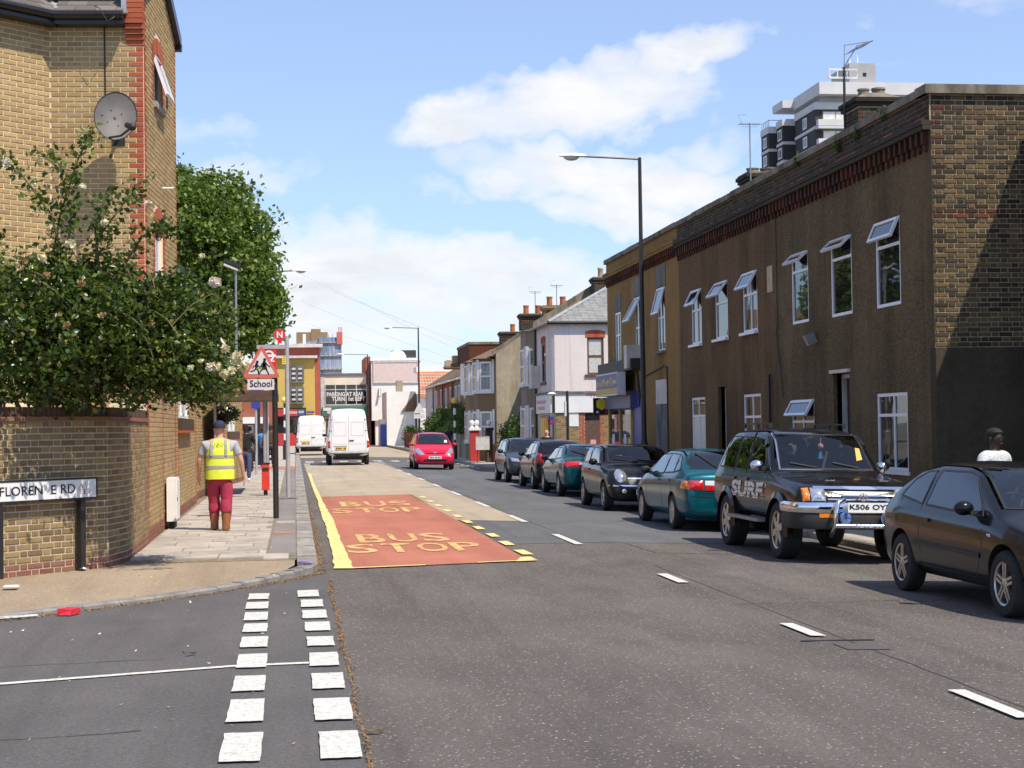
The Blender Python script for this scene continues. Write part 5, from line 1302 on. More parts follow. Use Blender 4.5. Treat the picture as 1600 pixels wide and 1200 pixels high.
wB=[(33.73,34.85,3.70,4.98,W(bars_u=(34.25,),bars_z=(4.5,),open_top=(4.54,.5),sill=.09)),
    (36.12,37.22,3.69,4.98,W(bars_z=(4.5,),open_top=(4.54,.6),sill=.09)),
    (38.53,39.53,3.68,5.0,W(bars_u=(39.0,),bars_z=(4.5,),open_top=(4.54,.45),sill=.09)),
    (33.59,34.92,.98,2.38,W(bars_u=(34.25,),bars_z=(1.9,),sill=None,gl=lambda i,j:'glass' if j else 'glass')),
    (38.33,39.65,.95,2.4,W(bars_u=(39.0,),bars_z=(1.96,),sill=.1,gl=lambda i,j:'glass_blind' if j==0 else 'glass'))]
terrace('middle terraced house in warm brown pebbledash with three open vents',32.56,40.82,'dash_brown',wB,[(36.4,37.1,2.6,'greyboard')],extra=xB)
def xC(th,F,U):
    for (a,b,c,d) in ((42.3,43.4,5.40,5.95),(45.4,46.3,5.38,5.92),(48.3,49.25,5.15,5.65)):
        m_=MB(); F.bx(m_,U(b),U(a),c,d,.002,.02,'greyboard'); m_.build('slate_lintel',th)
    m_=MB(); F.bx(m_,U(43.75),U(42.3),.0,2.30,-.10,.004,'greyboard'); m_.build('boarded_door',th)
    m_=MB(); F.bx(m_,U(43.70),U(42.35),2.31,2.95,-.08,.004,'dirtywhite'); m_.build('boarded_fanlight',th)
    m_=MB(); m_.tube([(FX-.03,45.0,3.1),(FX-.03,42.6,3.3),(FX-.03,42.2,3.25),(FX-.03,42.2,0)],.02,5,'blackplastic'); m_.build('cable',th)
    # shop at the far end
    m_=MB(); F.bx(m_,U(50.3),U(45.6),-.1,2.75,-.02,.02,'signblue'); m_.build('shop_front_frame',th)
    m_=MB(); F.bx(m_,U(50.4),U(45.3),3.30,3.62,-.02,.34,'blackplastic'); m_.build('shop_cornice',th)
    # projecting box sign
    m_=MB(); F.bx(m_,U(49.6),U(46.3),2.62,3.28,.30,.55,'signgrey'); bx_=m_.build('fascia_sign',th)
    m_=MB(); F.bx(m_,U(49.55),U(46.35),2.83,3.24,.552,.56,'fascia_blue'); m_.build('sign_field',bx_)
    m_=MB(); F.bx(m_,U(49.55),U(46.35),2.67,2.815,.552,.558,'fascia_gold'); m_.build('sign_band',bx_)
    E=FR((FX,46.3,0),(1,0,0),(0,-1,0)); m_=MB(); m_.box(FX-.54,FX-.31,46.29,46.298,2.66,3.22,'signgrey'); m_.build('sign_end',bx_)
    m_=MB(); r_=random.Random(4)
    for k in range(26):       # worn, illegible lettering
        u=U(49.5)+.05+k*.118; h=r_.uniform(.12,.24); F.bx(m_,u,u+r_.uniform(.03,.075),2.9,2.9+h,.561,.566,'fascia_gold' if k%3 else 'signgrey')
        if r_.random()<.6: F.bx(m_,u,u+.12,2.9+h*r_.uniform(.3,.9),2.93+h*r_.uniform(.4,.9)+.03,.5612,.5655,'signgrey' if k%4 else 'fascia_gold')
    m_.build('worn_lettering',bx_)
    m_=MB(); F.bx(m_,U(50.0),U(46.2),2.25,2.62,.02,.2,'fascia_blue'); m_.build('roller_housing',th)
    for (a,b,mt_) in ((48.6,50.1,'posters'),(46.9,48.3,'posters')):
        m_=MB(); F.bx(m_,U(b),U(a),.35,2.2,.022,.03,'glass'); m_.build('shop_window',th)
        m_=MB(); 
        for k in range(7):
            r_=random.Random(k+int(a)); uu=U(b)+.1+r_.random()*(b-a-.5); zz=.4+r_.random()*1.3
            F.bx(m_,uu,uu+.35,zz,zz+.45,.031+k*.001,.0335+k*.001,r_.choice(('posters','signwhite','pinktext','posters','plate_yellow')))
        m_.build('window_poster',th)
    for y in (48.45,46.75,50.15): m_=MB(); F.bx(m_,U(y)-.05,U(y)+.05,0,2.25,.02,.08,'fascia_gold'); m_.build('pilaster',th)
    m_=MB(); F.bx(m_,U(45.9),U(45.5),3.35,4.0,.02,.42,'dirtywhite'); m_.build('air_conditioner',th)
    m_=MB()
    for k in range(6): m_.tube([F.p(U(45.6)+k*.05,3.3-k*.1,.1),F.p(U(45.3)+k*.06,2.9-k*.06,.16),F.p(U(45.4),2.3,.1)],.02,5,'blackplastic')
    m_.build('cable_bundle',th)
    E2=FR((FX+7,50.48,0),(-1,0,0),(0,1,0)); m_=MB(); wall(m_,E2,0,7,0,6.8,[],'render_tan'); m_.build('end_wall',th)
wC=[(42.45,43.32,3.70,5.38,W(bars_u=(42.9,),bars_z=(4.58,),open_top=(4.62,.25),sill=.1,sillmat='greyboard')),
    (45.44,46.27,3.62,5.36,W(bars_u=(45.85,),bars_z=(4.5,),open_top=(4.54,.5),sill=.1,sillmat='greyboard')),
    (48.38,49.24,3.58,5.13,W(bars_u=(48.8,),bars_z=(4.45,),sill=.1,sillmat='greyboard'))]
terrace('end terraced house in stained tan render with blue shop front and boarded door',40.82,50.48,'render_tan',wC,[],zt=6.84,extra=xC,parapet='render_tan',corb='brick_rust',corb_z=(5.98,6.26))
# delivery sign hanging by the shop
pz=thing('hanging_sign','yellow hexagon emblem on a black hanging shop sign','shop sign',(9.0,50.2,2.0))
p=at(940,635,50.3); m_=MB(); m_.box(p.x-.26,p.x+.26,50.28,50.34,p.z-.26,p.z+.26,'blackgloss'); m_.build('panel',pz)
m_=MB(); m_.prism([(p.x+.19*math.cos(k*math.pi/3+math.pi/6),50.275,p.z+.07+.19*math.sin(k*math.pi/3+math.pi/6)) for k in range(6)],(0,-.004,0),'signyellow'); m_.build('emblem',pz)
m_=MB(); m_.tube([(p.x,50.3,p.z+.2),(FX,50.3,p.z+.3)],.015,5,'blackplastic'); m_.tube([(p.x,50.3,p.z-.1),(FX,50.3,p.z-.0)],.015,5,'blackplastic'); m_.build('arm',pz)
m_=MB(); m_.sphere((p.x-.12,50.276,p.z-.18),.05,'lamp_clear',6,(1,.2,1)); m_.sphere((p.x+.14,50.276,p.z-.18),.05,'signred',6,(1,.2,1)); m_.build('badge',pz)
# chimneys and aerials
def chimney(label,x0,x1,y0,y1,z0,z1,pots,mt='brick_soot',hood=True,group='chimney stacks'):
    th=thing('chimney_stack',label,'chimney',((x0+x1)/2,(y0+y1)/2,z0),0,group)
    m_=MB(); m_.box(x0,x1,y0,y1,z0,z1-.25,'mortar_stock'); m_.build('core',th)
    for F,L_ in ((FR((x0,y0,0),(1,0,0),(0,-1,0)),x1-x0),(FR((x0,y1,0),(0,-1,0),(-1,0,0)),y1-y0)): lay(th,F,0,L_,z0,z1-.25,[],lambda *a: mt if rnd.random()<.85 else 'brick_rust',limit=110)
    m_=MB(); m_.box(x0-.05,x1+.05,y0-.05,y1+.05,z1-.25,z1-.17,mt); m_.box(x0-.09,x1+.09,y0-.09,y1+.09,z1-.168,z1-.08,mt); m_.build('oversail',th)
    m_=MB(); 
    if hood: m_.add([(x0-.05,y0-.05,z1-.079),(x1+.05,y0-.05,z1-.079),(x1+.05,y1+.05,z1-.079),(x0-.05,y1+.05,z1-.079),(x0+.22,y0+.2,z1+.06),(x1-.22,y0+.2,z1+.06),(x1-.22,y1-.2,z1+.06),(x0+.22,y1-.2,z1+.06)],[(4,5,6,7),(0,1,5,4),(1,2,6,5),(2,3,7,6),(3,0,4,7)],'coping')
    else: m_.box(x0-.05,x1+.05,y0-.05,y1+.05,z1-.079,z1-.03,'coping')
    m_.build('flaunching',th)
    for (x,y,r,h,mp) in pots:
        m_=MB(); m_.lathe((x,y,z1-.05),[(r,0),(r*.92,h*.8),(r*1.08,h*.86),(r*1.05,h),(r*.8,h)],12,mp); m_.build('chimney_pot',th,True)
    return th
chimney('sooty brick chimney stack with sloping mortar cap on the nearest roof',11.3,12.15,32.1,33.0,5.9,8.36,[(11.55,32.5,.12,.22,'coping'),(11.9,32.6,.14,.26,'coping')])
chimney('broad brick stack with two rounded pots on the middle roof',11.35,12.1,40.4,41.3,5.9,8.1,[(11.55,40.8,.16,.16,'coping'),(11.9,40.8,.16,.16,'coping')],hood=False)
def aerial(label,x,y,z0,z1,kind=0):
    th=thing('tv_aerial',label,'aerial',(x,y,z0),0,'roof aerials'); m_=MB(); m_.tube([(x,y,z0),(x,y,z1)],.028 if kind else .018,6,'blackplastic' if kind else 'greymetal'); m_.build('mast',th)
    m_=MB(); s=.35 if kind else .22
    if kind: 
        m_.tube([(x,y,z1),(x+.25,y-.1,z1+.42),(x+.55,y-.2,z1+.5)],.012,4,'greymetal'); m_.tube([(x,y,z1-.05),(x+.02,y,z1+.45),(x+.55,y-.2,z1+.5)],.010,4,'greymetal')
        for k in range(10): 
            a=.1+k*.045; m_.tube([(x+a,y-.35,z1+.30+k*.02),(x+a,y+.25,z1+.30+k*.02)],.007,3,'greymetal')
        for zz in (-.05,-.22):
            m_.box(x-.33,x+.28,y-.012,y+.012,z1+zz-.02,z1+zz+.02,'lampwhite')
        for xx in (-.33,-.15,.05,.26): m_.box(x+xx,x+xx+.02,y-.013,y+.013,z1-.24,z1-.03,'lampwhite')
    else:
        m_.tube([(x-.28,y,z1-.03),(x+.28,y,z1-.03)],.012,4,'greymetal')
        for k in range(9): q=-.27+k*.065; m_.tube([(x+q,y-.16,z1-.03),(x+q,y+.16,z1-.03)],.006,3,'greymetal')
        m_.tube([(x-.2,y,z1-.03),(x-.3,y,z1+.2),(x-.1,y,z1+.2)],.006,3,'greymetal'); m_.tube([(x+.2,y,z1-.1),(x-.2,y,z1-.1)],.007,3,'greymetal')
    m_.build('array',th); return th
p=at(1320,175,32.6); aerial('large multi element aerial on a tall black mast beside the nearest chimney',p.x,32.6,6.2,at(1320,105,32.6).z,1)
p=at(1168,290,40.6); aerial('slim white aerial rising beside the middle roof chimney',p.x,40.3,6.5,at(1168,192,40.3).z)
p=at(839,500,76); aerial('thin aerial standing behind the three pot stack',p.x,76.5,6.5,at(839,455,76.5).z)
p=at(872,500,72); aerial('taller thin aerial beside the orange pots',p.x,72.3,6.5,at(872,445,72.3).z)
# house round the corner (mostly beyond the frame) whose flank shades the end wall
nb=thing('neighbouring_house','brick house round the corner whose flank shades the end wall','house',(11.7,18,0))
m_=MB(); m_.box(11.15,19,18.5,24.0,-.15,6.1,'brick_stock'); m_.prism([(11.1,18.5,6.1),(19,18.5,6.1),(15,18.5,8.4)],(0,5.5,0),'tile_brown'); m_.build('wall',nb)
m_=MB(); m_.box(11.08,11.16,18.4,24.0,6.0,6.12,'blackgloss'); m_.build('gutter',nb)
# ================================================================ PINK CORNER SHOP
PY=63.0
pk=thing('corner_shop','pale pink rendered corner shop with hipped slate roof and white fascia','shop',(9.8,PY,.1))
PF=FR((9.9,PY,0),(1,0,0),(0,-1,0)); SF=FR((9.8,67.2,0),(0,-1,0),(-1,0,0))
a1,b1=at(918,585,PY),at(943,527,PY)
m_=MB(); hw=[(a1.x-9.9,b1.x-9.9,a1.z,b1.z)]
wall(m_,PF,0,4,3.05,5.75,hw,'render_pink',reveal=.12); hs=[(1.5,2.6,3.5,5.05)]
wall(m_,SF,0,4.1,3.05,5.75,hs,'render_pink',reveal=.1); m_.add([(9.8,63.1,3.05),(9.9,63,3.05),(9.9,63,5.75),(9.8,63.1,5.75)],[(0,1,2,3)],'render_pink'); m_.build('upper_wall',pk)
g=glazing(PF,pk,*hw[0],fr='timber',gl='glass_lace',bars_z=((a1.z+b1.z)/2,),fw_=.07,d=-.10); glazing(SF,pk,*hs[0],fr='timber',gl='glass',bars_z=(4.3,),fw_=.1,d=-.08)
for F,h in ((PF,hw[0]),(SF,hs[0])):
    for k in range(7):
        u=h[0]-.06+(h[1]-h[0]+.12)*(k+.5)/7; m_=MB(); F.bx(m_,u-.055,u+.055,h[3]+.01,h[3]+.24+.05*(1-((k-3)/3)**2),.002,.02,'brick_red'); m_.build('arch_brick',pk)
    m_=MB(); F.bx(m_,h[0]-.1,h[1]+.1,h[2]-.10,h[2]-.002,-.08,.06,'timber'); m_.build('sill',pk)
m_=MB(); PF.bx(m_,-.02,4,2.28,3.0,.0,.07,'signwhite'); fs_=m_.build('fascia',pk)
m_=MB(); SF.bx(m_,0,4.12,2.28,3.0,.0,.07,'signwhite'); fs2=m_.build('fascia',pk)
m_=MB(); PF.bx(m_,-.06,4,3.0,3.09,.0,.12,'greyboard'); SF.bx(m_,0,4.18,3.0,3.09,.0,.12,'greyboard'); m_.build('cornice',pk)
p=at(923,617,PY); q=at(941,622,PY)
text_on(fs_,'Upp',(at(915.5,621,PY).x,PY-.078,at(915.5,621,PY).z),(1,0,0),(0,0,1),'redtext',.40,.26); text_on(fs_,'To',(at(927,628,PY).x,PY-.078,at(927,628,PY).z),(1,0,0),(0,0,1),'redtext',.2,.12)
m_=MB(); r_=random.Random(8)
for (u0,u1,z) in ((.5,2.9,2.66),(.8,2.5,2.42)):
    u=u0
    while u<u1: w=r_.uniform(.08,.2); SF.bx(m_,u,u+w,z,z+r_.uniform(.1,.17),.072,.076,'pinktext'); u+=w+.06
m_.build('faded_lettering',fs2)
m_=MB(); PF.bx(m_,0,4,0,2.28,-.2,0,'mortar_wall'); SF.bx(m_,0,4.1,0,2.28,-.2,0,'mortar_wall'); m_.build('lower_wall',pk)
dl,dr=at(914,660,PY).x-9.9,at(937,660,PY).x-9.9
lay(pk,PF,0,2.4,.1,2.27,[(dl,dr,0,2.27)],lambda u,z,r,w:'brick_red' if (dl-.16<u<dl or dr<u<dr+.16) else 'brick_wall',limit=240)
m_=MB(); PF.bx(m_,dl,dr,.05,1.95,-.1,.006,'timber'); d_=m_.build('door',pk); m_=MB(); PF.bx(m_,dl,dr,1.96,2.26,-.1,.005,'blackgloss'); m_.build('fanlight',pk)
for (u,z,w,h,mt_) in ((dl+.12,.35,.2,.22,'signwhite'),(dl+.28,.66,.2,.22,'signwhite'),(dl+.2,.95,.22,.28,'pinktext')):
    m_=MB(); PF.bx(m_,u,u+w,z,z+h,.008,.012,mt_); m_.build('notice',d_)
q0,q1=at(889,637,PY),at(904,666,PY); m_=MB(); PF.bx(m_,q0.x-9.9,q1.x-9.9,q1.z,q0.z,.012,.03,'signwhite'); nb_=m_.build('notice_board',pk)
m_=MB(); SF.bx(m_,1.2,3.4,.3,2.2,.0,.03,'blackgloss'); m_.build('shop_window_frame',pk)
for k in range(4): m_=MB(); SF.bx(m_,1.28+k*.53,1.72+k*.53,.4,2.1,.032,.038,'glass'); m_.build('pane',pk)
# hipped slate roof in rows of slates
m_=MB(); ap=Vector((12.6,65.8,7.32)); e0=Vector((9.65,62.85,5.72)); e1=Vector((15,62.85,5.72)); ap2=Vector((15,65.8,7.32)); sb0=Vector((9.65,67.2,5.72))
m_.add([e0,e1,ap2,ap,sb0],[(0,1,2,3)],'slate'); m_.add([sb0,e0,ap,Vector((12.6,67.2,7.32))],[(0,1,2,3)],'slate'); m_.build('roof',pk)
m_=MB(); nr=22
for r in range(nr):
    f0=r/nr; f1=min(1,(r+1.15)/nr); xa=e0.x+(ap.x-e0.x)*f0; 
    x=xa+(r%2)*.14
    while x<14.2:
        a,b=x+.004,x+.276; 
        def pp(xx,f,o): return Vector((xx,e0.y+(ap.y-e0.y)*f-.0,e0.z+(ap.z-e0.z)*f+o))
        m_.add([pp(a,f0,.035),pp(b,f0,.035),pp(b,f1,.012),pp(a,f1,.012),pp(a,f0,.012),pp(b,f0,.012)],[(0,1,2,3),(4,5,1,0)],'slate'); x+=.28
tag(m_.build('slate',pk),kind='stuff')
m_=MB(); m_.tube([e0+Vector((0,0,.05)),ap+Vector((0,0,.05))],.06,6,'lead'); m_.build('hip_flashing',pk)
m_=MB(); m_.tube([Vector((9.62,67.2,5.72)),e0+Vector((-.03,-.03,0)),e1+Vector((0,-.03,0))],.06,8,'blackgloss'); m_.tube([(9.74,67.0,5.7),(9.74,67.0,.2)],.045,6,'blackgloss'); m_.build('gutter',pk)
m_=MB(); m_.prism([(9.7,67.2,5.75),(13.4,67.2,8.05),(13.4,67.2,8.3),(9.7,67.2,6.02)],(0,.3,0),'coping'); m_.prism([(9.7,67.2,0),(13.4,67.2,0),(13.4,67.2,8.05),(9.7,67.2,5.75)],(0,.28,0),'brick_wall'); m_.build('party_parapet',pk)
m_=MB(); m_.box(9.45,9.79,66.2,66.95,3.3,4.2,'dirtywhite'); m_.build('air_conditioner',pk)
p=at(938,440,66.5); chimney('narrow dark brick chimney with one buff pot on the corner shop',p.x-.27,p.x+.5,66.3,67.1,6.5,at(938,432,66.5).z,[(p.x+.05,66.7,.12,.42,'potbuff')],hood=False)
# small sign light by the kerb
th=thing('sign_light','short black post with small white swan neck light before the corner shop','sign light',(9.15,55.6,.1))
m_=MB(); m_.tube([(9.15,55.6,.1),(9.15,55.6,2.95)],.05,8,'blackpole'); m_.build('post',th)
m_=MB(); m_.tube([(9.15,55.6,2.93),(8.8,55.6,2.95),(8.65,55.6,2.88)],.02,6,'blackpole'); m_.build('arm',th)
m_=MB(); m_.sphere((8.62,55.6,2.86),.11,'lampwhite',8,(1.3,.8,.5)); m_.build('lantern',th,True)
m_=MB(); m_.box(9.05,9.1,55.5,55.7,2.1,2.6,'signwhite'); m_.build('plate',th)
th=thing('sign_pole','thin black pole with small blue and red parking plate by the pink shop','road sign',(9.3,64,.1)); p=at(864,655,61.5)
m_=MB(); m_.tube([(p.x,61.5,.1),(p.x,61.5,2.0)],.025,6,'blackpole'); m_.build('post',th)
m_=MB(); m_.box(p.x-.12,p.x+.02,61.44,61.46,p.z-.2,p.z+.1,'signblue'); m_.box(p.x-.11,p.x-.02,61.43,61.438,p.z-.15,p.z-.06,'signred'); m_.build('plate',th)
# ================================================================ HOUSES BEYOND THE CORNER SHOP
def sash(F,th,u0,u1,z0,z1,d=-.06,fr='whitepaint',gl='glass_curtain',sill=.06):
    glazing(F,th,u0,u1,z0,z1,fr,gl,bars_z=((z0+z1)/2,),fw_=.09,d=d,sill=sill)
def street_face(x,y0,y1): return FR((x,y1,0),(0,-1,0),(-1,0,0)),y1-y0
def bay_house(label,y0,y1,xf,eave,wallm,baym,bays,group='terraced houses',roofm='tile_brown',ridge=None,front_windows=()):
    F,L_=street_face(xf,y0,y1); th=thing('bay_house',label,'house',(xf,(y0+y1)/2,.2),0,group)
    m_=MB(); m_.box(xf,xf+7,y0,y1,0,eave,wallm); m_.build('wall',th)
    rz_=ridge or eave+2.4
    m_=MB(); m_.prism([(xf-.25,y0-.02,eave),(xf+7.2,y0-.02,eave),(xf+3.5,y0-.02,rz_)],(0,y1-y0+.04,0),roofm); m_.build('roof',th)
    m_=MB(); m_.box(xf-.33,xf-.23,y0,y1,eave-.08,eave+.03,'blackgloss'); m_.build('gutter',th)
    for (b0,b1,dep,zt,rt) in bays:
        pl=[(xf,b0),(xf-dep,b0+dep*.75),(xf-dep,b1-dep*.75),(xf,b1)]
        m_=MB(); m_.prism([(x,y,0) for x,y in pl[::-1]],(0,0,zt),baym); m_.build('bay',th)
        for (p,q) in zip(pl,pl[1:]):
            p3,q3=Vector((*q,0)),Vector((*p,0)); u=(q3-p3); W_=u.length; n=Vector((u.y,-u.x,0)).normalized(); n=n if n.x<0 else -n
            FF_=FR(p3,u,n)
            for z0,z1 in ((1.05,2.55),(3.55,5.0)):
                if z1>zt: continue
                m=.16; sash(FF_,th,m,W_-m,z0,z1,d=.0,sill=.12)
                mm=MB(); FF_.bx(mm,.02,W_-.02,z0-.12,z0-.03,0,.10,'whitepaint'); FF_.bx(mm,.02,.13,z0-.03,z1+.1,0,.06,'whitepaint'); FF_.bx(mm,W_-.13,W_-.02,z0-.03,z1+.1,0,.06,'whitepaint'); mm.build('bay_trim',th)
        m_=MB(); b=[(xf+.1,b0-.15),(xf-dep-.18,b0+dep*.7-.1),(xf-dep-.18,b1-dep*.7+.1),(xf+.1,b1+.15)]; c=((b0+b1)/2)
        m_.add([(x,y,zt) for x,y in b]+[(xf+.5,c-.3,zt+rt),(xf+.5,c+.3,zt+rt)],[(0,1,4),(1,2,5,4),(2,3,5),(3,2,1,0)],'lead' if rt<.6 else roofm); m_.build('bay_roof',th)
    for (u0,u1,z0,z1) in front_windows: sash(F,th,u0,u1,z0,z1,d=.0)
    return th,F
# grey bay beside the corner shop
def chim_simple(label,x,y,w,l,z0,z1,pots,mt='brick_far',pm='terracotta'): 
    return chimney(label,x,x+w,y,y+l,z0,z1,[(x+w*(k+.5)/pots,y+l/2,.13,.42,pm) for k in range(pots)],mt,hood=False)
bay_house('grey rendered house with two storey white trimmed bay next to the pink shop',67.6,72.0,10.3,5.6,'render_greyb','render_greyb',[(67.9,70.6,.75,5.75,.15)])
chim_simple('brick stack with three pots behind the grey bay house roof',at(812,490,76).x,75.5,1.7,.8,6.2,at(812,490,76).z,3,'brick_soot')
chim_simple('rendered stack with three orange hooded pots over the grey bay house',at(846,480,72).x,71.2,1.75,.7,6.2,at(846,478,72).z,3,'brick_far')
# recessed link with small roof, and the big sunlit gable wall behind it
lk=thing('recessed_house','narrow recessed brick house with lean-to roof between the bay houses','house',(11.4,75,.2)); 
m_=MB(); m_.box(11.6,16,72.0,80,0,4.7,'brick_wall'); m_.build('wall',lk); F=FR((11.6,80,0),(0,-1,0),(-1,0,0)); 
m_=MB(); m_.prism([(11.3,72,4.7),(14.5,72,6.6),(14.5,72,4.7)],(0,8,0),'tile_brown'); m_.build('roof',lk)
sash(F,lk,1.2,3.0,3.2,4.4,d=0); sash(F,lk,1.2,3.0,1.0,2.2,d=0)
gy=80.5; g0=at(772,560,gy); g1=at(838,505,gy)
th,F=bay_house('brick house with paired white sash bays and a broad rendered gable wall',gy,89.5,g0.x+.1,5.2,'brick_wall','brick_far',[(81.1,84.2,.8,5.15,.7),(85.2,88.3,.8,5.15,.7)])
m_=MB(); m_.prism([(g0.x+.08,gy-.12,0),(g0.x+7,gy-.12,0),(g0.x+7,gy-.12,8.0),(g0.x+3.6,gy-.12,7.75),(g0.x+.08,gy-.12,5.35)],(0,.1,0),'render_cream'); m_.build('gable_render',th)
m_=MB(); m_.prism([(g0.x-.1,gy-.16,5.32),(g0.x+3.6,gy-.16,7.8),(g0.x+3.6,gy-.16,7.95),(g0.x-.1,gy-.16,5.47)],(0,.3,0),'coping'); m_.build('verge_coping',th)
p=at(795,517,84); chim_simple('low dark domed chimney behind the rendered gable wall',p.x-.4,84,1.3,.8,6,p.z,1,'brick_soot')
# flat topped brick house with corbelled parapet
p=at(737,545,97); q=at(790,545,97); ft=thing('parapet_house','taller flat topped brick house end with red corbelled parapet','house',(p.x,98,.2))
m_=MB(); m_.box(p.x,q.x+3,97,104,0,p.z-.6,'brick_far'); m_.build('wall',ft); m_=MB(); m_.box(p.x-.15,q.x+3,96.85,104,p.z-.6,p.z+.25,'brick_rust'); m_.box(p.x-.2,q.x+3,96.8,104,p.z+.25,p.z+.4,'coping'); m_.build('parapet',ft)
k=0
while k*.26<q.x-p.x+2: m_=MB(); m_.box(p.x-.12+k*.26,p.x+k*.26,96.85,96.99,p.z-.85,p.z-.6,'brick_rust'); m_.build('corbel',ft); k+=1
m_=MB(); m_.box(p.x-.012,p.x,97.1,103.9,p.z-2.6,p.z-.62,'render_white'); m_.build('painted_flank',ft)
bay_house('brick house with a small two storey cream bay under a hipped roof',89.7,97.0,10.6,5.3,'brick_wall','render_greyb',[(91.5,95.2,.9,5.2,.8)])
# long low terrace, each house its own
cols=['render_white','brick_far','render_greyb','brick_farred','brick_farred','render_pink']
labs=['white fronted house at the near end of the low tiled terrace','yellow brick house second in the low tiled terrace','grey house in the middle of the low tiled terrace','red brick house with pale windows in the low terrace','second red brick house farther along the low terrace','pinkish last house at the far end of the low terrace']
y=97.2
for i,(c_,l_) in enumerate(zip(cols,labs)):
    L_=(6.2,5,5.6,7,7.5,9)[i]; xf=11.0-.05*i
    F,_=street_face(xf,y,y+L_); th=thing('terraced_house',l_,'house',(xf,y,.2),0,'terraced houses'); m_=MB(); m_.box(xf,xf+7,y,y+L_-.02,0,5.0,c_); m_.build('wall',th)
    m_=MB(); m_.prism([(xf-.3,y,5.0),(xf+7.2,y,5.0),(xf+3.4,y,7.3)],(0,L_-.01,0),'tile_brown'); m_.build('roof',th)
    m_=MB(); m_.box(xf-.38,xf-.28,y,y+L_-.02,4.93,5.04,'whitepaint'); m_.tube([(xf-.1,y+.2,4.9),(xf-.1,y+.2,.2)],.05,5,'blackgloss'); m_.build('gutter',th)
    for (u0,u1,z0,z1) in ((.8,2.0,3.2,4.6),(L_-2.2,L_-1.0,3.2,4.6),(L_-2.2,L_-.9,.9,2.3)): glazing(F,th,u0,u1,z0,z1,'whitepaint','glass',bars_u=((u0+u1)/2,),fw_=.1,d=0,sill=.1)
    m_=MB(); F.bx(m_,.7,1.6,.2,2.3,0,.04,'timber'); m_.build('door',th); y+=L_
p=at(711,565,104); chim_simple('yellow brick chimney with paired pots on the low terrace roof',at(715,575,104).x-.3,104,1.0,.7,6.3,at(711,567,104).z,2)
p=at(703,570,112); chim_simple('brown brick chimney with two pots farther down the terrace',at(696,580,112).x,112,1.05,.7,6.3,at(703,571,112).z,2)
# gardens: hedges, gate piers, garden walls
def hedge(label,ells,mt,n,seed,size=.11,name='hedge',cat='hedge'):
    c=ells[0][0]; th=thing(name,label,cat,(c[0],c[1],.2),0,'front garden hedges'); m_=MB()
    for e in ells: m_.tube([(e[0][0],e[0][1],.1),(e[0][0],e[0][1],e[0][2])],.05,5,'bark')
    m_.build('stem',th)
    tag(link('foliage',leaves_mesh('foliage',clump_pts(ells,n,70,.16,seed,shell=.6,flat=.8),size,mt,seed,up=.9),th),kind='stuff')
hedge('dark clipped hedge in front of the rendered gable wall',[((10.3,77.5,1.2),(.6,3.6,.95)),((10.9,79,1.3),(.6,1.6,.9))],'hedge_leaf',170,51)
hedge('green bushy hedge behind the red gate pier',[((9.9,84.3,1.35),(.55,3.0,.95))],'hedge_leaf',150,52)
hedge('loose leafy shrub before the paired bay windows',[((10.1,90.5,1.7),(.6,1.8,1.3)),((10.0,93.5,1.3),(.5,1.2,1.0))],'hedge_leaf',130,53,.13,'shrub','shrub')
hedge('dark green shrub left of the white fronted house',[((10.2,99.5,1.7),(.7,2.2,1.4)),((10.0,103.5,1.9),(.6,1.8,1.5))],'hedge_leaf',150,54,.13,'shrub','shrub')
hedge('bright yellow green low hedge behind the red car',[((9.6,101,1.35),(.6,3.2,.7)),((9.4,105,1.2),(.5,1.5,.6))],'hedge_bright',130,55,.11)
hedge('large rounded green hedge at the far end of the gardens',[((9.9,112,1.75),(.8,4.0,1.4)),((9.8,118,1.5),(.7,3.5,1.15))],'hedge_leaf',230,56,.14)
hedge('small round bush by the far low brick walls',[((9.9,141,1.2),(.7,1.6,.8))],'hedge_leaf',50,57,.15,'bush','bush')
for i,(px,py,Y,mt_,lab) in enumerate(((742,682,80.5,'redpaint','red gate pier topped by two white stone balls'),(765,682,78.5,'brick_soot','dark gate pier topped by one white stone ball'))):
    p=at(px,py,Y); th=thing('gate_pier',lab,'gate pier',(p.x,Y,.2),0,'gate piers'); m_=MB(); m_.box(p.x-.22 if i==0 else p.x-.15,p.x+.22 if i==0 else p.x+.15,Y,Y+.5,.1,1.62,mt_); m_.build('shaft',th)
    m_=MB(); w=.28 if i==0 else .2; m_.box(p.x-w,p.x+w,Y-.07,Y+.57,1.622,1.74,'whitepaint' if i==0 else 'blackgloss'); m_.build('cap',th)
    for dx in ((-.12,.12) if i==0 else (0,)): m_=MB(); m_.lathe((p.x+dx,Y+.25,1.74),[(.12,0),(.07,.06),(.05,.10),(.10,.15),(.125,.23),(.115,.30),(.07,.36),(.01,.38)],12,'whitepaint'); m_.build('ball_finial',th,True)
p=at(755,692,78); th=thing('white_notice','pale rectangular panel fixed between the two gate piers','panel',(p.x,78,1)); m_=MB(); m_.box(p.x-.35,p.x+.3,78,78.06,.7,1.35,'dirtywhite'); m_.build('panel',th); m_=MB(); m_.box(p.x-.3,p.x-.24,78.06,78.12,.1,1.3,'timber'); m_.box(p.x+.2,p.x+.26,78.06,78.12,.1,1.3,'timber'); m_.build('post',th)
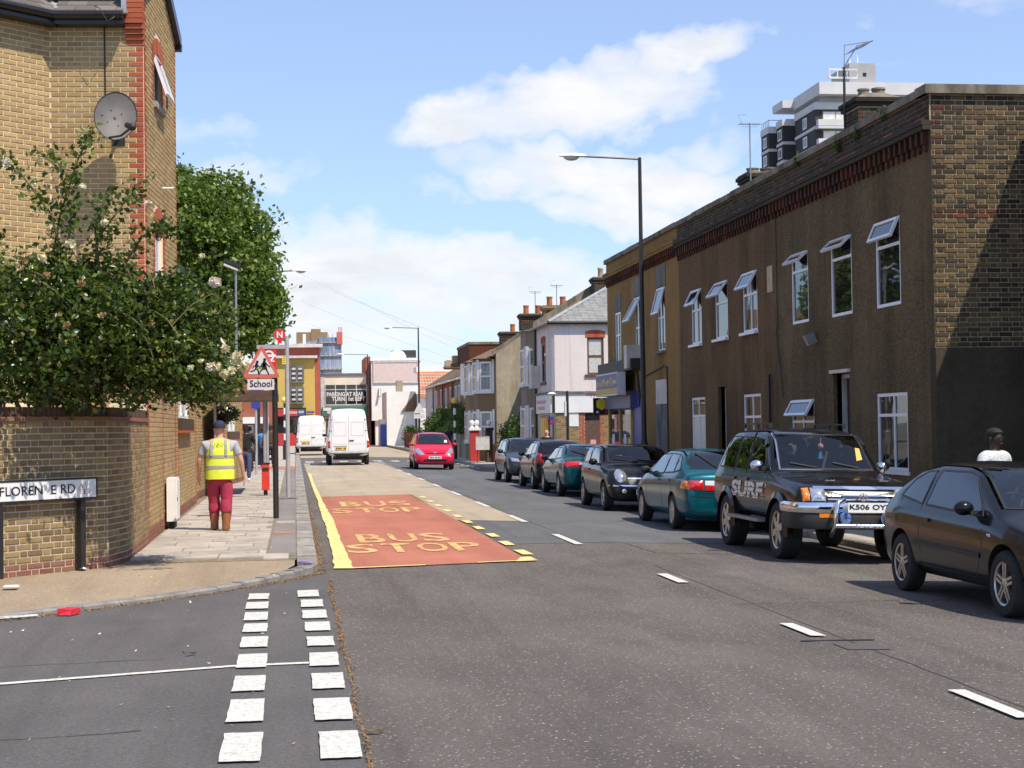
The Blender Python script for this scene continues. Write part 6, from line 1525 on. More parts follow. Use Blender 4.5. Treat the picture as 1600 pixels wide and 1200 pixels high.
for i,(y0,y1,h,mt_,lab) in enumerate(((82,96,.95,'render_cream','low pale garden wall along the pavement behind the beacon'),(97,121,1.0,'brick_far','low brick garden wall below the far hedges'),(124,131,1.05,'brick_farred','red brick garden wall with pale coping farther down'),(132,139,1.05,'brick_farred','red brick garden wall nearest the far junction'))):
    th=thing('garden_wall',lab,'garden wall',(9.25,y0,.2),0,'far garden walls'); m_=MB(); m_.box(9.15,9.38,y0,y1,.1,.2+h,mt_); m_.build('brickwork',th)
    m_=MB(); m_.box(9.1,9.43,y0,y1,.2+h,.3+h,'coping'); m_.build('coping',th)
    k=y0
    while k<y1: m_=MB(); m_.box(9.06,9.46,k,k+.4,.1,.45+h,mt_); m_.build('pier',th); k+=3.4
# far school sign, distant, back by the lamp
th=thing('school_sign','distant triangular warning sign with small plate on the far lamp post','road sign',(8.7,116,2.4)); p=at(655,638,117.5); 
m_=MB(); m_.prism([(p.x-.42,117.4,p.z-.35),(p.x+.42,117.4,p.z-.35),(p.x,117.4,p.z+.42)],(0,.03,0),'signgrey'); m_.build('triangle_plate',th)
m_=MB(); m_.box(p.x-.38,p.x+.38,117.4,117.43,p.z-.72,p.z-.42,'signgrey'); m_.build('name_plate',th)
# ================================================================ FAR JUNCTION
# scaffolded tower
Y0=258; a,b=at(500,518,Y0),at(535,700,Y0); a2=at(440,530,Y0)
tw=thing('scaffolded_tower','tall block wrapped in blue netting and scaffolding beyond the junction','tower block',(a.x,Y0,0))
zt=at(510,527,Y0).z
m_=MB(); m_.box(a.x-.2,b.x,Y0,Y0+14,0,zt,'scaffold_net'); m_.prism([(a2.x-3,Y0+3,0),(a.x-.25,Y0+3,0),(a.x-.25,Y0+3,zt-.3),(a2.x+1,Y0+3,zt-1),(a2.x-3,Y0+3,zt-4)],(0,10,0),'scaffold_net'); m_.build('netting',tw)
for k in range(7):
    z=zt-.9-k*2.05; m_=MB(); m_.box(a.x-.3,b.x+.15,Y0-.25,Y0-.02,z,z+.16,'potbuff'); m_.build('scaffold_board',tw)
for k in range(6):
    x=a.x+(b.x-a.x)*k/5; m_=MB(); m_.tube([(x,Y0-.3,0),(x,Y0-.3,zt+.5)],.035,4,'greymetal'); m_.build('scaffold_pole',tw)
p0,p1=at(463,518,Y0+5),at(512,535,Y0+5); m_=MB(); m_.box(p0.x,p1.x,Y0+4,Y0+12,zt-1,at(480,519,Y0+4).z,'brick_far'); m_.box(at(486,515,Y0+4).x,at(501,515,Y0+4).x,Y0+3.9,Y0+10,zt-1,at(490,514,Y0+4).z,'brick_far'); m_.build('roof_plant',tw)
p0,p1=at(526,519,Y0),at(535,533,Y0); m_=MB(); m_.box(p0.x,p1.x,Y0-.4,Y0+1,p1.z-.5,p0.z,'signrust'); 
for k in range(3): m_.tube([(p0.x+.3+k*.25,Y0,p0.z),(p0.x+.3+k*.25,Y0,p0.z+.8)],.05,4,'signrust')
m_.build('hoist_head',tw)
p0,p1=at(473,522,Y0-2),at(478,538,Y0-2); m_=MB(); m_.box(p0.x,p1.x,Y0-2.2,Y0-1.9,p1.z-1,p0.z,'whitepaint'); m_.build('white_screen',tw)
# yellow building
YB_=150; p=at(399,556,YB_); q=at(491.5,556,YB_); r_=at(497,541,YB_+6); 
yb=thing('yellow_building','mustard yellow block with red upper storey and grey framed windows','building',(q.x,YB_,0))
m_=MB(); m_.box(p.x,q.x,YB_,YB_+9,0,q.z-.2,'render_yellow'); m_.build('yellow_wall',yb)
m_=MB(); zr=at(497,543,YB_+2).z; m_.box(at(398,540,YB_+2).x,q.x+.5,YB_+2,YB_+14,0,zr,'render_redb'); m_.build('red_wall',yb)
m_=MB(); m_.box(p.x,q.x+.25,YB_-.5,YB_+9,q.z-.2,q.z+.02,'dirtywhite'); m_.build('lower_roof_edge',yb)
m_=MB(); m_.box(at(398,540,YB_+2).x,q.x+.75,YB_+1.3,YB_+14,zr,zr+.3,'dirtywhite'); m_.build('upper_roof_edge',yb)
F=FR((p.x,YB_,0),(1,0,0),(0,-1,0))
for (x0,y0,x1,y1) in ((453,571,475,598),(453,604,475,631)):
    A,B=at(x0,y1,YB_),at(x1,y0,YB_); u0,u1=A.x-p.x,B.x-p.x
    m_=MB(); F.bx(m_,u0,u1,A.z,B.z,0,.28,'greyboard'); w=m_.build('box_window',yb)
    for k in range(2):
        m_=MB(); a0=u0+.14+k*(u1-u0-.14)/2; F.bx(m_,a0,a0+(u1-u0)/2-.22,A.z+.16,B.z-.16,.281,.30,'glass'); g=m_.build('pane',w)
        for s_ in range(3): m_=MB(); F.bx(m_,a0+.04,a0+(u1-u0)/2-.26,A.z+.3+s_*.42,A.z+.48+s_*.42,.301,.31,'dirtywhite'); m_.build('blind',w)
A,B=at(441,652,YB_),at(478,637,YB_)
m_=MB(); F.bx(m_,A.x-p.x-1,B.x-p.x,A.z,B.z,0,.35,'blackgloss'); f_=m_.build('shop_fascia',yb)
m_=MB(); F.bx(m_,A.x-p.x-.9,(A.x*.35+B.x*.65)-p.x,A.z+.1,B.z-.12,.351,.37,'redpaint'); m_.build('red_panel',f_); m_=MB(); F.bx(m_,(A.x*.33+B.x*.67)-p.x,B.x-p.x-.1,A.z+.1,B.z-.12,.351,.37,'fascia_blue'); m_.build('blue_panel',f_)
m_=MB(); 
for k in range(6): F.bx(m_,A.x-p.x+.45+k*.15,A.x-p.x+.56+k*.15,A.z+.3,A.z+.52,.371,.38,'dirtywhite')
for k in range(3): F.bx(m_,B.x-p.x-.65+k*.16,B.x-p.x-.53+k*.16,A.z+.35,A.z+.55,.371,.38,'dirtywhite')
m_.build('worn_lettering',f_)
C0_=at(476,687,YB_); m_=MB(); F.bx(m_,A.x-p.x-.8,B.x-p.x-.1,A.z-.75,A.z-.02,.02,.06,'glass'); F.bx(m_,A.x-p.x-.8,B.x-p.x-1.0,.3,1.5,.02,.05,'redpaint'); F.bx(m_,A.x-p.x-.8,B.x-p.x-1.0,1.5,A.z-.78,.02,.045,'blackgloss'); F.bx(m_,B.x-p.x-.95,B.x-p.x-.1,.3,A.z-.8,.02,.05,'blackgloss'); m_.build('shop_window',yb)
m_=MB(); m_.box(B.x+.05,B.x+.75,YB_-.2,YB_-.12,A.z+.35,A.z+.5,'signblue'); m_.build('street_plate',yb)
# brown block seen under the shelter roof
p,q=at(345,570,128),at(436,690,128); bb=thing('brown_block','brown brick block with a white band seen below the shelter roof','building',(p.x,128,0))
m_=MB(); m_.box(p.x-6,q.x-.2,128,138,0,p.z,'brick_farred'); m_.build('wall',bb); m_=MB(); m_.box(p.x,at(420,655,128).x,127.6,128.05,at(380,662,128).z,at(380,652,128).z,'whitepaint'); m_.build('white_band',bb)
F=FR((p.x,128,0),(1,0,0),(0,-1,0)); A,B=at(377,676,128),at(396,664,128); glazing(F,bb,A.x-p.x,B.x-p.x,A.z,B.z,'dirtywhite','glass',bars_u=((A.x+B.x)/2-p.x,),fw_=.1,d=.0)
# car park building with painted window lettering
YK=165.2; p,q=at(501,586,YK),at(574,690,YK); pb=thing('parking_building','cream office front with large dark window reading PARKING AT REAR','building',(p.x,YK,0))
m_=MB(); m_.box(p.x,q.x-.05,YK,YK+12,0,p.z,'cream_stone'); m_.build('wall',pb); F=FR((p.x,YK,0),(1,0,0),(0,-1,0))
m_=MB(); F.bx(m_,-.05,q.x-p.x-.06,p.z,p.z+.15,-1,.15,'greyboard'); m_.build('roof_edge',pb)
A,B=at(508,632,YK),at(573,601,YK); w0,w1=A.x-p.x,B.x-p.x
m_=MB(); F.bx(m_,w0,w1,A.z,B.z,.0,.04,'blackgloss'); w=m_.build('window',pb)
n=4
for k in range(n):
    for (z0,z1) in ((A.z+.06,A.z+(B.z-A.z)*.74),(A.z+(B.z-A.z)*.78,B.z-.06)):
        m_=MB(); F.bx(m_,w0+(w1-w0)*k/n+.05,w0+(w1-w0)*(k+1)/n-.05,z0,z1,.041,.055,'glass'); m_.build('pane',w)
m_=MB(); 
for k in range(n+1): F.bx(m_,w0+(w1-w0)*k/n-.045,w0+(w1-w0)*k/n+.045,A.z,B.z,.056,.09,'dirtywhite')
F.bx(m_,w0,w1,A.z+(B.z-A.z)*.74,A.z+(B.z-A.z)*.78,.057,.088,'dirtywhite'); F.bx(m_,w0,w1,A.z-.1,A.z,.056,.09,'dirtywhite'); m_.build('window_frame',w)
for txt,x0,x1,yb_,h in (('PARKING AT REAR',510.5,568.5,619.5,.42),('TURN  1st LEFT',518.5,570.5,626.8,.42)):
    a_,b_=at(x0,yb_,YK-.1),at(x1,yb_,YK-.1); text_on(w,txt,a_,(1,0,0),(0,0,1),'signwhite',b_.x-a_.x,h,bold=.03)
A,B=at(502,650,YK),at(574,634,YK); m_=MB(); F.bx(m_,A.x-p.x+.1,B.x-p.x,A.z,B.z-.1,0,.3,'greenfascia'); m_.build('green_fascia',pb)
m_=MB(); a_=at(514,644,YK); m_.lathe((a_.x,YK-.34,a_.z),[(.2,0),(.2,.05)],14,'dirtywhite',ax=(0,1,0)); F.bx(m_,.2,1.0,B.z-.45,B.z-.15,.301,.33,'signwhite'); m_.build('sign_disc',pb)
m_=MB(); F.bx(m_,.5,3.5,.2,A.z-.3,.01,.06,'timber'); F.bx(m_,0,.38,.2,p.z-.2,.01,.04,'dirtywhite'); m_.build('shop_door',pb)
# white building with blank billboard
YW=164; p,q=at(580,560,YW),at(654,700,YW); wb=thing('white_building','white painted end building with a blank pinkish billboard panel','building',(p.x,YW,0))
m_=MB(); m_.box(p.x,q.x+.3,YW,YW+12,at(600,657,YW).z,p.z,'render_white'); m_.box(p.x+.35,q.x+.3,YW+.3,YW+12,0,at(600,657,YW).z,'render_white'); m_.build('wall',wb)
m_=MB(); m_.box(p.x-.5,p.x-.01,YW+1.5,YW+11,0,p.z+.25,'brick_farred'); m_.build('brick_flank',wb)
m_=MB(); m_.box(p.x-.1,q.x+.35,YW-.15,YW-.01,p.z-.25,p.z+.02,'whitepaint'); m_.build('cornice',wb)
A,B=at(585,597,YW),at(652,566,YW); m_=MB(); m_.box(A.x,B.x,YW-.08,YW-.01,A.z,B.z,'billboard'); bl=m_.build('billboard',wb)
m_=MB(); 
for (x0,x1,z0,z1) in ((A.x-.12,B.x+.12,B.z,B.z+.12),(A.x-.12,B.x+.12,A.z-.12,A.z),(A.x-.12,A.x,A.z,B.z),(B.x,B.x+.12,A.z,B.z)): m_.box(x0,x1,YW-.13,YW-.005,z0,z1,'dirtywhite')
m_.build('billboard_frame',bl)
A,B=at(614,560,YW+6),at(650,547,YW+6); m_=MB(); m_.box(A.x,B.x,YW+6,YW+9,p.z,B.z,'tower_dark'); m_.build('roof_box',wb)
p_=at(621,555,YW+3); m_=MB(); m_.sphere((p_.x,YW+3,p_.z-.35),.9,'whitepaint',10,(1,.3,1)); m_.build('roof_dish',wb,True)
m_=MB(); A=at(593,620,YW); m_.tube([(A.x,YW-.4,A.z),(A.x,YW-.02,A.z+.8)],.12,6,'greymetal'); m_.build('flood_lamp',wb)
# small white and blue fronted house before it
YS_=150; p,q=at(604,612,YS_),at(632,695,YS_); sh2=thing('white_cottage','low white rendered house with blue door and chimney below the billboard','house',(p.x,YS_,0))
m_=MB(); m_.box(p.x,q.x+1,YS_,YS_+8,0,p.z,'render_white'); m_.box(at(598,655,YS_-2).x,p.x-.02,YS_+1,YS_+6,0,at(598,655,YS_).z,'render_white'); m_.build('wall',sh2)
m_=MB(); m_.box(p.x+.9,p.x+1.5,YS_+.5,YS_+1.2,p.z,p.z+1.0,'render_cream'); m_.build('chimney',sh2)
m_=MB(); m_.prism([(p.x+1.3,YS_-.15,p.z-1.8),(q.x+1.1,YS_-.15,p.z-1.8),(q.x+1.1,YS_-.15,p.z-.05)],(0,.14,0),'tile_brown'); m_.build('lean_to_roof',sh2)
A,B=at(596,690,YS_-1),at(606,663,YS_-1); m_=MB(); m_.box(A.x,B.x,YS_+.85,YS_+.99,.2,B.z,'bluedoor'); m_.build('door',sh2)
# orange roofed building behind the terrace
YO=146; p,q=at(656,600,YO),at(700,578,YO); ob=thing('orange_roofed_building','building with a broad orange tiled roof and white ridge strip','building',(p.x,YO,0))
m_=MB(); m_.box(p.x,q.x+5,YO+.5,YO+10,0,p.z-.8,'render_white'); m_.build('wall',ob); m_=MB(); 
nr,nc=9,30; z0=p.z-1.2; z1=q.z
for r in range(nr):
    for c_ in range(nc):
        x0=p.x+(q.x+5-p.x)*c_/nc; x1=p.x+(q.x+5-p.x)*(c_+1)/nc-.02; f0,f1=r/nr,(r+1.1)/nr
        m_.add([(x0,YO+f0*4,z0+(z1-z0)*f0+.06),(x1,YO+f0*4,z0+(z1-z0)*f0+.06),(x1,YO+f1*4,z0+(z1-z0)*f1),(x0,YO+f1*4,z0+(z1-z0)*f1)],[(0,1,2,3)],'tile_orange')
tag(m_.build('roof_tile',ob),kind='stuff'); m_=MB(); m_.box(p.x,q.x+5,YO+4,YO+8,z1,z1+.45,'whitepaint'); m_.build('ridge_band',ob)
# filler houses closing the view at both sides of the junction
for (x0,x1,y0,h,mt_,lab) in ((-40,-16,160,7.5,'brick_far','long brick range far to the left of the junction'),(15,40,166,4.2,'brick_farred','red brick range closing the view right of the junction'),(-13,-8.2,95,6.2,'brick_far','brick house hidden behind the plane tree')):
    th=thing('far_house',lab,'building',(x0,y0,0)); m_=MB(); m_.box(x0,x1,y0,y0+10,0,h,mt_); m_.build('wall',th); m_=MB(); m_.prism([(x0-.2,y0-.2,h),(x0-.2,y0+10.2,h),(x0-.2,y0+5,h+2.6)],(x1-x0+.4,0,0),'tile_brown'); m_.build('roof',th)
    F=FR((x0,y0,0),(1,0,0),(0,-1,0)); 
    for k in range(int((x1-x0)//3)): glazing(F,th,k*3+.9,k*3+2.1,3.8,5.2,'whitepaint','glass',fw_=.1,d=0)
# tower block on the right
tb=thing('tower_block','dark tower block with white bands and balconies above the terrace roof','tower block',(76,236,0))
def towerpart(x0,x1,y0,y1,ztop,name,balc=None):
    m_=MB(); m_.box(x0,x1,y0,y1,0,ztop-1.0,'tower_dark'); m_.build(name,tb)
    m_=MB(); m_.box(x0-.12,x1,y0-.12,y1,ztop-1.0,ztop,'tower_white'); m_.build('parapet_band',tb)
    Fx=FR((x0,y1,0),(0,-1,0),(-1,0,0)); L_=y1-y0
    for k in range(4):
        z=ztop-1.0-2.72*(k+1)
        m_=MB(); m_.box(x0-.07,x1,y0-.07,y1,z-.05,z+.38,'tower_white'); m_.build('floor_band',tb)
        c=L_*.5; glazing(Fx,tb,c-.9,c+.9,z+.75,z+2.3,'whitepaint','glass',bars_u=(c,),fw_=.18,d=.0,dep=.08)
    return Fx
zt=at(1282,163,226).z
towerpart(73.2,88,226,235.5,at(1282,160,226).z,'main_shaft'); zT=at(1282,160,226).z
for k in range(3):
    z=zT-1.0-2.72*(k+1); m_=MB(); m_.box(73.9,88,225.9,226.2,z+.36,z+2.68,'tower_dark'); m_.box(73.3,77.6,224.9,226.05,z+.25,z+1.15,'tower_white'); m_.box(73.3,88,224.9,226.02,z-.1,z+.2,'tower_white'); m_.build('balcony',tb)
    F=FR((73.2,225.88,0),(1,0,0),(0,-1,0)); glazing(F,tb,1.0,4.2,z+.4,z+2.5,'greyboard','glass_blind',bars_u=(2.9,),fw_=.12,d=.0)
towerpart(71.8,77,237,240.2,at(1236,186,237).z,'middle_shaft'); towerpart(70.8,77,241,245,at(1214,198,241).z,'rear_shaft')
m_=MB(); z=at(1290,150,226).z; z2=at(1290,131,226).z; m_.box(73.4,89.5,224.5,237,z,z2,'tower_white'); m_.build('roof_slab',tb)
m_=MB(); m_.box(74.5,88,227,235,zT,z,'tower_white'); m_.build('roof_storey',tb)
m_=MB(); z=at(1245,170,237).z; z2=at(1245,158,237).z; m_.box(71.6,78.5,236.3,241.5,z,z2,'tower_white'); m_.build('rear_roof_slab',tb)
m_=MB(); A,B=at(1338,131,228),at(1368,99,228); m_.box(A.x-1.0,B.x,228,236,z2-1,B.z,'tower_grey'); m_.build('lift_house',tb)
m_=MB(); m_.box(A.x+1.0,A.x+1.5,227.95,228.05,A.z+1.1,A.z+1.6,'blackgloss'); m_.build('lift_house_window',tb)
for k in range(6): m_=MB(); x=A.x-.6+k*.38; m_.tube([(x,229+k%3,B.z),(x,229+k%3,B.z+1.0+.4*(k%2))],.10,5,'lampwhite'); m_.build('roof_antenna',tb)
m_=MB()
zr_=at(1214,198,241).z
for k in range(5): y=241.2+k*.9; m_.tube([(70.9,y,zr_-.1),(70.9,y,zr_+1.0)],.05,4,'greymetal')
m_.tube([(70.9,241.2,zr_+1.0),(70.9,244.8,zr_+1.0)],.05,4,'greymetal'); m_.tube([(70.9,241.2,zr_+1.0),(76,241.2,zr_+1.0)],.05,4,'greymetal'); m_.build('roof_railing',tb)
for k,x in enumerate((75.2,76.4)): p=at((1297,1305)[k],128,225.5); m_=MB(); m_.tube([(p.x,225.5,p.z-1.2),(p.x+.3,225.5,p.z)],.13,5,'greymetal'); m_.build('roof_camera',tb)
# ================================================================ VEHICLES
for k,c,f in (('p_black',(.007,.007,.008),.0),('p_black2',(.006,.0065,.008),.0),('p_teal',(.002,.092,.13),.3),('p_teal2',(.002,.065,.085),.3),('p_navyblk',(.009,.010,.015),.1),('p_mini',(.008,.0078,.008),.0),('p_grey',(.035,.037,.043),.4),('p_red',(.62,.012,.055),.1),('p_white',(.80,.80,.80),0),('p_blue',(.006,.016,.038),.2)):
    defm(k,paint(k,c,f))
defm('carglass',glass_mat('carglass',(.010,.012,.014),.02,1.5))
def thin_glass(name,tint,gl=1.5):
    m,t,p=base_mat(name); tr=t.new('ShaderNodeBsdfTransparent'); tr.inputs[0].default_value=(*tint,1)
    g=t.new('ShaderNodeBsdfGlossy'); g.inputs['Roughness'].default_value=.015; g.inputs[0].default_value=(1,1,1,1)
    f=t.new('ShaderNodeFresnel'); f.inputs[0].default_value=gl; mx=t.new('ShaderNodeMixShader')
    t.l.new(t.m('MULTIPLY',f.outputs[0],1.25,clamp=True),mx.inputs[0]); t.l.new(tr.outputs[0],mx.inputs[1]); t.l.new(g.outputs[0],mx.inputs[2])
    t.l.new(mx.outputs[0],t.n['Material Output'].inputs[0]); return m
defm('carglass',thin_glass('carglass',(.42,.47,.46),1.6)); defm('carglass_t',thin_glass('carglass_t',(.62,.66,.65),1.55))
defm('seatcloth',mat('seatcloth',(.045,.045,.05),.9,.3,12)); defm('dash',mat('dash',(.04,.04,.042),.7,.2,6))
class Car: pass
def car_body(sp):
    L=sp['L']; hw=sp['W']/2; T=sp.get('T',.4); top=sp['top']; belt=sp['belt']; zb=sp.get('zb',.22); zbf=sp.get('zbf',zb)
    ys=sorted(set(np.round(np.concatenate([np.linspace(0,.3,6),np.linspace(.3,L-.4,26),np.linspace(L-.4,L,7),[p[0] for p in top]]),3)))
    yy=[ys[0]]
    for y in ys[1:]:
        if y-yy[-1]>.035: yy.append(y)
    yy[-1]=L
    sp['_cav']=[]
    tx,tz=zip(*top); bx,bz=zip(*belt)
    def smooth(f,y): return (f(y-.04)+2*f(y)+f(y+.04))/4
    ztop=lambda y: smooth(lambda q: float(np.interp(q,tx,tz)),y); zbelt=lambda y: float(np.interp(y,bx,bz))
    rr,fr=sp.get('rend',(.86,.95,1)),sp.get('fend',(.80,.93,1))
    def pl(y): return float(np.interp(y,[0,.12,.55,L-.75,L-.2,L],[rr[0],rr[1],rr[2],fr[2],fr[1],fr[0]]))
    rings=[]
    for y in yy:
        w=hw*pl(y); zt=ztop(y); zl=min(zbelt(y),zt-.03); h=zt-zl
        e=min(1,min(y,L-y)/.12); z0=float(np.interp(y,[0,.25,L-.3,L],[sp.get('zr',zb+.1),zb,zb,sp.get('zf',zb+.05)]))
        sill=z0+.10; mid=z0+(zl-z0)*.45
        r=min(.075,.6*h); ws=w*.945; wt=max(.2,ws-T*(h-r))
        half=[(0,z0),(w*.45,z0),(w*.86,z0+.005),(w*.955,sill),(w*.995,mid),(w*1.0,mid+(zl-mid)*.55),(w*.985,zl-.05*min(1,(zl-z0)*3)),(ws,zl)]
        for k in (1,2,3): f=k/3; half.append((ws+(wt-ws)*f,zl+(h-r)*f))
        for k in (1,2,3): a=k/4; half.append((wt*(1-a**1.15),zt-r*(1-math.sin(a*math.pi/2)**.9)*.8))
        half.append((0,zt))
        sp['_cav'].append((y,ws,wt,zl,zt,h))
        ring=half+[(-x,z) for x,z in half[1:-1]][::-1]
        rings.append([(x,y,z) for x,z in ring])
    n=len(rings[0]); V=[v for r in rings for v in r]; F=[]
    for i in range(len(rings)-1):
        for k in range(n): j=(k+1)%n; F.append((i*n+k,(i+1)*n+k,(i+1)*n+j,i*n+j)[::-1])
    F.append(tuple(range(n))); F.append(tuple((len(rings)-1)*n+k for k in range(n))[::-1])
    me=bpy.data.meshes.new('b'); me.from_pydata(V,[],F); me.update()
    bm=bmesh.new(); bm.from_mesh(me); bmesh.ops.recalc_face_normals(bm,faces=bm.faces); bm.to_mesh(me); bm.free()
    return me
def make_car(name,label,cat,sp,loc,rz,roll=0,group='parked cars'):
    root=thing(name,label,cat,loc,rz,group); root.rotation_euler=(0,roll,rz)
    pm=sp['paint']; L=sp['L']; hw=sp['W']/2; r=sp['r']; y0=sp['roh']; y1=y0+sp['wb']
    me=car_body(sp); me.materials.append(M[pm]); o=bpy.data.objects.new('tmp',me); C.objects.link(o)
    s=o.modifiers.new('s','SUBSURF'); s.levels=1; s.render_levels=1
    dg=bpy.context.evaluated_depsgraph_get(); bpy.context.view_layer.update()
    sm=bpy.data.meshes.new_from_object(o.evaluated_get(bpy.context.evaluated_depsgraph_get()))
    vs=[v.co.copy() for v in sm.vertices]; bvh=BVHTree.FromPolygons(vs,[tuple(p.vertices) for p in sm.polygons])
    bpy.data.objects.remove(o)
    def hit0(x,z):
        p,n,i,d=bvh.ray_cast(Vector((x,L+3,z)),Vector((0,-1,0))); return (p,n) if p else (Vector((x,L*.6,z)),Vector((0,1,0)))
    # wheel wells
    cut=MB()
    for y in (y0,y1):
        for sx in (-1,1): cut.lathe((sx*(hw-.30) if sx<0 else hw-.30,y,r+.005),[(r+sp.get('gap',.05),0),(r+sp.get('gap',.05),.6)] ,28,'blackplastic',ax=(sx,0,0))
    cm=cut.mesh('c'); bm=bmesh.new(); bm.from_mesh(cm); bmesh.ops.recalc_face_normals(bm,faces=bm.faces); bm.to_mesh(cm); bm.free()
    co=bpy.data.objects.new('cut',cm); C.objects.link(co)
    bo=bpy.data.objects.new('bt',sm); C.objects.link(bo)
    extra=[]
    if sp.get('interior',True) and 'side' in sp:
        cv=[c for c in sp['_cav'] if c[5]>.16 and c[0]>sp.get('cav0',.30)]
        m_=MB(); vs=[];fs=[]
        for (y,ws,wt,zl,zt,h) in cv:
            a_,b_=ws-.075,max(.15,wt-.055); zt2=zt-.055
            for x,z in ((-a_,.40+sp.get('cavz',0)),(a_,.40+sp.get('cavz',0)),(a_,zl),(b_,zt2),(-b_,zt2),(-a_,zl)): vs.append((x,y,z))
        for i in range(len(cv)-1):
            for k in range(6): j=(k+1)%6; fs.append((i*6+k,i*6+j,(i+1)*6+j,(i+1)*6+k))
        fs+=[tuple(range(6))[::-1],tuple((len(cv)-1)*6+k for k in range(6))]
        m_.add(vs,fs,'dash'); extra.append(m_)
        def inset(pg,f):
            cx=sum(p[0] for p in pg)/len(pg); cy=sum(p[1] for p in pg)/len(pg); out=[]
            for a_,b_ in pg: d=math.hypot(a_-cx,b_-cy); k=(d-f)/d; out.append((cx+(a_-cx)*k,cy+(b_-cy)*k))
            return out
        m_=MB()
        for pg in sp['side']:
            q=inset(pg,.02); m_.prism([(.30,y,z) for y,z in q],(1.2,0,0),'dash'); m_.prism([(-.30,y,z) for y,z in q],(-1.2,0,0),'dash')
        extra.append(m_); m_=MB()
        ys_=[c[0] for c in cv]; 
        if 'ws' in sp:
            zt_=max(p[1] for p in sp['ws']); yt=max([c[0] for c in cv if c[4]>zt_+.02] or [ys_[-1]])
            m_.prism([(x,yt-.15,z) for x,z in inset(sp['ws'],.03)],(0,L+1-yt,0),'dash')
        if 'rw' in sp:
            zt_=max(p[1] for p in sp['rw']); yt=min([c[0] for c in cv if c[4]>zt_+.02] or [ys_[0]])
            m_.prism([(x,yt+.15,z) for x,z in inset(sp['rw'],.03)],(0,-(yt+1.2),0),'dash')
        if m_.f: extra.append(m_)
    cobs=[]
    for m_ in extra:
        c_=m_.mesh('c2'); bm=bmesh.new(); bm.from_mesh(c_); bmesh.ops.recalc_face_normals(bm,faces=bm.faces); bm.to_mesh(c_); bm.free()
        q=bpy.data.objects.new('cut2',c_); C.objects.link(q); cobs.append(q)
    for q in cobs:
        bb=bo.modifiers.new('x','BOOLEAN'); bb.object=q; bb.operation='DIFFERENCE'; bb.solver='EXACT'; bb.material_mode='TRANSFER'
    b=bo.modifiers.new('b','BOOLEAN'); b.object=co; b.operation='DIFFERENCE'; b.solver='EXACT'; b.material_mode='TRANSFER'
    bpy.context.view_layer.update()
    fm=bpy.data.meshes.new_from_object(bo.evaluated_get(bpy.context.evaluated_depsgraph_get()))
    bpy.data.objects.remove(bo); bpy.data.objects.remove(co)
    for q in cobs: bpy.data.objects.remove(q)
    fm.polygons.foreach_set('use_smooth',[True]*len(fm.polygons)); fm.set_sharp_from_angle(angle=R(42)); fm.update()
    link('body',fm,root,local=True)
    if extra:
        yf=sp.get('seat',L*.46); zs=.40+sp.get('cavz',0); rf=max(p[1] for p in sp['top'])
        for sx in (-1,1):
            m_=MB(); x=sx*.36; m_.box(x-.24,x+.24,yf-.02,yf+.48,zs,zs+.16,'seatcloth')
            m_.prism([(x-.23,yf+.06,zs+.15),(x+.23,yf+.06,zs+.15),(x+.20,yf-.14,rf-.34),(x-.20,yf-.14,rf-.34)],(0,-.12,0),'seatcloth')
            m_.box(x-.12,x+.12,yf-.25,yf-.15,rf-.32,rf-.16,'seatcloth'); m_.build('seat',root,local=True)
        if yf-.95>.35:
            m_=MB(); m_.prism([(-.55,yf-.75,zs+.1),(.55,yf-.75,zs+.1),(.48,yf-.95,rf-.42),(-.48,yf-.95,rf-.42)],(0,-.12,0),'seatcloth'); m_.build('rear_seat',root,local=True)
        if 'ws' in sp:
            zw=min(p[1] for p in sp['ws']); c=Vector((.36,yf+.52,zw-.02)); m_=MB(); ax_=Vector((0,-.85,.5)).normalized(); q_=Vector((0,0,1)).rotation_difference(ax_)
            m_.tube([c+q_@Vector((.18*math.cos(k*math.pi/10),.18*math.sin(k*math.pi/10),0)) for k in range(21)],.014,6,'blackplastic'); m_.tube([c-Vector((.17,0,0)),c+Vector((.17,0,0))],.016,5,'blackplastic'); m_.build('steering_wheel',root,local=True)
            m_=MB(); m_.box(-.56,.56,yf+.60,yf+.85,zs+.1,zw-.05,'dash'); m_.build('dashboard',root,local=True)
            p_,n_=hit0(0,max(p[1] for p in sp['ws'])-.06); m_=MB(); m_.box(-.11,.11,p_.y-.14,p_.y-.12,p_.z-.06,p_.z+.01,'blackplastic'); m_.build('rear_view_mirror',root,local=True)
    def hit(axis,a,b_,sgn=1):
        if axis=='side': o_=Vector((sgn*4,a,b_)); d=Vector((-sgn,0,0))
        elif axis=='front': o_=Vector((a,L+3,b_)); d=Vector((0,-1,0))
        elif axis=='rear': o_=Vector((a,-3,b_)); d=Vector((0,1,0))
        else: o_=Vector((a,b_,6)); d=Vector((0,0,-1))
        p,n,i,dist=bvh.ray_cast(o_,d)
        if p is None:
            p,n,i,dist=bvh.find_nearest({'side':Vector((sgn*hw*.8,a,b_)),'front':Vector((a,L*.6,b_)),'rear':Vector((a,L*.35,b_))}.get(axis,o_+d*5))
        if n.dot(d)>0: n=-n
        return p,n
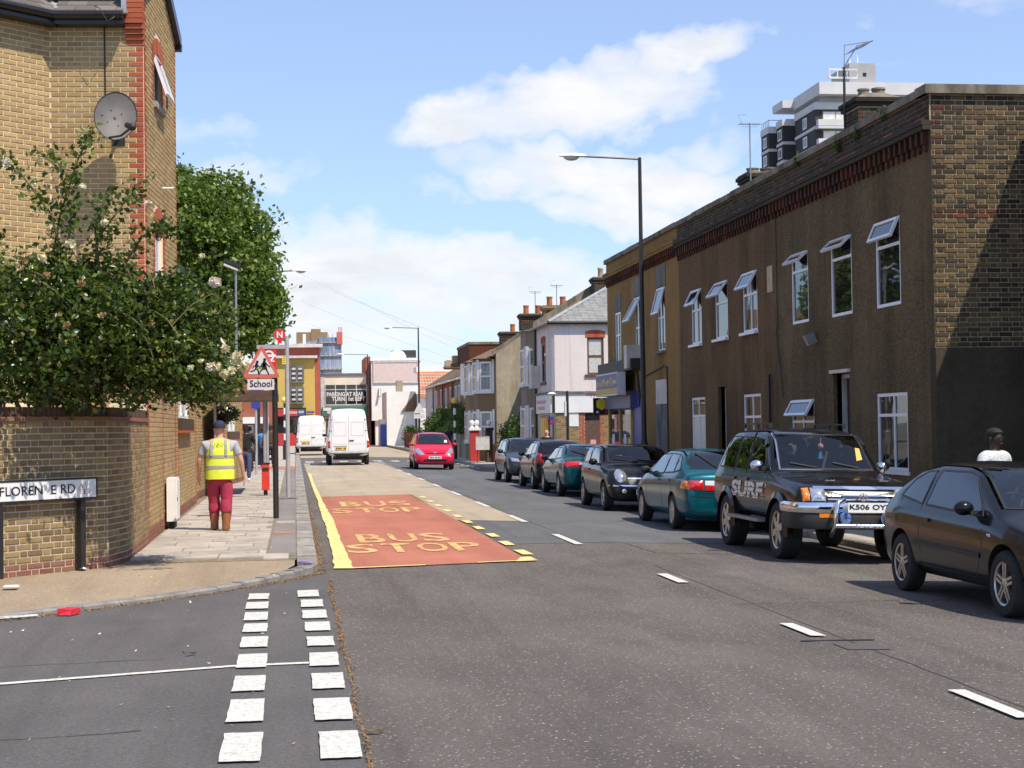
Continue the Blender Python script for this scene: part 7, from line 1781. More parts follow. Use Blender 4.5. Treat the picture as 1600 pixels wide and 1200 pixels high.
    def patch(nm,axis,poly,mt,off=.006,sgn=1,bulge=0,par=None,step=.10,smooth=True,rings=4,lab=None):
        pts=[]
        for i in range(len(poly)):
            a,b_=poly[i],poly[(i+1)%len(poly)]; d=math.dist(a,b_); k=max(1,int(d/step))
            for q in range(k): pts.append((a[0]+(b_[0]-a[0])*q/k,a[1]+(b_[1]-a[1])*q/k))
        cx=sum(p[0] for p in poly)/len(poly); cy=sum(p[1] for p in poly)/len(poly)
        vs=[];fs=[];n=len(pts)
        for ri in range(rings):
            f=1-ri/rings
            for p in pts:
                h,nn=hit(axis,cx+(p[0]-cx)*f,cy+(p[1]-cy)*f,sgn); vs.append(h+nn*(off+bulge*(1-f*f)))
        h,nn=hit(axis,cx,cy,sgn); vs.append(h+nn*(off+bulge))
        for ri in range(rings-1):
            for k in range(n): j=(k+1)%n; fs.append((ri*n+k,ri*n+j,(ri+1)*n+j,(ri+1)*n+k))
        for k in range(n): fs.append(((rings-1)*n+k,(rings-1)*n+(k+1)%n,rings*n))
        # border back to the body so the piece has thickness
        base=len(vs)
        for p in pts: h,nn=hit(axis,p[0],p[1],sgn); vs.append(h-nn*.004)
        for k in range(n): j=(k+1)%n; fs.append((k,base+k,base+j,j))
        m=MB(); m.add(vs,fs,mt); me_=m.mesh(nm,smooth)
        bm=bmesh.new(); bm.from_mesh(me_); bmesh.ops.recalc_face_normals(bm,faces=bm.faces)
        c=sum((f.normal.dot(nn)*f.calc_area() for f in bm.faces if len(f.verts)==3),0)
        if c<0: bmesh.ops.reverse_faces(bm,faces=bm.faces)
        bm.to_mesh(me_); bm.free()
        ob=link(nm,me_,par or root,local=True)
        if lab: ob['label']=lab
        return ob
    def strip(nm,axis,pts,w,mt,off=.004,sgn=1,par=None,closed=False):
        P=[]; 
        for a,b_ in zip(pts,pts[1:]):
            k=max(1,int(math.dist(a,b_)/.09))
            for q in range(k): P.append((a[0]+(b_[0]-a[0])*q/k,a[1]+(b_[1]-a[1])*q/k))
        P.append(pts[-1]); m=MB(); H=[hit(axis,a,b_,sgn) for a,b_ in P]; vs=[];fs=[]
        for i,(h,nn) in enumerate(H):
            d=H[min(i+1,len(H)-1)][0]-H[max(i-1,0)][0]
            if d.length<1e-6: d=Vector((0,0,1))
            t_=nn.cross(d.normalized()).normalized()*w/2; vs+= [h+t_+nn*off,h-t_+nn*off,h-t_-nn*.003,h+t_-nn*.003]
        for i in range(len(H)-1):
            for k in range(4): j=(k+1)%4; fs.append((i*4+k,i*4+j,(i+1)*4+j,(i+1)*4+k))
        m.add(vs,fs,mt); me_=m.mesh(nm); bm=bmesh.new(); bm.from_mesh(me_); bmesh.ops.recalc_face_normals(bm,faces=bm.faces); bm.to_mesh(me_); bm.free()
        return link(nm,me_,par or root,local=True)
    # wheels
    tw=sp.get('tw',.19)
    for y in (y0,y1):
        for sx in (-1,1):
            xo=sx*(hw-.012+sp.get('out',0)); w=MB(); prof=[(r*.66,0),(r*.68,.002),(r*.93,-.004),(r*.985,-.025),(r,-.05),(r,-tw+.05),(r*.985,-tw+.02),(r*.9,-tw),(r*.5,-tw)]
            w.lathe((xo,y,r),prof,30,'rubber',ax=(sx,0,0),caps=False); w.lathe((xo-sx*.09,y,r),[(r*.67,0),(r*.2,.0)],24,'blackplastic',ax=(sx,0,0)); wo_=w.build('wheel',root,True,local=True)
            k=MB(); k.lathe((xo-sx*.02,y,r),[(r*.675,-.06),(r*.675,.008),(r*.655,.014),(r*.60,.004),(r*.60,-.06)],30,sp.get('rim','alloy'),ax=(sx,0,0),caps=False)
            ns=sp.get('spokes',5); 
            k.lathe((xo-sx*.03,y,r),[(r*.17,-.03),(r*.17,.012),(r*.12,.022),(.002,.022)],16,sp.get('rim','alloy'),ax=(sx,0,0))
            for q in range(ns):
                a=2*math.pi*q/ns+.3; d=Vector((0,math.cos(a),math.sin(a))); t_=Vector((0,-math.sin(a),math.cos(a))); wd=r*sp.get('spw',.11)
                for sp2 in ((-1,1) if sp.get('twin') else (0,)):
                    c=Vector((xo-sx*.03,y,r))+d*r*.39+t_*sp2*r*.075
                    k.obox(c,d*r*.25,t_*wd*(.5 if sp.get('twin') else 1),Vector((.016,0,0)),sp.get('rim','alloy'))
            k.build('rim',wo_,True,local=True)
    gl=sp.get('glass','carglass')
    for sx in (-1,1):
        for pg in sp.get('side',()):
            w_=patch('side_window','side',pg,gl,sgn=sx,off=.005); strip('window_seal','side',pg+[pg[0]],.022,'blackplastic',.007,sgn=sx,par=w_)
        for ln in sp.get('seams',()): strip('door_seam','side',ln,.011,'blackplastic',sgn=sx,off=.0015)
        for ln in sp.get('trim',()): strip('side_trim','side',ln[0],ln[1],ln[2],sgn=sx,off=.012)
        for (y,z) in sp.get('handles',()): patch('door_handle','side',[(y-.07,z-.018),(y+.07,z-.018),(y+.07,z+.018),(y-.07,z+.018)],sp.get('hmat',pm),sgn=sx,off=.022)
        for (ax,pg,mt,bu,*lb) in sp.get('lamps',()):
            nm='headlight' if mt in('lamp_clear',) else ('tail_light' if mt=='lamp_red' else 'indicator')
            if ax in('front','rear'): patch(nm,ax,[(sx*x,z) for x,z in pg],mt,off=.006,bulge=bu,step=.06)
            else: patch(nm,ax,pg,mt,sgn=sx,off=.006,bulge=bu,step=.06)
        if 'mirror' in sp:
            y,z,mt=sp['mirror'][:3]; h,nn=hit('side',y,z,sx); m=MB(); m.sphere((h.x+sx*.13,y-.01,z+.03),.1,mt,10,(1.0,.75,.72)); m.obox((h.x+sx*.03,y+.01,z-.01),(.05,0,0),(0,.035,0),(0,0,.02),'blackplastic'); mo=m.build('mirror',root,True,local=True)
            m=MB(); m.sphere((h.x+sx*.135,y-.075,z+.03),.07,'carglass',6,(.95,.12,.7)); m.build('mirror_glass',mo,True,local=True)
        if 'flare' in sp:
            for y in (y0,y1):
                m=MB(); N=14; vs=[];fs=[]
                for q in range(N+1):
                    a=R(-8)+(math.pi+R(16))*q/N; ri,ro=r+.045,r+.13
                    for (rad,x) in ((ri,hw+.045),(ro,hw+.02),(ro,hw-.06),(ri,hw-.06)): vs.append((sx*x,y+rad*math.cos(a),r+rad*math.sin(a)))
                for q in range(N):
                    for k in range(4): j=(k+1)%4; fs.append((q*4+k,q*4+j,(q+1)*4+j,(q+1)*4+k))
                m.add(vs,fs,sp['flare']); m.build('wheel_arch_flare',root,True,local=True)
    if 'ws' in sp: strip('screen_seal','front',sp['ws']+[sp['ws'][0]],.025,'blackplastic',.006); patch('windscreen','front',sp['ws'],sp.get('wsglass',gl),off=.005)
    if 'rw' in sp: patch('rear_window','rear',sp['rw'],sp.get('rwglass',gl),off=.005)
    for (nm,ax,pg,mt,off,*rest) in sp.get('patches',()): patch(nm,ax,pg,mt,off=off,bulge=rest[0] if rest else 0,smooth=False if nm in('number_plate','sticker') else True)
    for (nm,ax,pts,w,mt,off) in sp.get('strips',()): strip(nm,ax,pts,w,mt,off)
    for (ax,cx,z,txt,mt,w,h) in sp.get('plates',()):
        p,n=hit(ax,cx,z); sg=1 if ax=='front' else -1
        m=MB(); yy_=p.y+sg*(.02+sp.get('plate_out',0)); m.box(cx-w/2,cx+w/2,min(yy_,yy_-sg*.03),max(yy_,yy_-sg*.03),z-h/2,z+h/2,mt); pl=m.build('number_plate',root,local=True)
        if txt: text_on(pl,txt,(cx+(w/2-.03)*sg,yy_+sg*.002,z-h*.33),(-sg,0,0),(0,0,1),'blackgloss',w-.06,h*.66,bold=.015,local=True)
    root['_c']=0; del root['_c']
    return root,patch,strip,hit
def rect(x0,x1,z0,z1): return [(x0,z0),(x1,z0),(x1,z1),(x0,z1)]
def gx(y): return gz(7.3,y)
ROLL_=.030
# ---- nearest black coupe hatchback, facing the camera
A=dict(L=4.11,W=1.71,roh=.76,wb=2.6,r=.31,paint='p_black2',T=.43,zb=.20,
 top=[(0,.66),(.03,.88),(.10,.99),(.38,1.17),(.8,1.355),(1.3,1.42),(2.0,1.415),(2.35,1.36),(3.15,.98),(3.35,.94),(3.8,.83),(4.03,.69),(4.11,.56)],
 belt=[(0,.62),(.1,.9),(.8,.93),(3.0,.865),(3.8,.74),(4.11,.5)],
 side=[[(.60,1.02),(1.24,.955),(1.28,1.30),(1.05,1.285),(.82,1.20)],[(1.36,.95),(2.80,.90),(2.70,1.0),(2.32,1.27),(2.1,1.305),(1.40,1.305)]],
 seams=[[(1.30,1.30),(1.26,.9),(1.32,.35)],[(2.88,.88),(2.9,.6),(2.72,.32)],[(1.32,.33),(2.72,.31)]],trim=[([(1.15,.56),(2.85,.53)],.045,'blackplastic')],
 handles=[(1.5,.80)],mirror=(2.62,.94,'p_black2'),ws=[(-.67,.985),(.67,.985),(.53,1.35),(-.53,1.35)],rw=[(-.6,1.0),(.6,1.0),(.48,1.32),(-.48,1.32)],
 lamps=[('front',[(.45,.62),(.72,.66),(.74,.76),(.5,.73)],'lamp_clear',.02),('rear',[(.55,.75),(.72,.75),(.70,1.0),(.6,1.0)],'lamp_red',.02),('side',[(3.02,.72),(3.09,.72),(3.09,.75),(3.02,.75)],'lamp_clear',.01)],
 spokes=5,twin=1,spw=.09,strips=[('bumper_seam','rear',[(-.75,.55),(.75,.55)],.012,'blackplastic',.002)])
car,patch,strip,hit=make_car('parked_car','black three door hatchback nearest the camera, cut off by the right edge','car',A,(7.28,18.02,gx(17)),math.pi,-ROLL_)
# ---- chrome nosed black off-roader
S4=dict(cavz=.35,seat=1.75,L=4.5,W=1.70,roh=.98,wb=2.625,r=.385,tw=.26,gap=.07,paint='p_black',T=.27,zb=.46,zr=.5,zf=.5,out=.03,
 top=[(0,.95),(.03,1.12),(.12,1.24),(.42,1.68),(.62,1.75),(2.2,1.765),(2.55,1.70),(3.12,1.17),(3.25,1.135),(4.0,1.085),(4.32,1.03),(4.44,.95),(4.5,.80)],
 belt=[(0,.9),(.1,1.10),(3.2,1.09),(4.1,1.0),(4.4,.93),(4.5,.75)],rend=(.94,.98,1),fend=(.93,.985,1),
 side=[[(.30,1.17),(1.12,1.15),(1.16,1.62),(.62,1.62)],[(1.22,1.15),(1.82,1.14),(1.84,1.62),(1.26,1.62)],[(1.90,1.14),(2.84,1.13),(2.74,1.24),(2.42,1.58),(1.92,1.62)]],
 seams=[[(1.17,1.6),(1.15,.75),(1.32,.55)],[(1.87,1.62),(1.87,.52)],[(2.92,1.12),(2.92,.7),(2.86,.52)]],handles=[(1.32,1.02),(2.0,1.02)],hmat='blackgloss',
 flare='p_black',mirror=(2.78,1.2,'chrome'),ws=[(-.66,1.19),(.66,1.19),(.58,1.66),(-.58,1.66)],rw=[(-.62,1.25),(.62,1.25),(.55,1.6),(-.55,1.6)],wsglass='carglass_t',
 lamps=[('front',[(.47,.80),(.66,.80),(.66,.97),(.47,.97)],'lamp_clear',.03),('front',[(.68,.80),(.77,.80),(.77,.96),(.68,.97)],'lamp_amber',.02),('side',[(2.98,.93),(3.05,.93),(3.05,.97),(2.98,.97)],'lamp_amber',.01),('rear',rect(.65,.8,.7,.95),'lamp_red',.02)],
 spokes=6,spw=.12,
 patches=[('grille','front',[(-.45,.78),(.45,.78),(.45,.925),(-.45,.925)],'blackgloss',.008),('sticker','front',[(-.55,1.32),(-.46,1.30),(-.50,1.48),(-.56,1.47)],'sticker_or',.012)],
 strips=[('bonnet_chrome','front',[(-.62,.965),(.62,.965)],.055,'chrome',.02),('grille_bar','front',[(-.45,.875),(.45,.875)],.016,'chrome',.018),('grille_bar','front',[(-.45,.825),(.45,.825)],.016,'chrome',.018),
  ('windscreen_trim','front',[(-.67,1.175),(.67,1.175),(.585,1.675),(-.585,1.675),(-.67,1.175)],.02,'chrome',.008),('wiper','front',[(-.45,1.2),(-.1,1.27)],.018,'blackplastic',.02),('wiper','front',[(.15,1.2),(.5,1.26)],.018,'blackplastic',.02)])
car,patch,strip,hit=make_car('off_roader','black off-roader with chrome nose, bull bar and plate K506 OYJ','car',S4,(7.22,25.25,gx(23)-.0),math.pi,-ROLL_)
L=4.5
m=MB(); m.sphere((-.05,2.62,1.50),.045,'pinktext',8); m.tube([(-.05,2.62,1.62),(-.05,2.62,1.45)],.006,4,'signwhite'); m.lathe((-.05,2.62,1.33),[(.05,0),(.03,.06),(.02,.1)],8,'lamp_blue'); m.build('hanging_charm',car,True,local=True)
pts=[(-.90,3.98),(-.90,4.30),(-.87,4.44),(-.76,4.55),(-.6,4.60),(.6,4.60),(.76,4.55),(.87,4.44),(.90,4.30),(.90,3.98)]
for nm,prof,mt in (('bumper',[(0,.655),(.02,.66),(.035,.70),(.035,.755),(.02,.79),(-.08,.795),(-.08,.655)],'chrome'),('bumper_valance',[(-.0,.45),(.01,.47),(.015,.60),(.0,.654),(-.08,.654),(-.08,.45)],'blackplastic')):
    m=MB(); vs=[];fs=[]; P_=[Vector((x,y,0)) for x,y in pts]; n_=len(prof)
    for i,p in enumerate(P_):
        d=(P_[min(i+1,len(P_)-1)]-P_[max(i-1,0)]).normalized(); o_=Vector((-d.y,d.x,0))
        for q,z in prof: vs.append(p+o_*q+Vector((0,0,z)))
    for i in range(len(P_)-1):
        for k in range(n_): fs.append((i*n_+k,i*n_+(k+1)%n_,(i+1)*n_+(k+1)%n_,(i+1)*n_+k))
    fs+=[tuple(range(n_)),tuple((len(P_)-1)*n_+k for k in range(n_))]
    m.add(vs,fs,mt); me_=m.mesh(nm,True); bm=bmesh.new(); bm.from_mesh(me_); bmesh.ops.recalc_face_normals(bm,faces=bm.faces); bm.to_mesh(me_); bm.free(); link(nm,me_,car,local=True)
for sx in (-1,1):
    m=MB(); m.box(sx*.50-.10,sx*.50+.10,4.585,4.62,.60,.652,'lamp_amber'); m.build('indicator',car,local=True)
    m=MB(); m.lathe((sx*.28,4.70,.60),[(.075,-.06),(.085,0),(.07,.018),(.02,.022)],18,'lamp_blue',ax=(0,1,0)); m.lathe((sx*.28,4.70,.60),[(.09,-.02),(.092,.006),(.084,.006)],18,'chrome',ax=(0,1,0),caps=False); m.build('spot_lamp',car,True,local=True)
    m=MB(); m.tube([(sx*.40,4.5,.36),(sx*.42,4.72,.50),(sx*.42,4.74,.66),(sx*.38,4.70,.80),(sx*.28,4.64,.83)],.03,10,'chrome'); m.build('bull_bar_hoop',car,True,local=True)
    m=MB(); m.box(min(sx*.86,sx*.98),max(sx*.86,sx*.98),1.45,3.05,.46,.50,'greymetal'); m.build('side_step',car,local=True)
    m=MB(); m.box(min(sx*.52,sx*.56),max(sx*.52,sx*.56),.8,2.2,1.80,1.825,'blackplastic')
    for y in (.8,1.5,2.15): m.box(min(sx*.52,sx*.56),max(sx*.52,sx*.56),y,y+.05,1.745,1.8,'blackplastic')
    m.build('roof_rail',car,local=True)
    m=MB(); strip('door_visor','side',[(1.25,1.645),(1.84,1.645)],.07,'blackgloss',.03,sgn=sx); strip('door_visor','side',[(1.92,1.645),(2.42,1.61),(2.55,1.50)],.07,'blackgloss',.03,sgn=sx)
m=MB(); m.tube([(-.42,4.73,.50),(.42,4.73,.50)],.03,10,'chrome'); m.build('bull_bar_rail',car,True,local=True)
text_on(car,'TOYO  A',(.17,4.762,.485),(-1,0,0),(0,0,1),'signgrey',.34,.045,local=True)
m=MB(); m.box(-.27,.27,4.75,4.765,.675,.80,'plate_white'); pl_=m.build('number_plate',car,local=True); text_on(pl_,'K506 OYJ',(.25,4.768,.695),(-1,0,0),(0,0,1),'blackgloss',.50,.085,bold=.018,local=True)
m=MB(); m.lathe((0,4.555,.865),[(.055,0),(.055,.012),(.042,.012),(.042,0)],18,'chrome',ax=(0,1,0),caps=False); m.box(-.042,.042,4.557,4.567,.87,.88,'chrome'); m.box(-.008,.008,4.557,4.567,.825,.905,'chrome'); m.build('badge',car,True,local=True)
# SURF lettering on both flanks: split striped letters as in the photo
for sx in (-1,1):
    me=text_mesh('SURF',1,'whitepaint',.002,1.62,.23,.04)
    for v in me.vertices: v.co.x+=v.co.y*.25
    h,nn=hit('side',1.9,.86,sx); mm=Matrix.Identity(4); u=Vector((0,1 if sx>0 else -1,0)); n_=Vector((sx,0,0))
    o_=Vector((sx*(abs(h.x)+.008),1.22 if sx>0 else 2.95,.76))
    for i in range(3): mm[i][0]=u[i]; mm[i][1]=(0,0,1)[i]; mm[i][2]=n_[i]; mm[i][3]=o_[i]
    link('flank_lettering',me,car,local=True,mw=mm)
    m=MB()
    for k in range(3): m.obox(Vector((o_.x+sx*.003,2.05,.79+k*.06)),(0,.88,0),(0,0,.005),(.002,0,0),'p_black')
    m.build('lettering_stripe',car,local=True)
m=MB(); m.tube([(-.72,3.32,1.1),(-.74,3.40,1.55)],.007,5,'blackplastic'); m.build('aerial',car,local=True)
for x in (-.36,.36): m=MB(); m.box(x-.06,x+.06,4.27,4.32,1.065,1.075,'chrome'); m.build('bonnet_clip',car,local=True)
# ---- teal saloon, tail to the camera
T1=dict(cav0=.45,L=4.35,W=1.695,roh=.95,wb=2.55,r=.30,paint='p_teal',T=.44,zb=.20,
 top=[(0,.72),(.03,.93),(.10,1.0),(.22,1.03),(.85,1.33),(1.2,1.395),(2.2,1.40),(2.55,1.34),(3.35,.96),(3.5,.92),(4.05,.80),(4.28,.66),(4.35,.5)],
 belt=[(0,.66),(.08,.92),(.8,.95),(3.2,.88),(4.0,.74),(4.35,.46)],rend=(.90,.96,1),
 side=[[(.62,1.03),(.98,.985),(1.0,1.26),(.86,1.22)],[(1.04,.98),(1.72,.955),(1.74,1.295),(1.12,1.28)],[(1.80,.95),(2.98,.905),(2.86,1.0),(2.5,1.26),(1.82,1.295)]],
 seams=[[(1.02,1.28),(.98,.8),(1.12,.55)],[(1.77,1.3),(1.77,.32)],[(3.02,.88),(3.0,.4),(2.9,.32)]],handles=[(1.2,.84),(2.0,.83)],mirror=(2.82,.95,'blackplastic'),
 ws=[(-.66,.98),(.66,.98),(.54,1.33),(-.54,1.33)],rw=[(-.66,1.05),(.66,1.05),(.70,1.14),(.54,1.33),(.38,1.345),(-.38,1.345),(-.54,1.33),(-.70,1.14)],
 lamps=[('rear',[(.50,.70),(.755,.71),(.75,.86),(.50,.86)],'lamp_red',.02),('side',[(.04,.71),(.34,.72),(.30,.85),(.05,.86)],'lamp_amber',.012)],
 patches=[('tail_light','rear',[(-.48,.70),(-.05,.70),(-.05,.78),(-.48,.78)],'lamp_red',.01),('tail_light','rear',[(.05,.70),(.48,.70),(.48,.78),(.05,.78)],'lamp_red',.01),('reversing_light','rear',[(-.48,.785),(-.16,.785),(-.16,.86),(-.48,.86)],'signgrey',.01),('reversing_light','rear',[(.16,.785),(.48,.785),(.48,.86),(.16,.86)],'signgrey',.01)],
 strips=[('boot_seam','rear',[(-.60,1.02),(-.52,.66),(.52,.66),(.60,1.02)],.012,'blackplastic',.003),('bumper_seam','rear',[(-.80,.60),(.80,.60)],.015,'blackplastic',.003),('wiper','rear',[(-.45,1.30),(-.22,1.08)],.022,'blackplastic',.02),('wiper','rear',[(-.1,1.13),(.35,1.06)],.022,'blackplastic',.02)],
 plates=[('rear',0,.53,'','plate_yellow',.52,.11)],spokes=8,spw=.13)
make_car('parked_car','bright teal saloon parked tail on between the mini and the off-roader','car',T1,(7.25,27.2,gx(29)),0,ROLL_)
# ---- black compact with round headlamps, facing the camera
MN=dict(L=3.63,W=1.70,roh=.52,wb=2.47,r=.305,paint='p_mini',T=.27,zb=.20,
 top=[(0,.72),(.03,.98),(.1,1.07),(.3,1.33),(.55,1.395),(1.6,1.41),(1.98,1.36),(2.52,1.0),(2.62,.965),(3.25,.90),(3.48,.80),(3.6,.62),(3.63,.5)],
 belt=[(0,.68),(.1,.95),(2.5,.90),(3.3,.82),(3.63,.5)],fend=(.86,.95,1),rend=(.88,.96,1),
 side=[[(.35,1.0),(1.05,.97),(1.08,1.31),(.55,1.31)],[(1.15,.97),(2.30,.935),(2.2,1.03),(1.9,1.30),(1.18,1.31)]],seams=[[(1.11,1.3),(1.1,.4)],[(2.36,.92),(2.32,.36)],[(1.1,.36),(2.32,.34)]],
 handles=[(1.3,.84)],mirror=(2.2,.98,'p_mini'),ws=[(-.62,1.02),(.62,1.02),(.57,1.35),(-.57,1.35)],rw=[(-.62,1.08),(.62,1.08),(.56,1.32),(-.56,1.32)],wsglass='carglass_t',
 lamps=[('front',[(.56+.125*math.cos(k*math.pi/8),.74+.135*math.sin(k*math.pi/8)) for k in range(16)],'lamp_clear',.05),('front',[(.50+.05*math.cos(k*math.pi/5),.43+.05*math.sin(k*math.pi/5)) for k in range(10)],'lamp_clear',.01)],
 patches=[('grille','front',[(-.38,.56),(.38,.56),(.42,.68),(-.42,.68)],'blackgloss',.008)],
 strips=[('grille_chrome','front',[(-.42,.69),(.42,.69)],.03,'chrome',.015),('bumper_seam','front',[(-.8,.54),(.8,.54)],.03,'chrome',.01),('wiper','front',[(-.5,1.02),(0,1.06)],.02,'blackplastic',.02),('wiper','front',[(.0,1.02),(.5,1.07)],.02,'blackplastic',.02),('roof_edge','front',[(-.5,1.368),(.5,1.368)],.018,'greymetal',.008)],
 plates=[('front',0,.42,'','plate_white',.5,.11)],spokes=5,twin=1)
make_car('parked_car','black compact car with round bright headlamps facing the camera','car',MN,(7.25,37.6,gx(36)),math.pi,-ROLL_)
# ---- second teal car, tail on, full width red lamps
T2=dict(cav0=.45,L=4.2,W=1.69,roh=.80,wb=2.6,r=.30,paint='p_teal2',T=.46,zb=.20,
 top=[(0,.74),(.03,.92),(.10,.97),(.30,1.0),(.95,1.27),(1.35,1.335),(2.1,1.335),(2.5,1.28),(3.3,.92),(3.45,.88),(3.95,.74),(4.15,.6),(4.2,.48)],
 belt=[(0,.68),(.08,.9),(.8,.91),(3.1,.84),(3.9,.68),(4.2,.45)],rend=(.90,.96,1),
 side=[[(.72,.98),(1.55,.94),(1.57,1.235),(1.1,1.21)],[(1.62,.935),(2.9,.88),(2.76,.98),(2.4,1.2),(1.66,1.235)]],seams=[[(1.6,1.2),(1.6,.35)],[(2.95,.86),(2.9,.34)]],handles=[(1.75,.8)],mirror=(2.7,.92,'blackplastic'),
 ws=[(-.62,.94),(.62,.94),(.5,1.26),(-.5,1.26)],rw=[(-.66,1.02),(.66,1.02),(.55,1.26),(-.55,1.26)],lamps=[('rear',[(.0,.76),(.74,.76),(.73,.90),(.0,.89)],'lamp_red',.015),('side',[(.03,.77),(.25,.78),(.2,.89),(.04,.9)],'lamp_red',.01)],
 patches=[('badge','rear',[(-.42,.81),(-.3,.81),(-.3,.86),(-.42,.86)],'chrome',.035),('sticker','rear',[(-.1,1.2),(.25,1.2),(.25,1.235),(-.1,1.235)],'signgrey',.012)],
 strips=[('bumper_seam','rear',[(-.78,.58),(.78,.58)],.014,'blackplastic',.003),('wiper','rear',[(-.5,1.15),(-.2,1.04)],.02,'blackplastic',.02),('roof_edge','rear',[(-.48,1.275),(.48,1.275)],.02,'p_teal2',.01)],
 plates=[('rear',0,.5,'','plate_yellow',.52,.11)],spokes=7)
make_car('parked_car','darker teal hatchback with full width red tail lamps, behind the compact','car',T2,(7.45,41.15,gx(43)),0,ROLL_)
# ---- black hatch with tall tail lamps
H1=dict(L=3.8,W=1.64,roh=.62,wb=2.48,r=.29,paint='p_navyblk',T=.38,zb=.2,
 top=[(0,.72),(.03,.95),(.1,1.02),(.42,1.33),(.7,1.40),(1.8,1.42),(2.15,1.37),(2.85,.98),(3.0,.94),(3.5,.82),(3.73,.66),(3.8,.5)],belt=[(0,.66),(.1,.94),(2.8,.88),(3.5,.74),(3.8,.48)],
 side=[[(.5,1.02),(1.2,.97),(1.22,1.31),(.72,1.29)],[(1.28,.965),(2.5,.92),(2.4,1.0),(2.05,1.28),(1.3,1.31)]],seams=[[(1.25,1.3),(1.25,.35)],[(2.55,.9),(2.5,.34)]],handles=[(1.4,.84)],mirror=(2.35,.95,'p_navyblk'),
 ws=[(-.6,.99),(.6,.99),(.5,1.36),(-.5,1.36)],rw=[(-.58,1.04),(.58,1.04),(.5,1.32),(-.5,1.32)],lamps=[('rear',[(.56,.74),(.74,.74),(.70,1.02),(.6,1.0)],'lamp_red',.02),('side',[(.05,.74),(.26,.74),(.22,1.0),(.10,1.02)],'lamp_red',.015)],
 strips=[('bumper_seam','rear',[(-.75,.58),(.75,.58)],.014,'blackplastic',.003)],plates=[('rear',0,.66,'','plate_yellow',.5,.11)],spokes=6)
make_car('parked_car','near black small hatchback with tall red tail lamps, third from the far end','car',H1,(7.45,46.2,gx(48)),0,ROLL_)
# ---- dark grey hatch facing the camera, last in the row
H2=dict(L=3.95,W=1.69,roh=.68,wb=2.55,r=.30,paint='p_grey',T=.38,zb=.2,
 top=[(0,.72),(.03,.98),(.1,1.06),(.36,1.34),(.7,1.42),(1.8,1.43),(2.2,1.37),(2.95,.97),(3.1,.93),(3.65,.82),(3.88,.66),(3.95,.5)],belt=[(0,.66),(.1,.94),(2.9,.88),(3.6,.74),(3.95,.48)],
 side=[[(.45,1.02),(1.2,.98),(1.22,1.33),(.65,1.31)],[(1.28,.975),(2.6,.92),(2.5,1.0),(2.1,1.28),(1.3,1.33)]],seams=[[(1.25,1.3),(1.25,.35)],[(2.65,.9),(2.6,.34)]],handles=[(1.4,.84)],mirror=(2.45,.95,'p_grey'),
 ws=[(-.63,.99),(.63,.99),(.52,1.36),(-.52,1.36)],rw=[(-.58,1.08),(.58,1.08),(.5,1.34),(-.5,1.34)],lamps=[('front',[(.44,.66),(.70,.68),(.72,.79),(.48,.76)],'lamp_clear',.02)],
 patches=[('grille','front',[(-.4,.62),(.4,.62),(.4,.7),(-.4,.7)],'blackgloss',.008),('sticker','front',[(-.35,1.02),(.1,1.02),(.1,1.08),(-.35,1.08)],'signwhite',.012)],plates=[('front',0,.48,'','plate_white',.5,.11)],spokes=6)
make_car('parked_car','dark grey hatchback facing the camera at the far end of the row','car',H2,(7.45,55.9,gx(54)),math.pi,-ROLL_)
# ---- red hatchback coming towards the camera
RJ=dict(L=3.83,W=1.675,roh=.6,wb=2.45,r=.285,paint='p_red',T=.30,zb=.2,zf=.26,
 top=[(0,.8),(.03,1.05),(.1,1.15),(.3,1.44),(.55,1.51),(1.6,1.53),(2.0,1.47),(2.95,1.02),(3.05,.98),(3.55,.80),(3.75,.66),(3.83,.52)],belt=[(0,.7),(.1,1.0),(2.8,.93),(3.5,.74),(3.83,.5)],fend=(.84,.95,1),
 side=[[(.4,1.1),(1.2,1.06),(1.22,1.42),(.6,1.42)],[(1.28,1.05),(2.7,.98),(2.2,1.3),(1.9,1.4),(1.3,1.42)]],mirror=(2.55,1.0,'p_red'),ws=[(-.68,1.03),(.68,1.03),(.54,1.46),(-.54,1.46)],wsglass='carglass_t',
 lamps=[('front',[(.42,.63),(.58,.60),(.78,.70),(.76,.84),(.66,.88)],'lamp_clear',.02)],
 patches=[('grille','front',[(-.42,.66),(-.1,.63),(.1,.63),(.42,.66),(.42,.69),(-.42,.69)],'blackgloss',.008),('lower_intake','front',[(-.5,.34),(.5,.34),(.46,.43),(-.46,.43)],'blackgloss',.006),('badge','front',[(-.06,.66),(.06,.66),(.06,.72),(-.06,.72)],'chrome',.016),('sticker','front',[(-.58,1.1),(-.46,1.1),(-.48,1.2),(-.58,1.2)],'signwhite',.012)],
 plates=[('front',0,.5,'','plate_white',.52,.11)],spokes=6,strips=[('wiper','front',[(-.5,1.04),(0,1.06)],.02,'blackplastic',.015)])
car,patch,strip,hit=make_car('moving_car','bright red hatchback driving towards the camera in the right lane','car',RJ,(5.95-.3,71.6,gz(5.6,69)),math.pi,-.02,group=None)
m=MB()
p,n=hit('front',0,.5)
for k,x in enumerate((-.2,-.14,-.07,-.01,.08,.14,.2)): m.box(x-.02,x+.02,p.y+.02,p.y+.024,.47,.53,'blackgloss')
m.build('plate_lettering',car,local=True)
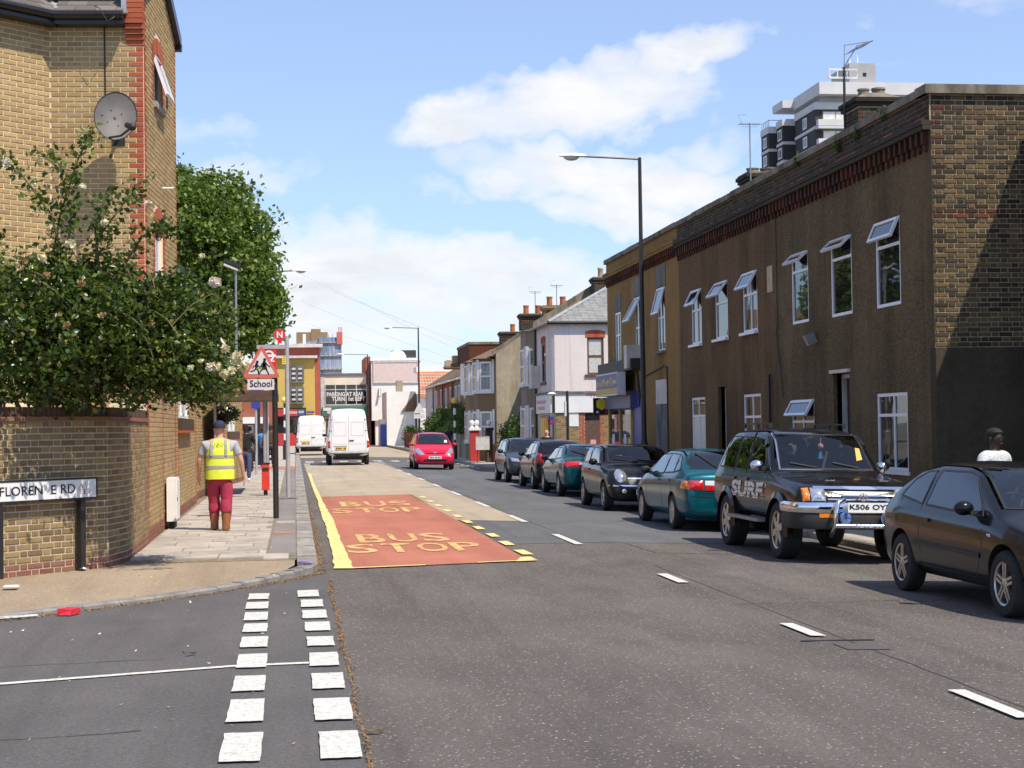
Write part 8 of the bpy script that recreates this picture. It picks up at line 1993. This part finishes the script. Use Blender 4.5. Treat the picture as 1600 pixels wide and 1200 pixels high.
# ---- dark blue saloon parked across the left pavement
PB=dict(T2); PB.update(paint='p_blue',rw=T2['rw'],lamps=[('front',[(.40,.58),(.72,.60),(.72,.74),(.42,.70)],'lamp_clear',.02)],patches=[('grille','front',[(-.34,.58),(.34,.58),(.34,.68),(-.34,.68)],'blackgloss',.008)],strips=[],plates=[('front',0,.42,'','plate_white',.5,.11)])
make_car('parked_car','dark blue car parked across the left pavement behind the walkers','car',PB,(-4.95,79.4,gz(-2,79)+.02),R(180+62),0)
# ---- two white vans going away
def van(label,x,y,H,L,W,seed,plate):
    k=H/2.6
    VN=dict(interior=False,L=L,W=W,roh=1.1,wb=L-2.1,r=.34,tw=.2,paint='p_white',T=.10,zb=.42,zr=.50,rend=(.955,.99,1),fend=(.8,.93,1),
     top=[(0,2.36*k),(.04,2.50*k),(.18,2.58*k),(.6,H),(L-2.2,H),(L-1.8,2.4*k),(L-1.0,1.35),(L-.3,1.05),(L-.05,.85),(L,.6)],belt=[(0,1.2),(L-1.2,1.2),(L-.3,.95),(L,.55)],
     side=[[(L-1.9,1.3),(L-1.15,1.3),(L-1.5,1.9),(L-1.9,1.9)]],mirror=(L-1.2,1.35,'blackplastic'),ws=[(-.7,1.4),(.7,1.4),(.65,2.1),(-.65,2.1)],
     lamps=[('rear',rect(W/2-.135,W/2-.03,.78,1.18),'lamp_red',.02),('rear',rect(W/2-.13,W/2-.035,.90,1.0),'lamp_amber',.03)],
     strips=[('door_seam','rear',[(0,.62),(0,2.46*k)],.012,'greymetal',.003),('door_seam','rear',[(-W/2+.17,.60),(-W/2+.19,1.9*k),(-W/2+.30,2.44*k),(W/2-.30,2.44*k),(W/2-.19,1.9*k),(W/2-.17,.60)],.014,'greymetal',.003),
       ('panel_pressing','rear',[(-.70,1.36*k),(-.70,1.98*k),(-.12,1.98*k),(-.12,1.36*k),(-.70,1.36*k)],.02,'dirtywhite',.006),('panel_pressing','rear',[(.12,1.36*k),(.12,1.98*k),(.70,1.98*k),(.70,1.36*k),(.12,1.36*k)],.02,'dirtywhite',.006),
       ('panel_crease','rear',[(-.72,.98),(-.05,.98)],.018,'dirtywhite',.004),('panel_crease','rear',[(.05,.98),(.72,.98)],.018,'dirtywhite',.004),('plate_lamp','rear',[(-.68,.88),(-.08,.88)],.03,'greymetal',.012)],
     patches=[('rear_bumper','rear',rect(-W/2+.02,W/2-.02,.40,.56),'blackplastic',.10),('door_handle','rear',rect(.03,.24,1.12,1.16),'blackplastic',.03),('hinge','rear',rect(-W/2+.10,-W/2+.22,1.58*k,1.61*k),'greymetal',.02),('hinge','rear',rect(W/2-.22,W/2-.10,1.58*k,1.61*k),'greymetal',.02),('hinge','rear',rect(-W/2+.14,-W/2+.25,2.08*k,2.11*k),'greymetal',.02),('hinge','rear',rect(W/2-.25,W/2-.14,2.08*k,2.11*k),'greymetal',.02)],
     plates=[('rear',-.36,.78,'',plate,.52,.12)],spokes=6)
    car,patch,strip,hit=make_car('white_van',label,'van',VN,(x,y,gz(x,y)),0,0,group='white vans')
    p,n=hit('rear',-.36,.78); m=MB(); r_=random.Random(seed)
    for q in range(7): xx=-.57+q*.068; m.box(xx,xx+.045,p.y-.026,p.y-.0215,.745,.815,'blackgloss') if q!=4 else None
    m.build('plate_lettering',car,local=True)
    m=MB(); m.box(-W/2+.3,W/2-.3,.3,2.5,.26,.42,'blackplastic'); m.build('underbody',car,local=True)
    return car
van('larger white panel van nearer the camera in the middle of the road',2.42,76.2,2.6,5.5,1.93,1,'plate_yellow')
van('smaller looking white panel van farther away near the left kerb',1.0,104,2.5,5.2,1.93,2,'plate_yellow')
# ================================================================ done
for o in list(bpy.data.objects):
    if o.type=='MESH' and o.users_collection==(): C.objects.link(o)
bpy.context.view_layer.update()
